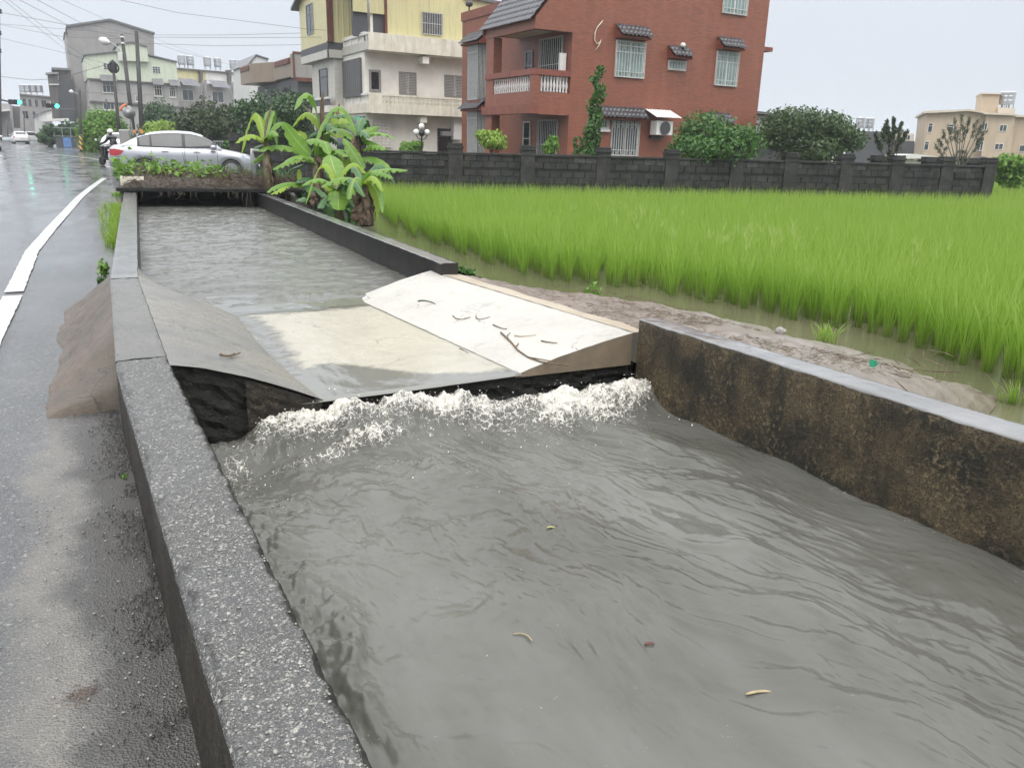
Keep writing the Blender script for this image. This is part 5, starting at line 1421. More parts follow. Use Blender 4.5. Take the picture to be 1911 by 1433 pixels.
part(MB().prism([(-1.3, 11.2, 9.35), (-1.3, -1.0, 13.6), (-1.3, -1.0, 13.75), (-1.3, 11.2, 9.5)], 0, (4.2, 0, 0)), 'roof', 'rooftrim', ph, fix=True)
part(MB().tube([(.05, .25, zp1), (.05, .25, zp1 + 2.3), (-.6, 2.8, zp1 + 4.2)], .07, 8), 'porch_post', 'gal', ph, smooth=True)
# first floor left face
part(MB().box(-.14, 1.4, zb1 - .1, -.03, yA, zp0 - .3), 'roller_screen', 'screen', ph)
part(MB().box(-.55, yA + .2, zb1 - .6, -.03, yB - 1, zp0 - .1), 'tiled_bay', 'whitetile', ph)
window(ph, 'x', -.55, 6.2, zb1 + .0, 7.9, zp0 - .55, 'dkframe', 'glass_d', 0, 1)
part(MB().box(-.12, .145, zb0 + .02, .02, yA, zb1 - .5), 'balcony_wall', 'stained', ph)
part(MB().box(-.12, .145, zb1 - .08, .02, yA, zb1 + .02), 'rail', 'white', ph)
for k in range(4):
    yy = .5 + k * (yA - .7) / 3
    part(MB().box(-.10, yy - .04, zb1 - .498, .0, yy + .04, zb1 - .082), 'rail_post', 'white', ph)
part(MB().box(-1.0, yA + .05, zb0 + .1, -.1, yB + .4, zb1 - .55), 'balcony_wall', 'render', ph)
part(MB().box(-1.0, yA + .05, zb1 - .18, -.85, yB + .4, zb1 - .05), 'rail', 'white', ph)
part(MB().box(-.95, yA + .1, zb1 - .548, -.9, yB + .3, zb1 - .185), 'rail_screen', 'charcoal', ph)
part(MB().box(-.06, 1.0, -.3, -.025, 6.5, zb0 - .15), 'doorway', 'glass_d', ph)

# ------------------------------------------------------------------ brown tiled house further along
d = 58; c0 = atd(552, 190, d); bh, B = building('brown_house', 'brown tiled house with a dark recessed lower storey behind the round tree', 'house', float(c0[0]), float(c0[1]))
def bz(px, py): return B.y(px, py)[1]
zt, zm, zl = bz(552, 100), bz(552, 145), bz(552, 230)
part(MB().box(.3, .3, -.3, 6, 14, zm), 'wall', 'charcoal', bh)
part(MB().box(0, 0, zm, 6, 1, zt), 'side_wall', 'graywall', bh)
part(MB().box(-.05, -.06, zm - .25, 6, .0, zm + .02), 'trim', 'rust', bh); part(MB().box(-.08, -.06, zm + .022, .06, .05, zt), 'trim', 'rust', bh); part(MB().box(-.05, -.06, zt - .0, 6, .06, zt + .12), 'trim', 'rust', bh)
part(MB().prism([(0, .05, zm + .1), (-.1, 6, zm + .1), (1.0, 6.2, zm + .1), (1.0, .05, zm + .1)], 0, (0, 0, zt - zm - .3)), 'tiled_parapet', 'browntile', bh, fix=True)
part(MB().prism([(.1, 6.22, zm + .05), (-1.2, 9.5, zm + .05), (-1.2, 13.5, zm + .05), (1, 13.5, zm + .05), (1, 6.22, zm + .05)], 0, (0, 0, zt - zm - .2)), 'tiled_parapet', 'browntile', bh, fix=True)
part(MB().box(-.14, 1.0, zt - .62, .02, 5.5, zt - .28), 'trim', 'rust', bh)
part(MB().box(-1.26, 9.7, zt - .62, -1.0, 13.3, zt - .28), 'trim', 'rust', bh)
window(bh, 'x', .3, 6.3, zm - 2.7, 8.8, zm - .5, 'dkframe', 'glass', 1); window(bh, 'x', .3, 2.4, zm - 2.9, 4.4, zm - .4, 'dkframe', 'glass_d', 0)
window(bh, 'y', .3, 2.2, zm - 3.2, 3.6, zm - .6, 'gal', 'glass_d', 1)
# white gabled shed behind it
d = 75; c0 = atd(466, 160, d); r, B = building('gabled_shed', 'white gabled metal annex left of the brown tiled house', 'shed', float(c0[0]), float(c0[1]))
part(MB().prism(pxpoly(B, [(465, 121), (478, 105), (500, 112), (500, 240), (466, 240)]), 0, (0, 8, 0)), 'wall', 'whitemetal', r, fix=True)
pxwall(r, B, 'roof', [(464, 121), (478, 104), (502, 111.5), (502, 109.5), (478, 101.5), (462, 121)], 8.2, 'rooftrim', -.15)

# ------------------------------------------------------------------ grey gable block, green-white house, townhouses, dark blocks
d = 112; c0 = atd(140, 200, d); r, B = building('grey_block', 'tall plain grey gable-ended block rising behind the pale green house', 'building', float(c0[0]), float(c0[1]))
pxwall(r, B, 'wall', [(125, 50), (205, 39), (287, 64), (291, 235), (148, 235), (139, 160)], 16, 'graywall')
pxwall(r, B, 'roof', [(123, 51), (205, 38.5), (289, 64), (289, 61), (205, 35), (123, 47)], 16.3, 'rooftrim', -.3)
pxwall(r, B, 'side_wing', [(121, 62), (127, 62), (150, 235), (141, 235)], 10, 'graywall2', .4)
pxwall(r, B, 'drip_edge', [(119, 60), (127, 60), (127, 63), (119, 63)], 10, 'rooftrim', .2)
d = 98; c0 = atd(165, 200, d); r, B = building('green_house', 'townhouse with pale green metal gable top and grey storeys below', 'house', float(c0[0]), float(c0[1]))
pxwall(r, B, 'wall', [(165, 144), (332, 156), (337, 250), (170, 250)], 12, 'graywall2')
pxwall(r, B, 'metal_storey', [(158, 104), (219, 98), (276, 106), (329, 117), (333, 157), (163, 146)], 12, 'greenmetal', -.15)
pxwall(r, B, 'roof', [(156, 104), (219, 97.5), (219, 95.5), (156, 101.5)], 12, 'rooftrim', -.4)
pxwall(r, B, 'roof', [(277, 104), (331, 117), (331, 114.5), (277, 101.5)], 12, 'rooftrim', -.4)
pxwall(r, B, 'dormer', [(221, 83), (247, 80.5), (274, 88), (277.5, 116), (222, 113)], 9, 'greenmetal', -.8)
pxwall(r, B, 'dormer_roof', [(217, 83), (247, 80), (275, 88), (275, 86), (247, 77.5), (217, 81)], 9.4, 'rooftrim', -1.0)
for q in ((192, 118, 212, 132), (284, 124, 300, 138)): pxwin(r, B, *q, y=-.15, fm='white', gm='glass', mull=2, trans=2)
for q in ((190, 153, 214, 174), (287, 160, 303, 180), (315, 163, 328, 182), (247, 140, 258, 150), (192, 190, 214, 206), (318, 198, 330, 212), (252, 178, 262, 190)): pxwin(r, B, *q, y=0, fm='white', gm='glass', mull=2, trans=1, sill=True)
for (a_, b_) in ((187, 145), (284, 152), (315, 154)):
    p0, p1 = B.y(a_, b_ + 2), B.y(a_ + (30 if a_ == 187 else 20), b_ + 5)
    part(MB().prism([(p0[0], -.01, p0[1] - .3), (p0[0], -1.0, p0[1] - .3), (p0[0], -.01, p0[1] + .6)], 0, (p1[0] - p0[0], 0, 0)), 'window_hood', 'rooftrim', r, fix=True)
for yy in (188, 146): pxwall(r, B, 'string_course', [(167, yy), (335, yy + 11), (335, yy + 13.5), (167, yy + 2.5)], .4, 'darkwall', -.28)
d = 106; c0 = atd(331, 180, d); r, B = building('townhouse_row', 'row of three grey townhouses with tiled balcony hoods and pale rooftop rooms', 'building', float(c0[0]), float(c0[1]), R_(26))
pxwall(r, B, 'wall', [(330, 152), (497, 165), (497, 250), (332, 250)], 10, 'graywall2')
pxwall(r, B, 'rooftop_room', [(329, 129), (384, 134), (384, 158), (330, 154)], 6, 'yellowmetal', 2.2)
pxwall(r, B, 'rooftop_room', [(384, 134), (432, 138), (432, 161), (384, 158)], 6, 'white', 2.2)
pxwall(r, B, 'rooftop_room', [(432, 138), (482, 142), (482, 165), (432, 161)], 6, 'white', 2.2)
pxwall(r, B, 'roof', [(328, 126.5), (483, 139.5), (483, 142), (328, 129.5)], 6.5, 'darkwall', 1.9)
for px in (375, 428): pxwall(r, B, 'party_wall', [(px, 131), (px + 4, 131), (px + 4, 160), (px, 160)], 1.0, 'darkwall', 1.6)
for k, (x0, y0) in enumerate(((332, 147), (388, 150.5), (443, 155))):
    pts = [(x0, y0), (x0 + 33, y0 + 3), (x0 + 33, y0 + 15.5), (x0, y0 + 12.5)]
    p = pxpoly(B, pts, 0)
    mb = MB(); top = np.array(p[0]); eu = np.array(p[1]) - top; ev = np.array(p[3]) - top + np.array([0, -1.1, 0])
    wave_sheet(mb, top, eu, ev, 60, 16, .05, .4, .10, 5, (0, -.7, .7)); part(mb, 'tiled_hood', 'hoodgrey', r)
    xw, yw = x0 + 7, y0 + 20
    pxwin(r, B, xw, yw, xw + 23, yw + 22, y=0, fm='white', gm='glass', mull=1)
    pxwin(r, B, xw + 37, yw + 1, xw + 44, yw + 17, y=0, fm='white', gm='glass', mull=0)
    if k: pxwall(r, B, 'pier', [(x0 - 6, y0 - 1), (x0 - 2, y0 - 1), (x0 - .5, 245), (x0 - 4.5, 245)], .6, 'graywall', -.5)
    pxwall(r, B, 'balcony', [(x0 + 2, yw + 22), (x0 + 34, yw + 25), (x0 + 34, yw + 36), (x0 + 2, yw + 34)], 1.0, 'graywall', -.9)
tk = None
for k, (px, py) in enumerate(((340, 126), (356, 127), (388, 129), (407, 130.5), (436, 133), (451, 134))):
    q = B.y(px, py, 4.0); p = B.o + B.u * q[0] + B.v * 4.0 + np.array([0, 0, q[1]])
    if tk is None:
        tk = thing('water_tank', 'leftmost steel water tank on the townhouse roofs', 'water tank', tuple(p), 0, 'stainless water tanks along the townhouse roofs')
        part(MB().lathe([(.05, .35), (.50, .35), (.52, .40), (.52, .75), (.505, .78), (.52, .81), (.52, 1.15), (.505, 1.18), (.52, 1.21), (.52, 1.5), (.42, 1.58), (.1, 1.66)], 14), 'tank', 'steel', tk)
        for q_ in ((.35, .35), (-.35, .35), (.35, -.35), (-.35, -.35)):
            part(MB().box(q_[0] - .03, q_[1] - .03, -.1, q_[0] + .03, q_[1] + .03, .36), 'leg', 'gal', tk)
    else:
        c = copy_tree(tk); c.location = tuple(p); c['label'] = ('', 'second steel tank from the left on the townhouse roofs', 'left tank of the middle pair on the townhouse roofs', 'right tank of the middle pair on the townhouse roofs', 'left tank of the last pair on the townhouse roofs', 'rightmost steel tank on the townhouse roofs')[k]
d = 104; c0 = atd(90, 200, d); r, B = building('dark_block', 'dark brown apartment block at the left end of the grey gable block', 'building', float(c0[0]), float(c0[1]))
pxwall(r, B, 'wall', [(88, 137), (108, 136), (111, 222), (98, 222)], 10, 'darkwall')
pxwall(r, B, 'wall', [(108.2, 150), (135, 149), (144, 226), (111.2, 226)], 9, 'charcoal', .1)
pxwall(r, B, 'wall', [(109, 130), (132, 131), (133, 150), (110, 150)], 8, 'darkwall', .8)
pxwall(r, B, 'roof', [(96, 126), (130, 128), (130, 132), (96, 130)], 9, 'rooftrim', .2)
pxwall(r, B, 'cornice', [(85, 135.5), (109, 135), (109, 138.5), (85, 139)], 2, 'graywall', -.5)
pxwall(r, B, 'band', [(91, 157), (110, 157), (110, 159), (91, 159)], .5, 'white', -.2)
d = 120; c0 = atd(60, 220, d); r, B = building('far_block', 'distant grey flat-roofed block with four roof tanks at the far left', 'building', float(c0[0]), float(c0[1]))
pxwall(r, B, 'wall', [(37, 178), (93, 183), (95, 250), (38, 250)], 12, 'graywall2')
pxwall(r, B, 'parapet', [(36, 174.5), (94, 180), (94, 182.5), (36, 177)], 12.5, 'graywall', -.3)
for q in ((41, 184, 50, 198), (52, 185, 60, 199), (64, 186, 72, 200), (76, 187, 88, 201), (41, 207, 54, 222), (60, 208, 68, 222)): pxwin(r, B, *q, y=0, fm='gal', gm='glass_d', mull=1)
for k, px in enumerate((44, 53, 64, 75)):
    q = B.y(px, 177, 3.0); p = B.o + B.u * q[0] + B.v * 3.0 + np.array([0, 0, q[1]]); c = copy_tree(tk); c.location = tuple(p); c.scale = (1, 1, .9)
    c['label'] = ('leftmost', 'second', 'third', 'rightmost')[k] + ' of the four pale tanks on the distant far-left block'; c['group'] = 'tanks on the distant far-left block'
d = 92; c0 = atd(70, 240, d); r, B = building('gable_shed', 'low white gabled shed with a pale awning beside the dark block', 'shed', float(c0[0]), float(c0[1]))
pxwall(r, B, 'wall', [(64, 217), (97, 206), (98, 262), (66, 262)], 8, 'whitemetal')
pxwall(r, B, 'roof', [(62, 218), (98, 204.5), (98, 202.5), (62, 215)], 8.5, 'rooftrim', -.3)
pxwall(r, B, 'awning', [(77, 223), (128, 221), (129, 226), (80, 227)], 3, 'white', -3.2)
d = 130; c0 = atd(5, 230, d); r, B = building('roadside_building', 'hazy grey roadside building with a white canopy at the left edge', 'building', float(c0[0]), float(c0[1]))
pxwall(r, B, 'wall', [(-60, 190), (18, 194), (22, 256), (-60, 256)], 14, 'graywall2')
pxwall(r, B, 'canopy', [(-60, 212), (17, 204), (18, 207), (-60, 216)], 4, 'white', -4)
d = 140; c0 = atd(30, 240, d); r, B = building('shophouse', 'distant narrow shophouse with signs between the hazy buildings', 'building', float(c0[0]), float(c0[1]))
pxwall(r, B, 'wall', [(20, 198), (46, 200), (47, 256), (22, 256)], 10, 'darkwall')
pxwall(r, B, 'sign', [(39, 202), (43, 202), (44, 222), (40, 222)], .5, 'white', -1.0)
pxwall(r, B, 'canopy', [(18, 238), (56, 242), (60, 247), (22, 246)], 3, 'white', -3.5)

# ------------------------------------------------------------------ right background
d = 80; c0 = atd(1730, 300, d); r, B = building('beige_building', 'three storey beige building with a roof tower at the far right', 'building', float(c0[0]), float(c0[1]), R_(-52))
pxwall(r, B, 'wall', [(1730, 207), (1810, 205), (1840, 211), (1826, 330), (1716, 330)], 12, 'beige')
pxwall(r, B, 'cornice', [(1725, 208), (1810, 204), (1842, 210), (1842, 213), (1810, 207.5), (1725, 212)], 12.6, 'beige2', -.5)
pxwall(r, B, 'stair_bay', [(1842, 210), (1895, 214), (1880, 330), (1826, 330)], 10, 'beige', -.8)
pxwall(r, B, 'cornice', [(1836, 210), (1897, 213), (1897, 216.5), (1836, 213.5)], 10.4, 'beige2', -1.2)
pxwall(r, B, 'wing', [(1892, 216), (1990, 222), (1985, 330), (1880, 330)], 8, 'beige', .8)
pxwall(r, B, 'cornice', [(1890, 214), (1990, 220), (1990, 224), (1890, 218)], 8.5, 'beige2', .4)
pxwall(r, B, 'roof_tower', [(1833, 175), (1866, 175), (1862, 212), (1829, 212)], 4, 'beige', 1.0)
pxwall(r, B, 'tower_cap', [(1832, 173.5), (1868, 174), (1868, 176.5), (1832, 176)], 4.3, 'beige2', .8)
pxwall(r, B, 'parapet', [(1863, 201), (1895, 203), (1894, 213), (1862, 211)], 3, 'beige2', .5)
for q in ((1733, 230, 1739, 248), (1726, 264, 1732, 281), (1771, 232, 1778, 248)): pxwin(r, B, *q, y=0, fm='white', gm='glass', mull=0, trans=1)
for q in ((1866, 233, 1878, 246), (1857, 268, 1871, 280), (1834, 229, 1841, 244), (1826, 264, 1833, 282)): pxwin(r, B, *q, y=-.8, fm='white', gm='glass', mull=1)
pxwin(r, B, 1903, 271, 1925, 284, y=.8, fm='white', gm='glass', mull=1)
pxwall(r, B, 'porch_roof', [(1820, 296), (1836, 292), (1852, 299), (1852, 302), (1820, 300)], 3, 'darkwall', -3)
for k, px in enumerate((1871, 1880)):
    q = B.y(px, 203, 2.2); p = B.o + B.u * q[0] + B.v * 2.2 + np.array([0, 0, q[1]]); c = copy_tree(tk); c.location = tuple(p)
    c['label'] = ('left', 'right')[k] + ' round tank beside the roof tower of the beige building'; c['group'] = 'tanks on the beige building roof'
d = 95; c0 = atd(1600, 300, d); r, B = building('charcoal_building', 'low flat dark grey building between the big tree and the beige building', 'building', float(c0[0]), float(c0[1]), R_(-48))
pxwall(r, B, 'wall', [(1588, 245), (1665, 246), (1666, 310), (1588, 310)], 10, 'charcoal')
pxwall(r, B, 'wing', [(1665, 263), (1707, 264), (1706, 310), (1665, 310)], 9, 'charcoal', .3)
pxwall(r, B, 'rooftop_room', [(1672, 249), (1706, 250), (1706, 264), (1672, 263)], 6, 'beige2', 2)
pxwin(r, B, 1688, 252, 1698, 262, y=2, fm='white', gm='glass', mull=1)
q = B.y(1612, 245, 3); p = B.o + B.u * q[0] + B.v * 3.0 + np.array([0, 0, q[1]])
for k, dx in enumerate((-.9, .9)):
    c = copy_tree(tk); c.location = (p[0] + dx, p[1], p[2]); c['label'] = ('left', 'right')[k] + ' roof tank on the low dark grey building'; c['group'] = 'tanks on the dark grey building roof'
d = 100; c0 = atd(1715, 290, d); r, B = building('blue_grey_house', 'small pale blue house with a dark garage door beside the beige building', 'house', float(c0[0]), float(c0[1]), R_(-52))
pxwall(r, B, 'wall', [(1706, 266), (1728, 266), (1728, 310), (1706, 310)], 6, 'white')
pxwall(r, B, 'garage_door', [(1708, 275), (1721, 275), (1721, 295), (1708, 295)], .3, 'charcoal', -.1)
pxwall(r, B, 'roof', [(1714, 258), (1728, 252), (1730, 262), (1714, 263)], 4, 'charcoal', .5)
d = 46; c0 = atd(1720, 300, d); r, B = building('white_roof_shed', 'low white roofed shed just behind the block wall near the right end', 'shed', float(c0[0]), float(c0[1]), R_(-45))
pxwall(r, B, 'wall', [(1665, 297), (1770, 301), (1770, 330), (1665, 330)], 5, 'whitemetal')
pxwall(r, B, 'roof', [(1660, 297), (1690, 289), (1712, 288), (1775, 296), (1775, 300), (1712, 296), (1690, 297)], 5.6, 'white', -.3)
d = 44; c0 = atd(1425, 270, d); r, B = building('metal_shed', 'white metal shed with a dark open front right of the brick house', 'shed', float(c0[0]), float(c0[1]), R_(-30))
pxwall(r, B, 'wall', [(1400, 214), (1500, 222), (1500, 250), (1400, 248)], 5, 'whitemetal')
pxwall(r, B, 'roof', [(1402, 206), (1434, 210), (1500, 220), (1500, 222), (1402, 211)], 5.4, 'rooftrim', -.4)
pxwall(r, B, 'dark_front', [(1400, 248.5), (1500, 250.5), (1500, 320), (1400, 320)], 4, 'charcoal', .6)
# ------------------------------------------------------------------ block walls
M['block1'] = moss_mat('block_dark', (.042, .043, .042), (.014, .015, .015), (.085, .085, .08), .6)
M['block2'] = moss_mat('block_brown', (.055, .052, .047), (.018, .018, .017), (.10, .095, .085), .6)
M['block3'] = moss_mat('block_pale', (.10, .10, .096), (.03, .03, .029), (.19, .188, .18), .6)
M['joint'] = sm('dark_mortar', (.018, .018, .018), .8, (.028, .028, .027), 6)
def block_wall(label, A, B, ztop, rows, zbot, pillars, cap_h=.075, pilw=.46):
    """rows: list of course bottoms; every block of a course is its own piece."""
    A, B = np.array(A, float), np.array(B, float); L = float(np.linalg.norm(B - A)); ang = math.atan2(B[1] - A[1], B[0] - A[0])
    r = thing('block_wall', label, 'wall', (A[0], A[1], 0), ang)
    MB().box(0, .02, zbot, L, .14, ztop - cap_h).obj('core', M['joint'], r)
    ms = []
    for k, m in enumerate(('block1', 'block2', 'block1', 'block3')):
        ms.append(bevel_mesh(MB().box(0, 0, 0, .388, .06, .188).mesh('block', M[m]), .008))
    half = MB().box(0, 0, 0, .188, .06, .188).mesh('block', M['block1'])
    rs = random.Random(5)
    for ri, zb in enumerate(rows):
        x = .006 - (.2 if ri % 2 else 0)
        while x < L - .02:
            if x < 0: me, x0 = half, .006
            elif x + .39 > L: me, x0 = half, x
            else: me, x0 = ms[3 if ri == 0 and rs.random() < .4 else rs.randrange(3)], x
            mid = x0 + .19
            if not any(abs(mid - p) < pilw * .3 for p in pillars):
                b = bpy.data.objects.new('block', me); b.location = (x0, -.018 + rs.uniform(-.006, .006), zb + .006); link(b, r)
            x += .4
    for zb in [b - .07 for b in rows[1::2]]:
        MB().box(0, -.012, zb + .014, L, .02, zb + .032).obj('tie_course', M['block1'], r); MB().box(0, -.012, zb + .042, L, .02, zb + .06).obj('tie_course', M['block1'], r)
    n = max(1, int(L / 2.0)); e = [L * k / n for k in range(n + 1)]
    for k in range(n):
        bevel(MB().box(e[k] + .004, -.07, ztop - cap_h + .002 + rs.uniform(0, .006), e[k + 1] - .004, .2, ztop + rs.uniform(-.008, .008)).obj('coping', M['block1'], r), .01)
    for p in pillars:
        P = MB().box(p - pilw / 2, -.06, zbot, p + pilw / 2, .26, ztop + .10).obj('pillar', M['block2'], r)
        bevel(MB().box(p - pilw / 2 - .03, -.09, ztop + .102, p + pilw / 2 + .03, .29, ztop + .18).obj('cap', M['block1'], P), .012)
        bevel(MB().box(p - pilw / 2 + .01, -.065, ztop + .182, p + pilw / 2 - .0, .27, ztop + .27).obj('cap', M['block1'], P), .012)
    return r
def bevel_mesh(me, w):
    import bmesh
    bm = bmesh.new(); bm.from_mesh(me); bmesh.ops.bevel(bm, geom=list(bm.edges), offset=w, segments=1, affect='EDGES'); bm.to_mesh(me); bm.free(); return me
ps = []
for px in (850, 985, 1127, 1255, 1377, 1478, 1583, 1678, 1772, 1852):
    d = ray(px, 290)[:2]; A_ = np.array([[d[0], -wdir[0]], [d[1], -wdir[1]]]); s = np.linalg.solve(A_, WA); ps.append(float(s[1]))
ztop = 1.17
rows_z = [ztop - .075 - .195, ztop - .075 - .39, ztop - .075 - .39 - .265, ztop - .075 - .39 - .46, ztop - .075 - .39 - .46 - .265]
WE = WA + wdir * (ps[-1] + .25)
block_wall('long dark stained block wall with capped pillars behind the rice', WA, WE, ztop, rows_z, -.5, ps)
block_wall('short dark block wall behind the banana clump left of the pale house', (5.75, 28.2), WA + np.array([-.05, .05]), 1.15, rows_z, -.3, [.3])
for k, (px, py) in enumerate(((1640, 300), (1735, 302), (1815, 303))):
    p = atd(px, py, 36); t = thing('wall_pillar', ('capped pillar of the rear wall under the dark feathery conifer', 'capped pillar of the rear wall beside the half bare shrub', 'capped pillar of the rear wall before the beige porch')[k], 'pillar', (p[0], p[1], 0), -.35)
    MB().box(-.3, -.2, -.3, .3, .2, 1.18).obj('shaft', M['block2'], t); MB().box(-.42, -.3, 1.182, .42, .3, 1.30).obj('cap', M['block1'], t); MB().box(-.32, -.22, 1.302, .32, .22, 1.42).obj('cap', M['block1'], t)
# gate pillars and railing behind the car
for px0, px1, pyt, lab in ((426, 450, 249, 'low dark stone gate pillar above the car bonnet'), (458, 478, 247, 'dark stone gate pillar beside the white pipe'), (481, 502, 246, 'broad dark stone gate pillar next to the banana leaves')):
    a, b = atd(px0, pyt, 29.5), atd(px1, pyt, 29.5); w = (b[0] - a[0]) * 1.05
    t = thing('gate_pillar', lab, 'pillar', ((a[0] + b[0]) / 2, (a[1] + b[1]) / 2, .05), -.4)
    MB().box(-w / 2 * .82, -.22, -.1, w / 2 * .82, .22, a[2] - .33).obj('shaft', M['block2'], t)
    MB().box(-w / 2, -.3, a[2] - .328, w / 2, .3, a[2] - .18).obj('cap', M['block1'], t); MB().box(-w / 2 * .9, -.26, a[2] - .178, w / 2 * .9, .26, a[2] - .05).obj('cap', M['block2'], t)
a, b = atd(398, 260, 33), atd(426, 262, 33)
t = thing('gate', 'grey metal grid gate between shrubs behind the silver car', 'gate', (a[0], a[1], .05), math.atan2(b[1] - a[1], b[0] - a[0])); Lg = float(np.linalg.norm((b - a)[:2]))
g = MB()
for z0 in (0, 1.2): g.box(0, -.02, z0, Lg, .02, z0 + .04)
for k in range(2): g.box(k * (Lg - .04), -.021, .04, k * (Lg - .04) + .04, .021, 1.2)
g.obj('frame', M['gal'], t)
g = MB()
for k in range(1, 7): g.box(Lg * k / 7 - .01, -.01, .04, Lg * k / 7 + .01, .01, 1.2)
g.box(.04, -.012, .62, Lg - .04, .012, .66); o = g.obj('bars', M['gal'], t); o['kind'] = 'stuff'

# ------------------------------------------------------------------ canal cover slab with planter and weeds, driveway
cv = thing('canal_cover', 'concrete slab bridging the canal under a heap of weeds', 'slab bridge', (0, 0, 0))
bevel(MB().prism([(.92, 17.25, .36), (4.35, 16.5, .36), (4.55, 20.2, .36), (1.15, 20.2, .36)], 0, (0, 0, .075)).obj('slab', M['black'], cv, fix=True), .015)
for x in (3.35, 3.75): MB().box(x - .09, 16.95, -.4, x + .09, 17.15, .355).obj('support', M['black'], cv)
g = MB(); rs = random.Random(3)
for k in range(40):
    x = rs.uniform(1.1, 4.2); y = 17.25 - .22 * (x - .92) + .02; L = rs.uniform(.05, .30) * (1.6 if x > 3.2 else .7)
    g.tube([(x, y, .40), (x + rs.uniform(-.04, .04), y - .02, .36 - L * .5), (x + rs.uniform(-.08, .08), y + .01, .36 - L)], [.012, .009, .003], 4)
o = g.obj('hanging_roots', M['soil'], cv); o['kind'] = 'stuff'
sheet('driveway', [(1.08, 20.3, .12), (4.6, 20.3, .12), (7.6, 25.2, .12), (7.6, 33, .12), (1.95, 33, .12)], M['wallfar'])
rows = []
for b in range(26):
    r = []
    for a in range(50):
        u, v = a / 49, b / 25; x = .98 + 3.3 * u + .15 * v; y = 17.28 - .22 * (x - .92) + v * 2.5
        h = math.sin(math.pi * min(1, v * 1.15)) ** .6 * (.40 - .24 * u) * (min(1, u * 14) if u < .5 else min(1, (1 - u) * 6))
        r.append((x, y, .437 + h + .03 * float(fbm(x * 4, y * 4, 33, 3)) * (1 if 0 < v < 1 else 0)))
    rows.append(r)
MB().grid(rows).obj('soil_heap', M['soil'], cv, smooth=True)
pl_ = thing('planter_tray', 'old pale planter box at the left end of the slab bridge', 'planter', (1.02, 17.35, .437), -.12)
g = MB(); g.box(0, 0, 0, .42, .03, .2); g.box(0, .031, 0, .03, .5, .2); g.box(.39, .031, 0, .42, .5, .2); g.box(0, .501, 0, .42, .53, .2)
g.obj('tray', M['stained'], pl_); MB().box(.031, .031, .02, .389, .5, .17).obj('soil', M['soil'], pl_)
def weedpatch(name, label, n, fn, size, mat, up=.5):
    P = np.array([fn() for _ in range(n)]); d = rng.normal(size=(n, 3)); d[:, 2] = np.abs(d[:, 2]) + up; d /= np.linalg.norm(d, axis=1)[:, None]
    ax = rng.normal(size=(n, 3)); ax -= d * (ax * d).sum(1)[:, None]; ax /= np.linalg.norm(ax, axis=1)[:, None]; bx = np.cross(d, ax); S = size * rng.uniform(.5, 1.4, n)[:, None]
    V = np.stack([P - ax * S * .6, P + bx * S * .45 + d * S * .1, P + ax * S * .7 - d * S * .15, P - bx * S * .45 + d * S * .1], 1).reshape(-1, 3)
    o = np_mesh(name, V, np.arange(4 * n).reshape(-1, 4), mat, None, False, {'t': np.ones(4 * n), 'var': np.repeat(rng.random(n), 4)})
    return tag(o, label, kind='stuff')
def heap_pt(ulo, uhi, vlo, vhi, dz):
    u, v = rng.uniform(ulo, uhi), rng.uniform(vlo, vhi); x = .98 + 3.3 * u + .15 * v; y = 17.28 - .22 * (x - .92) + v * 2.5
    h = math.sin(math.pi * min(1, v * 1.15)) ** .6 * (.44 - .27 * u)
    return (x, y, .44 + h * rng.uniform(.3, 1) + abs(rng.normal(0, dz)))
weedpatch('creeper_leaves', 'broad green creeper leaves covering the slab bridge heap', 1100, lambda: (lambda q: (q[0], q[1], q[2] + max(-.08, .16 * float(fbm(q[0] * 2.3, q[1] * 2, 88, 3)))))(heap_pt(-.02, .60, .12, .8, .09)), .092, M['lf_lite'])
weedpatch('creeper_leaves', 'yellowing creeper leaves in the middle of the slab bridge heap', 260, lambda: heap_pt(.15, .5, .1, .4, .06), .06, M['lf_yel'])
weedpatch('creeper_leaves', 'dark green herb leaves among the creeper on the slab bridge', 420, lambda: heap_pt(.1, .98, .2, .8, .09), .06, M['lf_mid'])
u_ = rng.uniform(.0, 1.0, 160); v_ = rng.uniform(.15, .7, 160)
bx_ = .98 + 3.3 * u_ + .15 * v_; by_ = 17.28 - .22 * (bx_ - .92) + v_ * 2.5
V, F, T, A = blades(bx_, by_, .52, 6, 3, .30, .35, .010, 1.0, rng.random(160), rad=.05)
tag(np_mesh('grass_sprigs', V, F, M['lf_mid'], None, False, {'t': T, 'var': np.clip(A, 0, 1)}), 'thin grass sprigs sticking up out of the weeds on the slab bridge', kind='stuff')
def sticks(name, label, n, fn, L, r, mat, flat=.25):
    vs, fs = [], []
    for k in range(n):
        p = np.array(fn()); a = rng.uniform(0, math.pi * 2); d = np.array([math.cos(a), math.sin(a), rng.normal(0, flat)]); d /= np.linalg.norm(d)
        l = L * rng.uniform(.3, 1.3); s = np.cross(d, [0, 0, 1]); s /= np.linalg.norm(s); u = np.cross(s, d); m = p + s * l * rng.normal(0, .12)
        b = len(vs)
        for q, rr in ((p - d * l / 2, r), (m, r), (p + d * l / 2, r * .4)):
            for c in range(3): vs.append(q + s * rr * math.cos(c * 2.094) + u * rr * math.sin(c * 2.094))
        for i in range(2):
            for c in range(3): fs.append((b + i * 3 + c, b + i * 3 + (c + 1) % 3, b + i * 3 + 3 + (c + 1) % 3, b + i * 3 + 3 + c))
    return tag(np_mesh(name, np.array(vs), np.array(fs), mat), label, kind='stuff')
M['vine'] = sm('dead_vine', (.16, .11, .085), .8, (.08, .055, .045), 20)
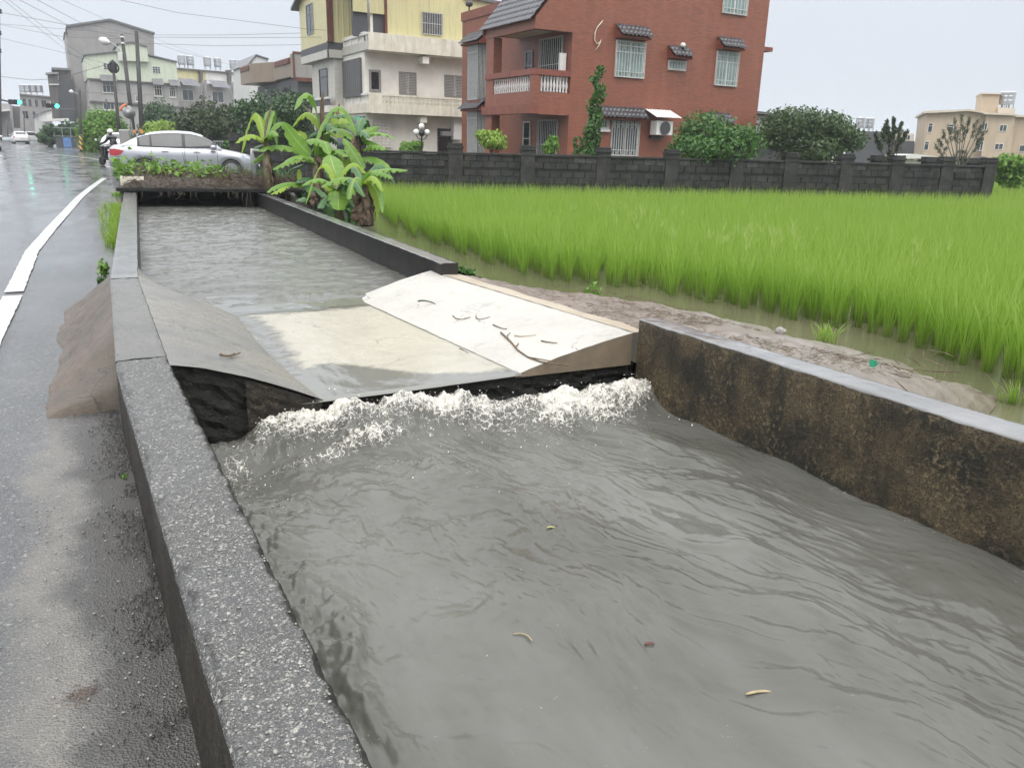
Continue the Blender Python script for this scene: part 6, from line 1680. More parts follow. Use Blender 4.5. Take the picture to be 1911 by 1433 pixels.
sticks('dead_vines', 'tangle of dead brown vines hanging over the front of the slab bridge', 1500, lambda: (lambda q: (q[0], q[1] - .02, q[2] - .02))(heap_pt(.02, 1.0, .0, .34, .05)), .22, .006, M['vine'], .6)
sticks('dead_vines', 'rusty dry stalks at the right end of the slab bridge', 700, lambda: heap_pt(.5, 1.06, .0, .6, .05), .26, .006, M['lf_brown'], .3)
for k, (x, y, h) in enumerate(((1.55, 17.9, .55), (1.62, 18.0, .42), (2.3, 18.2, .62), (2.55, 18.3, .7), (3.1, 18.2, .5), (3.3, 18.1, .45))):
    t = MB().tube([(x, y, .5), (x + .02 * k, y, .5 + h * .5), (x + .05 * (k - 2), y, .5 + h)], [.010, .007, .003], 4).obj('dry_stalk', M['twig'])
    tag(t, ('leftmost bare stalk above the weeds on the slab bridge', 'shorter bare stalk next to the leftmost one on the slab bridge', 'thin stalk before the rear door of the silver car', 'tallest bare stalk before the doors of the silver car', 'leaning stalk before the front door of the silver car', 'rightmost bare stalk leaning towards the car bonnet')[k], 'stalk', 'dry stalks on the slab bridge')
p0 = atd(470, 281, 16.2); p1 = atd(477, 340, 16.2)
tag(MB().tube([p0 + np.array([.14, .02, -.02]), p0, p0 - np.array([0, 0, .1]), p1], .045, 8).obj('white_pipe', M['gal'], None, smooth=True), 'bent pale pipe standing left of the banana clump', 'pipe')

# ------------------------------------------------------------------ vehicles
def paint(name, c, met=.6):
    t = NT(name); return t.done(t.bsdf(c, .3, met, None, .5, .8))
M['silver'] = paint('silver_car_paint', (.38, .39, .42), .65)
M['whitecar'] = paint('white_car_paint', (.68, .68, .67), .0)
M['redcar'] = paint('red_car_paint', (.45, .10, .09), .0)
M['tyre'] = sm('tyre_rubber', (.018, .018, .019), .7)
M['rim'] = sm('alloy_rim', (.5, .51, .52), .3, metal=.8)
M['plastic'] = sm('black_trim', (.014, .014, .015), .4)
M['lamp_red'] = NT('red_lamp').m if False else sm('tail_lamp_red', (.42, .02, .03), .12, (.30, .012, .02), 9, coat=.8)
M['lamp_clear'] = sm('headlamp_clear', (.52, .55, .58), .08, (.30, .32, .34), 14, coat=.8, metal=.3)
M['carglass'] = glass_mat('car_glass', (.035, .045, .045), .04, (.02, .024, .024))
def make_car(name, label, cat, loc, rz):
    r = thing(name, label, cat, loc, rz)
    xs = np.linspace(-2.26, 2.26, 97)
    top = lambda x: float(np.interp(x, [-2.26, -2.22, -2.12, -1.9, -1.5, -1.2, .95, 1.2, 1.55, 1.9, 2.1, 2.2, 2.26], [.66, .92, .99, 1.03, 1.04, 1.0, .97, .93, .87, .79, .71, .62, .50]))
    sh = lambda x: float(np.interp(x, [-2.26, -2.2, -2.0, -1.4, 0, .9, 1.3, 1.8, 2.15, 2.26], [.62, .86, .95, .98, .95, .91, .85, .75, .62, .46]))
    hw = lambda x: .855 * float(np.interp(x, [-2.26, -2.2, -2.05, -1.7, -1.0, 1.0, 1.6, 1.95, 2.15, 2.26], [.70, .84, .94, .985, 1, 1, .985, .92, .80, .60]))
    def zb(x):
        z = float(np.interp(abs(x), [0, 1.9, 2.15, 2.26], [.19, .2, .25, .36]))
        for xw in (1.33, -1.24):
            if abs(x - xw) < .345: z = max(z, .30 + math.sqrt(.345 ** 2 - (x - xw) ** 2))
        return z
    rows = []
    for x in xs:
        w, t, s, b = hw(x), top(x), sh(x), zb(x); lo = float(np.interp(abs(x), [0, 1.9, 2.26], [.19, .2, .36]))
        half = [(w * .80, max(b, lo)), (w * .955, max(b, lo + .03)), (w * .985, max(b + .001, lo + .14)), (w, max(b + .002, .50)), (w * .995, max(b + .004, min(.72, s - .1))), (w * .965, s - .03), (w * .91, s + (t - s) * .35), (w * .6, t - .012), (0, t + .012)]
        half = [(y, max(z, b)) for y, z in half]
        full = [(x, -y, z) for y, z in half] + [(x, y, z) for y, z in half[-2::-1]]
        rows.append(full)
    body = MB(); body.grid(rows); n = len(rows[0])
    body.f.append(tuple(range(n))); body.m.append(0); body.f.append(tuple(range(96 * n, 97 * n))[::-1]); body.m.append(0)
    body.obj('body', M['silver'], r, smooth=True, fix=True)
    MB().box(-2.0, -.66, .2, 2.0, .66, .6).obj('underbody', M['plastic'], r)
    zr = lambda x: float(np.interp(x, [-1.86, -1.6, -1.3, -.95, -.6, -.2, .2, .5, .8, 1.08], [1.03, 1.18, 1.325, 1.42, 1.46, 1.475, 1.455, 1.375, 1.20, .97]))
    def ysd(x, z): return .80 - .23 * np.clip((z - .95) / .5, 0, 1) ** 1.25
    rows = []
    for x in np.linspace(-1.86, 1.08, 61):
        z1 = zr(x); h = max(0, z1 - .95)
        half = [(ysd(x, .93), .92), (ysd(x, .95 + h * .45), .95 + h * .45), (ysd(x, .95 + h * .84), .95 + h * .84), (ysd(x, z1) - .10 * min(1, h * 4), z1 - .012), (.3, z1 + .008), (0, z1 + .012)]
        rows.append([(x, -y, z) for y, z in half] + [(x, y, z) for y, z in half[-2::-1]])
    MB().grid(rows).obj('cabin', M['silver'], r, smooth=True, fix=True)
    for s in (-1, 1):
        def panel(nm, mat, x0, x1, zb0, off, cut, sl0=0, sl1=0):
            g = []
            for i in range(13):
                q = i / 12; rr = []
                for j in range(5):
                    t = j / 4; x = x0 + (x1 - x0) * q + (sl0 * (1 - q) + sl1 * q) * t; zt = .95 + (zr(x) - .95) * .84 - cut; z = zb0 + max(.004, zt - zb0) * t
                    rr.append((x, s * (float(ysd(x, z)) + off), z))
                g.append(rr)
            return MB().grid(g).obj(nm, mat, r, smooth=True, fix=True)
        panel('window_trim', M['plastic'], -1.40, .93, .965, .006, -.012)
        panel('window', M['carglass'], -.98, -.10, .985, .012, .012); panel('window', M['carglass'], .0, .80, .985, .012, .012)
        panel('window', M['carglass'], -1.33, -1.04, .985, .012, .012)
        for xw in (1.33, -1.24):
            w = MB().lathe([(.20, -.10), (.30, -.10), (.315, -.06), (.315, .06), (.30, .10), (.20, .10)], 24, (xw, s * .73, .315), Matrix.Rotation(math.pi / 2, 3, 'X')).obj('wheel', M['tyre'], r, smooth=True)
            g = MB()
            for k in range(9):
                a = 2 * math.pi * k / 9; g.box(-.022, .03, -.012, .022, .205, .012, Matrix.Translation((xw, s * .835, .315)) @ Matrix.Rotation(math.pi / 2, 4, 'X') @ Matrix.Rotation(a, 4, 'Z'))
            g.lathe([(.05, -.015), (.05, .02), (.02, .025)], 10, (xw, s * .835, .315), Matrix.Rotation(s * -math.pi / 2, 3, 'X'))
            g.lathe([(.195, -.02), (.21, -.02), (.21, .02), (.195, .02)], 24, (xw, s * .832, .315), Matrix.Rotation(math.pi / 2, 3, 'X'))
            o = g.obj('rim', M['rim'], w); o['kind'] = 'thing'
        for x in (-.72, .22): bevel(MB().box(x, s * .862, .835, x + .20, s * .885, .862).obj('door_handle', M['silver'], r), .008)
        for x, z0, z1 in ((-.05, .3, .95), (.93, .35, .92), (-1.02, .62, .95)):
            MB().grid([[(x - .006, s * (hw(x) * k + .003), z0 + (z1 - z0) * t), (x + .006, s * (hw(x) * k + .003), z0 + (z1 - z0) * t)] for t, k in ((0, .993), (.4, 1.0), (.75, .99), (1, .965))]).obj('door_seam', M['plastic'], r)
        m = MB(); m.lathe([(.03, -.10), (.085, -.08), (.10, 0), (.085, .08), (.03, .10)], 10, (.82, s * .96, 1.0), Matrix.Rotation(math.pi / 2, 3, 'X') @ Matrix.Diagonal((1, .75, 1)))
        mo = m.obj('mirror', M['silver'], r, smooth=True); MB().box(.80, s * .84, .95, .85, s * .93, .985).obj('arm', M['plastic'], mo)
        def lampf(nm, mat, pts):
            MB().grid([[(x, s * (hw(x) * kk + .006), z) for x, z, kk in row] for row in pts]).obj(nm, mat, r, smooth=True)
        lampf('tail_light', M['lamp_red'], [[(-2.20, .88, 1.0), (-2.0, .885, .985), (-1.78, .84, .995)], [(-2.21, .80, 1.01), (-2.02, .80, 1.0), (-1.82, .82, 1.0)], [(-2.21, .70, 1.02), (-2.05, .68, 1.0), (-1.9, .72, 1.0)]])
        lampf('headlight', M['lamp_clear'], [[(2.1, .70, .93), (1.9, .75, .965), (1.66, .79, .955)], [(2.14, .63, .98), (1.95, .66, 1.0), (1.76, .71, 1.0)], [(2.15, .57, 1.0), (2.0, .58, 1.0), (1.85, .62, 1.0)]])
    g = []
    for i in range(9):
        t = i / 8; x = .56 + .46 * t; g.append([(x, y * (1 + .12 * t), zr(x) + .018 - .01 * abs(y)) for y in np.linspace(-.56, .56, 9)])
    MB().grid(g).obj('windscreen', M['carglass'], r, smooth=True)
    g = []
    for i in range(9):
        t = i / 8; x = -1.78 + .62 * t; g.append([(x, y, zr(x) + .018 - .01 * abs(y)) for y in np.linspace(-.54, .54, 9)])
    MB().grid(g).obj('rear_window', M['carglass'], r, smooth=True)
    MB().tube([(.62, -.52, 1.33), (.55, -.53, 1.5), (.30, -.55, 1.95)], [.012, .008, .004], 5).obj('antenna', M['plastic'], r)
    MB().box(-2.285, -.26, .60, -2.262, .26, .74).obj('number_plate', M['white'], r)
    MB().box(2.0, -.55, .22, 2.262, .55, .34).obj('lower_grille', M['plastic'], r)
    return r
cc = atd(330, 290, 25.7)
car = make_car('parked_car', 'silver sedan parked across the driveway behind the weed heap', 'car', (3.72, 28.5, .11), R_(-7))
def car_copy(label, px, py, dist, rz, mat, z=.1):
    c = copy_tree(car); p = atd(px, py, dist); c.location = (p[0], p[1], z); c.rotation_euler = (0, 0, rz); c['label'] = label
    if 'group' in c: del c['group']
    for ch in c.children:
        if ch.name.split('.')[0] in ('body', 'cabin', 'door_handle', 'mirror'):
            ch.material_slots[0].link = 'OBJECT'; ch.material_slots[0].material = M[mat]
    return c
car_copy('white car driving away far along the road', 37, 257, 96, R_(97), 'whitecar')
car_copy('white car parked at the verge left of the dark roadside shrub', 60, 256, 112, R_(20), 'whitecar')
car_copy('white car at the left edge of the road, mostly out of frame', -27, 262, 58, R_(-84), 'whitecar')
car_copy('white car with red tail lamps behind the rider and the leaning pole', 226, 262, 50, R_(75), 'whitecar')

# rider on a scooter passing behind the silver car
MB().box(1.16, 20.22, -.5, 4.6, 20.5, .43).obj('light_gap_stop', M['black'], cv)  # added black wall, closes the light gap under the canal cover
rp = atd(209, 300, 34.5); RZ = R_(125)
sc = thing('scooter', 'dark motor scooter ridden past the rear of the silver car', 'scooter', (rp[0], rp[1], .1), RZ)
MB().prism([(-.75, -.13, .55), (-.75, -.13, .80), (-.1, -.13, .78), (.02, -.13, .40), (.42, -.13, .38), (.52, -.13, .95), (.62, -.13, .95), (.60, -.13, .30), (-.3, -.13, .26)], 0, (0, .26, 0)).obj('body', M['plastic'], sc, fix=True)
for x in (.72, -.62):
    w = MB().lathe([(.13, -.05), (.21, -.05), (.235, 0), (.21, .05), (.13, .05)], 16, (x, 0, .235), Matrix.Rotation(math.pi / 2, 3, 'X')).obj('wheel', M['tyre'], sc, smooth=True)
    MB().lathe([(.12, -.03), (.12, .03)], 12, (x, 0, .235), Matrix.Rotation(math.pi / 2, 3, 'X')).obj('rim', M['rim'], w)
MB().tube([(.70, 0, .3), (.55, 0, 1.0)], .03, 6).obj('fork', M['gal'], sc); MB().tube([(.50, -.33, 1.04), (.56, 0, 1.0), (.50, .33, 1.04)], .018, 6).obj('handlebar', M['plastic'], sc)
for s in (-1, 1):
    MB().lathe([(.02, -.01), (.07, 0), (.07, .015), (.02, .02)], 10, (.47, s * .42, 1.26), Matrix.Rotation(math.pi / 2, 3, 'Y')).obj('mirror', M['white'], sc); MB().tube([(.50, s * .28, 1.04), (.48, s * .40, 1.22)], .008, 5).obj('mirror_stem', M['plastic'], sc)
bevel(MB().box(-.72, -.15, .802, -.05, .15, .88).obj('seat', M['plastic'], sc), .03)
MB().box(.60, -.08, .78, .66, .08, .9).obj('headlight', M['lamp_clear'], sc)
sc.scale = (.86, .86, .86)
pr = thing('person', 'person in a black jacket and pale helmet riding a scooter', 'person', (rp[0], rp[1], .1), RZ)
M['jacket'] = sm('black_rain_jacket', (.016, .016, .018), .35, (.03, .03, .033), 8, .3, 20); M['skin'] = sm('skin', (.42, .27, .19), .5)
def skinned(name, verts, edges, radii, mat, parent, sub=2):
    me = bpy.data.meshes.new(name); me.from_pydata(verts, edges, []); me.materials.append(mat)
    o = link(bpy.data.objects.new(name, me), parent)
    m = o.modifiers.new('skin', 'SKIN'); m.use_smooth_shade = True
    for i, rr in enumerate(radii):
        me.skin_vertices[0].data[i].radius = (rr, rr) if not isinstance(rr, tuple) else rr
    me.skin_vertices[0].data[0].use_root = True
    s = o.modifiers.new('sub', 'SUBSURF'); s.levels = sub; s.render_levels = sub
    return o
vs = [(-.32, 0, .95), (-.30, 0, 1.12), (-.24, 0, 1.32), (-.18, 0, 1.44), (-.15, 0, 1.53), (-.13, 0, 1.62), (-.20, -.19, 1.40), (-.02, -.27, 1.18), (.22, -.30, 1.10), (.42, -.31, 1.06), (-.20, .19, 1.40), (-.02, .27, 1.18), (.22, .30, 1.10), (.42, .31, 1.06),
      (-.28, -.12, .93), (.12, -.17, .90), (.22, -.16, .50), (.34, -.16, .44), (-.28, .12, .93), (.12, .17, .90), (.22, .16, .50), (.34, .16, .44)]
es = [(0, 1), (1, 2), (2, 3), (3, 4), (4, 5), (3, 6), (6, 7), (7, 8), (8, 9), (3, 10), (10, 11), (11, 12), (12, 13), (0, 14), (14, 15), (15, 16), (16, 17), (0, 18), (18, 19), (19, 20), (20, 21)]
rd = [(.17, .15), (.17, .14), (.19, .14), (.13, .11), .06, .085, .085, .065, .055, .045, .085, .065, .055, .045, .11, .09, .065, .05, .11, .09, .065, .05]
skinned('body', vs, es, rd, M['jacket'], pr)
MB().lathe([(.02, -.11), (.07, -.10), (.09, -.02), (.095, .04), (.06, .1)], 12, (-.10, 0, 1.62)).obj('head', M['skin'], pr, smooth=True)
pr.scale = (.86, .86, .86)
hm_ = MB(); hm_.lathe([(.145, -.02), (.15, .03), (.14, .09), (.11, .14), (.06, .17), (.01, .18)], 14, (-.12, 0, 1.645)); hm_.grid([[(.0, -.10, 1.66), (.0, .10, 1.66)], [(.08, -.09, 1.64), (.08, .09, 1.64)]])
hm_.obj('helmet', M['white'], pr, smooth=True)

# ------------------------------------------------------------------ poles, lamps, signals, cables
def conc(name, c): return sm(name, c, .6, tuple(x * .6 for x in c), 3, .2, 20, streak=.5)
M['pole'] = conc('dark_wet_pole', (.035, .033, .031)); M['pole2'] = conc('grey_pole', (.09, .088, .085))
def stripe_mat(name, a, b, k, diag):
    t = NT(name); p = t.n('ShaderNodeSeparateXYZ'); t.l(t.obpos(), p.inputs[0])
    w = t.math('SINE', t.math('MULTIPLY', t.math('ADD', p.outputs[2], t.math('MULTIPLY', p.outputs[0], diag)), k))
    return t.done(t.bsdf(t.mix(t.math('GREATER_THAN', w, 0.0), a, b), .5))
M['ystripe'] = stripe_mat('yellow_black_stripes', (.50, .30, .04), (.02, .02, .02), 16, 1.2); M['ostripe'] = stripe_mat('orange_black_bands', (.50, .22, .05), (.03, .025, .02), 9, .6)
def pole(label, top, base, dist, wpx, stripe=None, band=None, mat='pole', cat='pole', name='utility_pole'):
    t_, b_ = atd(*top, dist), atd(*base, dist); b_[2] = max(b_[2], .0)
    r = thing(name, label, cat, tuple(b_)); rr = wpx / FPX * dist / 2; v = t_ - b_
    MB().tube([(0, 0, 0), v * .5, v, v + np.array([0, 0, .02])], [rr * 1.12, rr * 1.0, rr * .86, rr * .5], 10).obj('shaft', M[mat], r, smooth=True)
    if stripe:
        k0, k1 = stripe; MB().tube([v * k0, v * k1], rr * 1.14 + .008, 12, False).obj('stripe_band', M[band], r, smooth=True)
    return r, b_, v, rr
def tilt(v): return np.array(v)
rA, bA, vA, wA = pole('tallest dark utility pole, right of the pair behind the car', (254.5, 60), (266.5, 275), 62, 7.6, (.10, .17), 'ostripe')
rB, bB, vB, wB = pole('leaning dark pole carrying a street lamp arm', (227.5, 66), (252.5, 275), 60, 7.0, (.09, .15), 'ostripe')
rC, bC, vC, wC = pole('thin leaning dark pole with a coil near its top', (210, 113), (225, 275), 58, 5.2)
rD, bD, vD, wD = pole('short pole with yellow and black stripes at the road edge', (148.5, 168), (151, 283), 58, 4.8, (.01, .27), 'ystripe')
rE, bE, vE, wE = pole('short bare pole tip rising behind the yellow-green tree', (198, 186), (203, 250), 70, 2.6)
pole('distant thin pole left of the roadside shrub', (44, 214), (47, 262), 100, 2.2, mat='pole2'); pole('distant thin pole among the hazy shopfronts', (20, 222), (24, 258), 110, 2.0, mat='pole2')
pole('faint distant pole beside the roadside building', (12, 226), (15, 256), 118, 1.8, mat='pole2')
rG, bG, vG, wG = pole('pole cut by the left frame edge with insulators', (-3, -60), (2, 262), 66, 3.0, mat='pole2')
for px, py in ((1, 22), (0, 62), (0, 95)):
    p = atd(px, py, 66) - bG; MB().lathe([(.05, -.18), (.14, -.1), (.06, 0), (.14, .1), (.05, .2)], 8, p).obj('insulator', M['pole'], rG)
q = vB * .93; e0 = atd(222, 92, 60) - bB; e1 = atd(214, 84, 60) - bB; e2 = atd(205, 80, 60) - bB
MB().tube([atd(224, 101, 60) - bB, e0, e1, e2], .05, 6).obj('lamp_arm', M['gal'], rB, smooth=True)
l0, l1 = atd(205, 81, 60) - bB, atd(185, 74, 60) - bB
mb = MB(); mb.tube([l0, l0 * .6 + l1 * .4, l0 * .2 + l1 * .8, l1], [.12, .30, .24, .10], 8); mb.obj('lamp_head', M['white'], rB, smooth=True)
a_ = atd(225, 106, 60) - bB; MB().box(a_[0] - .16, a_[1] - .14, a_[2] - .32, a_[0] + .16, a_[1] + .14, a_[2] + .32).obj('junction_box', M['white'], rB)
for k in (.985, .93): MB().tube([vB * k, vB * (k - .012)], wB * .9 + .02, 10).obj('reflector_ring', M['white'], rB)
a_ = vC * .93; mb = MB(); mb.tube([a_ + np.array([.35 * math.cos(t), -.2, .35 * math.sin(t) - .1]) for t in np.linspace(0, 6.28, 17)], .06, 6); mb.obj('cable_coil', M['plastic'], rC)
a_ = vC * .92; MB().lathe([(.22, -.4), (.26, -.2), (.26, .2), (.2, .4)], 10, a_).obj('cable_joint', M['pole'], rC)
l0, l1 = atd(148, 176, 58) - bD, atd(131, 171, 58) - bD
MB().tube([vD * .95, l0, l1], .03, 5).obj('lamp_arm', M['gal'], rD); MB().tube([l1 + (l0 - l1) * .35, l1 + (l0 - l1) * .1, l1 - (l0 - l1) * .1], [.08, .16, .06], 7).obj('lamp_head', M['white'], rD, smooth=True)
# convex mirror seen from behind, cabinet
m0 = atd(240, 210, 57); t = thing('traffic_mirror', 'grey back of a convex traffic mirror with an orange hood on the leaning pole', 'mirror', tuple(m0))
MB().lathe([(.02, -.02), (.30, .0), (.46, .03), (.48, .05)], 20, (0, 0, 0), Matrix.Rotation(math.pi / 2 - .15, 3, 'X') @ Matrix.Rotation(.3, 3, 'Y')).obj('mirror_dish', M['gal'], t, smooth=True)
M['orange'] = sm('orange_hood', (.62, .16, .06), .4)
MB().tube([(.52 * math.cos(a), 0, .52 * math.sin(a)) for a in np.linspace(1.7, 3.0, 9)], .10, 6).obj('hood', M['orange'], t, smooth=True)
MB().tube([(.1, .1, -.4), (.15, .15, m0[2] * -1 + .1)], .05, 6).obj('post', M['gal'], t)
p = atd(234, 262, 48); t = thing('electric_cabinet', 'grey roadside cabinet between the poles and the car roof', 'cabinet', (p[0], p[1], .05), -.2)
bevel(MB().box(-.3, -.2, 0, .3, .2, 1.7).obj('case', M['gal'], t), .05); MB().box(-.24, -.215, .2, .24, -.201, 1.6).obj('door', M['graywall'], t)
# globe lamp
p = atd(787, 250, 33); t = thing('garden_lamp', 'garden lamp post with white globes behind the block wall', 'street lamp', (p[0], p[1], .05))
zc = p[2] - .05; k = 33 / FPX
MB().tube([(0, 0, 0), (0, 0, zc)], .035, 8).obj('post', M['plastic'], t)
M['globe'] = sm('white_lamp_globe', (.78, .78, .75), .15, (.7, .7, .68), 3, coat=.5)
def ball(c, r): return MB().lathe([(r * math.sin(a) + .001, -r * math.cos(a)) for a in np.linspace(.05, 3.09, 10)], 14, c)
ball((0, 0, zc + .02), .13).obj('hub', M['plastic'], t, smooth=True)
for dx, dz in ((0, .30), (-.25, .06), (.25, .06)):
    ball((dx, 0, zc + dz), .125).obj('globe', M['globe'], t, smooth=True)
    if dx: MB().tube([(0, 0, zc - .25), (dx * .7, 0, zc - .2), (dx, 0, zc - .06)], .018, 5).obj('arm', M['plastic'], t)
# traffic signals
def glow(name, c, s): t = NT(name); return t.done(t.bsdf((.01, .05, .03), .4, 0, None, .5, 0, c, s))
M['green_lit'] = glow('lit_green_signal', (.04, 1.0, .55), 9.0); M['lens_off'] = sm('dark_signal_lens', (.03, .02, .02), .2)
def signal(label, px, py, dist, arm):
    c = atd(px, py, dist); t = thing('traffic_light', label, 'traffic light', tuple(c), R_(4)); s = dist / FPX
    w = 22 * s
    bevel(MB().box(-w / 2, -.12, -4.2 * s, w / 2, .16, 4.2 * s).obj('housing', M['plastic'], t), .06)
    for k in (-1, 0, 1):
        x = k * w * .32; on = k == 1
        MB().lathe([(.02, .0), (3.6 * s, .0), (3.6 * s, .03), (.02, .04)], 14, (x, -.125, 0), Matrix.Rotation(math.pi / 2, 3, 'X')).obj('lens', M['green_lit' if on else 'lens_off'], t)
        MB().tube([(x + 4.0 * s * math.cos(a), -.30, 4.0 * s * math.sin(a)) for a in np.linspace(.1, 3.04, 9)], .035, 5).obj('visor', M['plastic'], t)
    if arm: MB().tube([np.array(atd(*q, dist)) - c for q in arm], [.10, .08, .06][:len(arm)], 8).obj('mast_arm', M['plastic'], t, smooth=True)
    return t
signal('green traffic light on a mast arm at the left edge', 28, 191, 72, [(-14, 180), (4, 187), (20, 191)])
signal('green traffic light nearer the dark block, on the cable line', 98, 198, 74, [(96, 203), (97, 201)])
M['cable'] = sm('grey_cable', (.10, .10, .105), .5)
def cable(label, pts, r=.022, sag=.0):
    r *= .55
    P = []
    for (a, b) in zip(pts[:-1], pts[1:]):
        p, q = atd(*a), atd(*b)
        for k in range(8): s = k / 8; P.append(p + (q - p) * s - np.array([0, 0, sag * 4 * s * (1 - s)]))
    P.append(atd(*pts[-1]))
    tag(MB().tube(P, r, 4).obj('overhead_cable', M['cable'], None), label, 'cable')
cable('steep cable from the top left corner down to the pale green house gable', [(2, -3, 40), (124, 95, 62), (190, 135, 90)])
cable('second steep cable just right of the top left corner', [(12, -3, 40), (120, 80, 60), (205, 140, 90)])
cable('cable slanting to the leaning lamp pole top', [(30, -3, 40), (124, 46, 52), (228, 72, 60)], .025)
cable('cable slanting to the tallest pole top from the upper left', [(63, -3, 40), (148, 42, 52), (254, 66, 62)], .025)
cable('long thin cable running from top left past the pole tops to the townhouses', [(108, -3, 45), (193, 35, 60), (330, 88, 85), (395, 112, 104)], .02)
cable('cable with a dark joint crossing left of the grey gable block', [(2, 24, 66), (104, 43, 60), (124, 47, 60)], .03)
cable('upper near-level cable from the left frame edge to the tallest pole', [(-2, 45, 66), (121, 55, 64), (254, 65, 62)], .022)
cable('lower near-level cable from the left frame edge to the leaning lamp pole', [(-2, 46, 66), (121, 70, 63), (228, 73, 60)], .022)
cable('cable dropping gently from the left edge to the coil pole', [(-2, 71, 66), (124, 100, 62), (209, 122, 58)], .022)
cable('cable arching across the upper sky to the cream metal house', [(205, -4, 40), (330, 24, 42), (566, 54, 45), (640, 60, 46)], .018)
cable('level cable from the tallest pole to the cream metal house', [(256, 66, 62), (420, 66, 52), (575, 62, 50)], .022)
cable('second level cable below it from the tallest pole to the pale house', [(256, 70, 62), (420, 71, 52), (600, 70, 46)], .022)
cable('lowest level cable reaching the pale house rail from the poles', [(228, 80, 60), (400, 86, 55), (585, 84, 50)], .022)
cable('sagging thick cable from the left edge up to the coil pole', [(-2, 143, 66), (60, 150, 64), (110, 147, 62), (209, 118, 58)], .035)
cable('low cable passing both green traffic lights', [(-2, 187, 73), (60, 200, 74), (150, 205, 60)], .03)
cable('cable crossing in front of the grey townhouses to the striped pole', [(150, 172, 58), (245, 176, 70), (335, 180, 100)], .03)
cable('cable sloping from the tallest pole down across the townhouse tanks', [(257, 70, 62), (330, 95, 80), (470, 132, 104)], .022)
# small roadside board and rail by the striped pole
p = atd(125, 262, 78); t = thing('sign_board', 'small blue board on a dark fence beside the far roadside shrubs', 'sign', (p[0], p[1], .05))
M['blue'] = sm('blue_board', (.12, .27, .55), .5); MB().box(-.35, -.05, .1, .35, 0, 1.0).obj('board', M['blue'], t); MB().box(-1.0, .02, 0, 1.8, .1, 1.0).obj('back_panel', M['charcoal'], t)
g = MB()
for z0 in (1.1, 1.9): g.box(-1.1, .02, z0, 1.2, .08, z0 + .06)
for k in range(4): g.box(-1.1 + k * .74, .021, 1.0, -1.04 + k * .74, .079, 1.95)
g.obj('rail', M['gal'], t)

# ------------------------------------------------------------------ litter on the spillway, in the water and on the mud
def surf_z(x, y):
    if x < 1.1: return left_fn((x - .4) / .72, (y - Y0) / (Y1 - Y0))[2]
    if x < 2.25: return .075
    b = (y - Y0) / (Y1 - .42 - Y0); xa = 2.33 - .16 * b; xb = 3.2 - .2 * b
    return right_fn((x - xa) / (xb - xa), b)[2]
def on_slab(px, py):
    z = .12
    for _ in range(6): p = onz(px, py, z); z = surf_z(float(p[0]), float(p[1]))
    return (float(p[0]), float(p[1]), z + .006)
def twig(label, pts, r, mat='twig', cat='twig', extra=()):
    def smooth(q):
        if len(q) != 3: return q
        tt = np.linspace(0, 1, 3); return [(float(np.polyval(np.polyfit(tt, [c[0] for c in q], 2), s)), float(np.polyval(np.polyfit(tt, [c[1] for c in q], 2), s))) for s in np.linspace(0, 1, 9)]
    mb = MB(); P = [on_slab(*q) for q in smooth(pts)]; mb.tube(P, list(np.linspace(r, r * .5, len(P))), 5)
    o = mb.obj('twig', M[mat]); tag(o, label, cat)
    for e in extra: MB().tube([on_slab(*q) for q in e], [r * .6, r * .45, r * .3][:len(e)], 5).obj('side_shoot', M[mat], o)
twig('forked dry branch lying down the pale slope', [(935, 622), (952, 638), (966, 655), (985, 668), (1010, 677), (1062, 684)], .008, extra=([(950, 637), (946, 628), (952, 622)], [(962, 650), (968, 642)]))
twig('curved dry stem below the branch at the slab end', [(985, 668), (1020, 674), (1050, 680)], .004)
twig('thin curled stalk in the upper middle of the pale slope', [(845, 590), (858, 597), (878, 592)], .004)
twig('loop of straw left of the curled stalk on the pale slope', [(888, 590), (895, 597), (915, 592)], .004)
twig('short dark stick right of the branch on the pale slope', [(1010, 637), (1025, 640), (1040, 641)], .005)
twig('leafy green sprig near the top of the pale slope', [(780, 563), (795, 562), (812, 568)], .006, 'lf_dark')
twig('pale straw lying across the pale slope', [(960, 627), (980, 628), (1000, 626)], .004, 'straw')
twig('row of dark bark bits on the pale slope', [(920, 607), (932, 612), (946, 615)], .005)
twig('dark twig on the brushed left slab', [(411, 663), (428, 666), (448, 660)], .008, extra=([(428, 666), (438, 661)],))
twig('small bark flake where the silt meets the pale slope', [(858, 652), (866, 656), (874, 661)], .005)
def floater(name, label, cat, px, py, L, w, ang, mat, curl=.01, z=None):
    zz = float(down_water(np.array([onz(px, py, -.17)[0]]), np.array([onz(px, py, -.17)[1]]))[0]) + .002
    p = onz(px, py, zz); rows = []
    for i in range(11):
        t = i / 10 - .5; ww = w * math.sqrt(max(.04, 1 - (2 * t) ** 4)); c, s = math.cos(ang), math.sin(ang); off = curl * 3.2 * (.25 - t * t)
        rows.append([(p[0] + L * t * c - (ww * k + off) * s, p[1] + L * t * s + (ww * k + off) * c, zz + .004 * math.cos(3 * t) + h) for k, h in ((-.5, 0), (0, .002), (.5, 0))])
    o = MB().grid(rows).obj(name, mat, None, smooth=True); m = o.modifiers.new('thick', 'SOLIDIFY'); m.thickness = .0012
    tag(o, label, cat)
M['oldleaf'] = sm('yellowed_leaf', (.30, .29, .10), .5)
floater('bamboo_strip', 'pale yellow bamboo strip floating in the foreground water', 'leaf', 1415, 1293, .085, .011, R_(-18), M['straw'], .004)
floater('floating_leaf', 'yellow-green leaf floating in the middle of the canal', 'leaf', 1028, 985, .040, .013, R_(-25), M['oldleaf'], .003)
floater('floating_leaf', 'reddish leaf drifting below the ripples', 'leaf', 1212, 1202, .034, .011, R_(-20), M['rust'], .004)
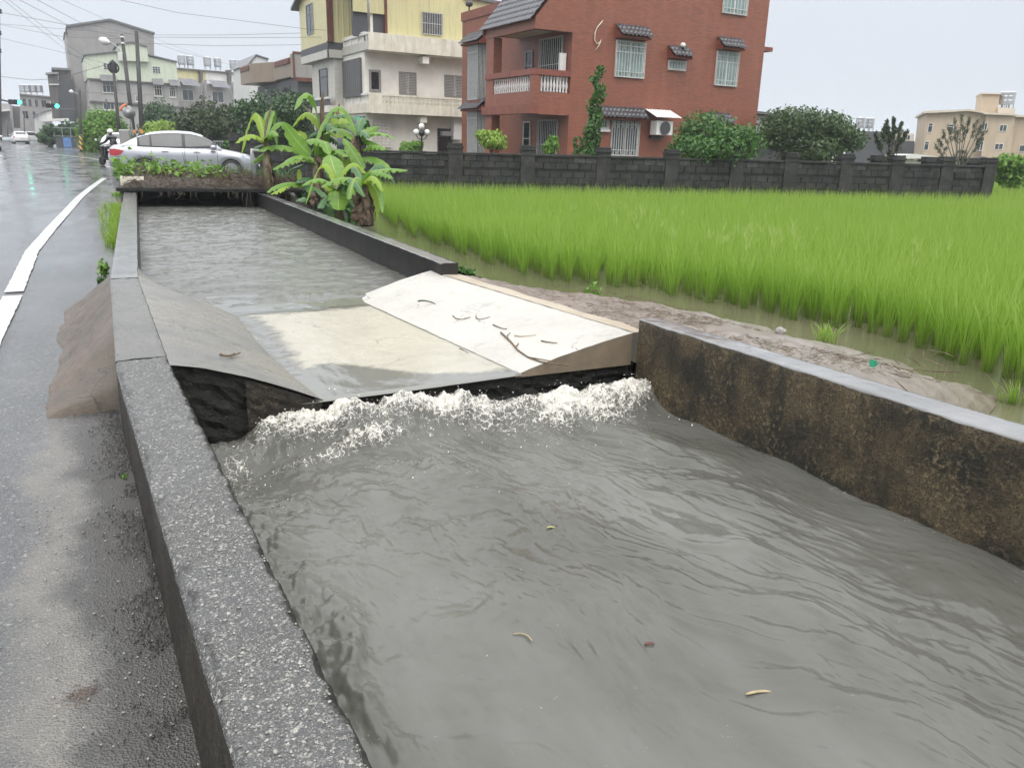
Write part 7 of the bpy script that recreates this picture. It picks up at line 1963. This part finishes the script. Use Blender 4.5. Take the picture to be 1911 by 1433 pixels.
floater('straw_stalk', 'pale curved stem drifting left of the reddish leaf', 'stem', 975, 1190, .075, .005, R_(-60), M['straw'], .02)
floater('floating_leaf', 'brown leaf close to the near wall edge', 'leaf', 488, 958, .035, .016, R_(0), M['vine'])
sticks('straw_debris', 'washed up straw and twigs strewn over the mud bank', 2600, lambda: (lambda y: (lambda u: (3.3 + u * 2.7, y, .225 - .565 * u ** 1.6))(min(.9, abs(rng.normal(.5, .3)))))(rng.choice([rng.uniform(2.9, 6.2), rng.normal(4.2, .5)])), .075, .0017, M['twig'], .25)
sticks('straw_debris', 'bits of dry grass fallen on the road beside the near wall', 34, lambda: (lambda p: (p[0] + rng.normal(0, .02), p[1] + rng.normal(0, .016), .008))(onz(150, 1300, 0)), .04, .0011, M['vine'], .1)
def on_mud(px, py):
    z = 0.0
    for _ in range(12):
        q = onz(px, py, z); u = min(1, max(0, (q[0] - 3.34) / 2.8)); z = .5 * z + .5 * (.215 - .565 * u ** 1.6)
    return np.array([q[0], q[1], z + .01])
p = on_mud(1455, 622); t = thing('snail_shell', 'pale rounded shell lying on the mud bank debris', 'shell', tuple(p)); ball((0, 0, .01), .04).obj('shell', M['stone'], t, smooth=True); ball((.035, -.01, .01), .022).obj('whorl', M['stone'], t, smooth=True)
sticks('straw_debris', 'driftwood twigs heaped at the near end of the mud bank', 22, lambda: (lambda p: (p[0] + rng.normal(0, .25), p[1] + rng.normal(0, .16), p[2] + .02 + abs(rng.normal(0, .04))))(on_mud(1680, 700)), .22, .0035, M['twig'], .35)
p = on_mud(1628, 688); rows = [[(p[0] - .03 + .012 * k, p[1] + .01 * math.sin(k * 2 + j), p[2] + .016 * j + .008 * math.cos(k)) for j in range(4)] for k in range(6)]
M['cellophane'] = sm('green_plastic_scrap', (.05, .42, .25), .3); tag(MB().grid(rows).obj('plastic_scrap', M['cellophane'], None, smooth=True), 'scrap of bright green plastic on the mud', 'litter')
p = onz(1125, 586, .1)
for k, (dx, dy, m) in enumerate(((0, 0, 'rust'), (.08, -.05, 'lf_yel'), (-.07, .04, 'vine'))):
    t = ball((p[0] + dx, p[1] + dy, .12), .035).obj('fruit', M[m], None, smooth=True)
    tag(t, ('rotting red fruit at the top edge of the slope', 'greenish fallen fruit beside the rotting red one', 'brown shrivelled fruit nearest the water by the slope edge')[k], 'fruit')
tag(MB().tube([atd(436, 697, 4.35), atd(436, 712, 4.35), atd(434, 735, 4.35)], [.004, .003, .002], 4).obj('dry_grass', M['lf_yel'], None), 'yellow grass stem hanging over the dark culvert face', 'stem')

# ------------------------------------------------------------------ rain haze
t = NT('rain_haze')
vol = t.n('ShaderNodeVolumePrincipled'); vol.inputs['Color'].default_value = (.86, .9, .96, 1); vol.inputs['Density'].default_value = .0007; vol.inputs['Anisotropy'].default_value = .2
t.l(vol.outputs[0], t.out.inputs['Volume'])
hz = MB().box(-1200, -60, -2.4, 3200, 2700, 36).obj('haze', t.m); tag(hz, 'thin rain haze hanging over the whole street and field', kind='stuff')
SC.cycles.volume_step_rate = 1.0; SC.cycles.volume_bounces = 1
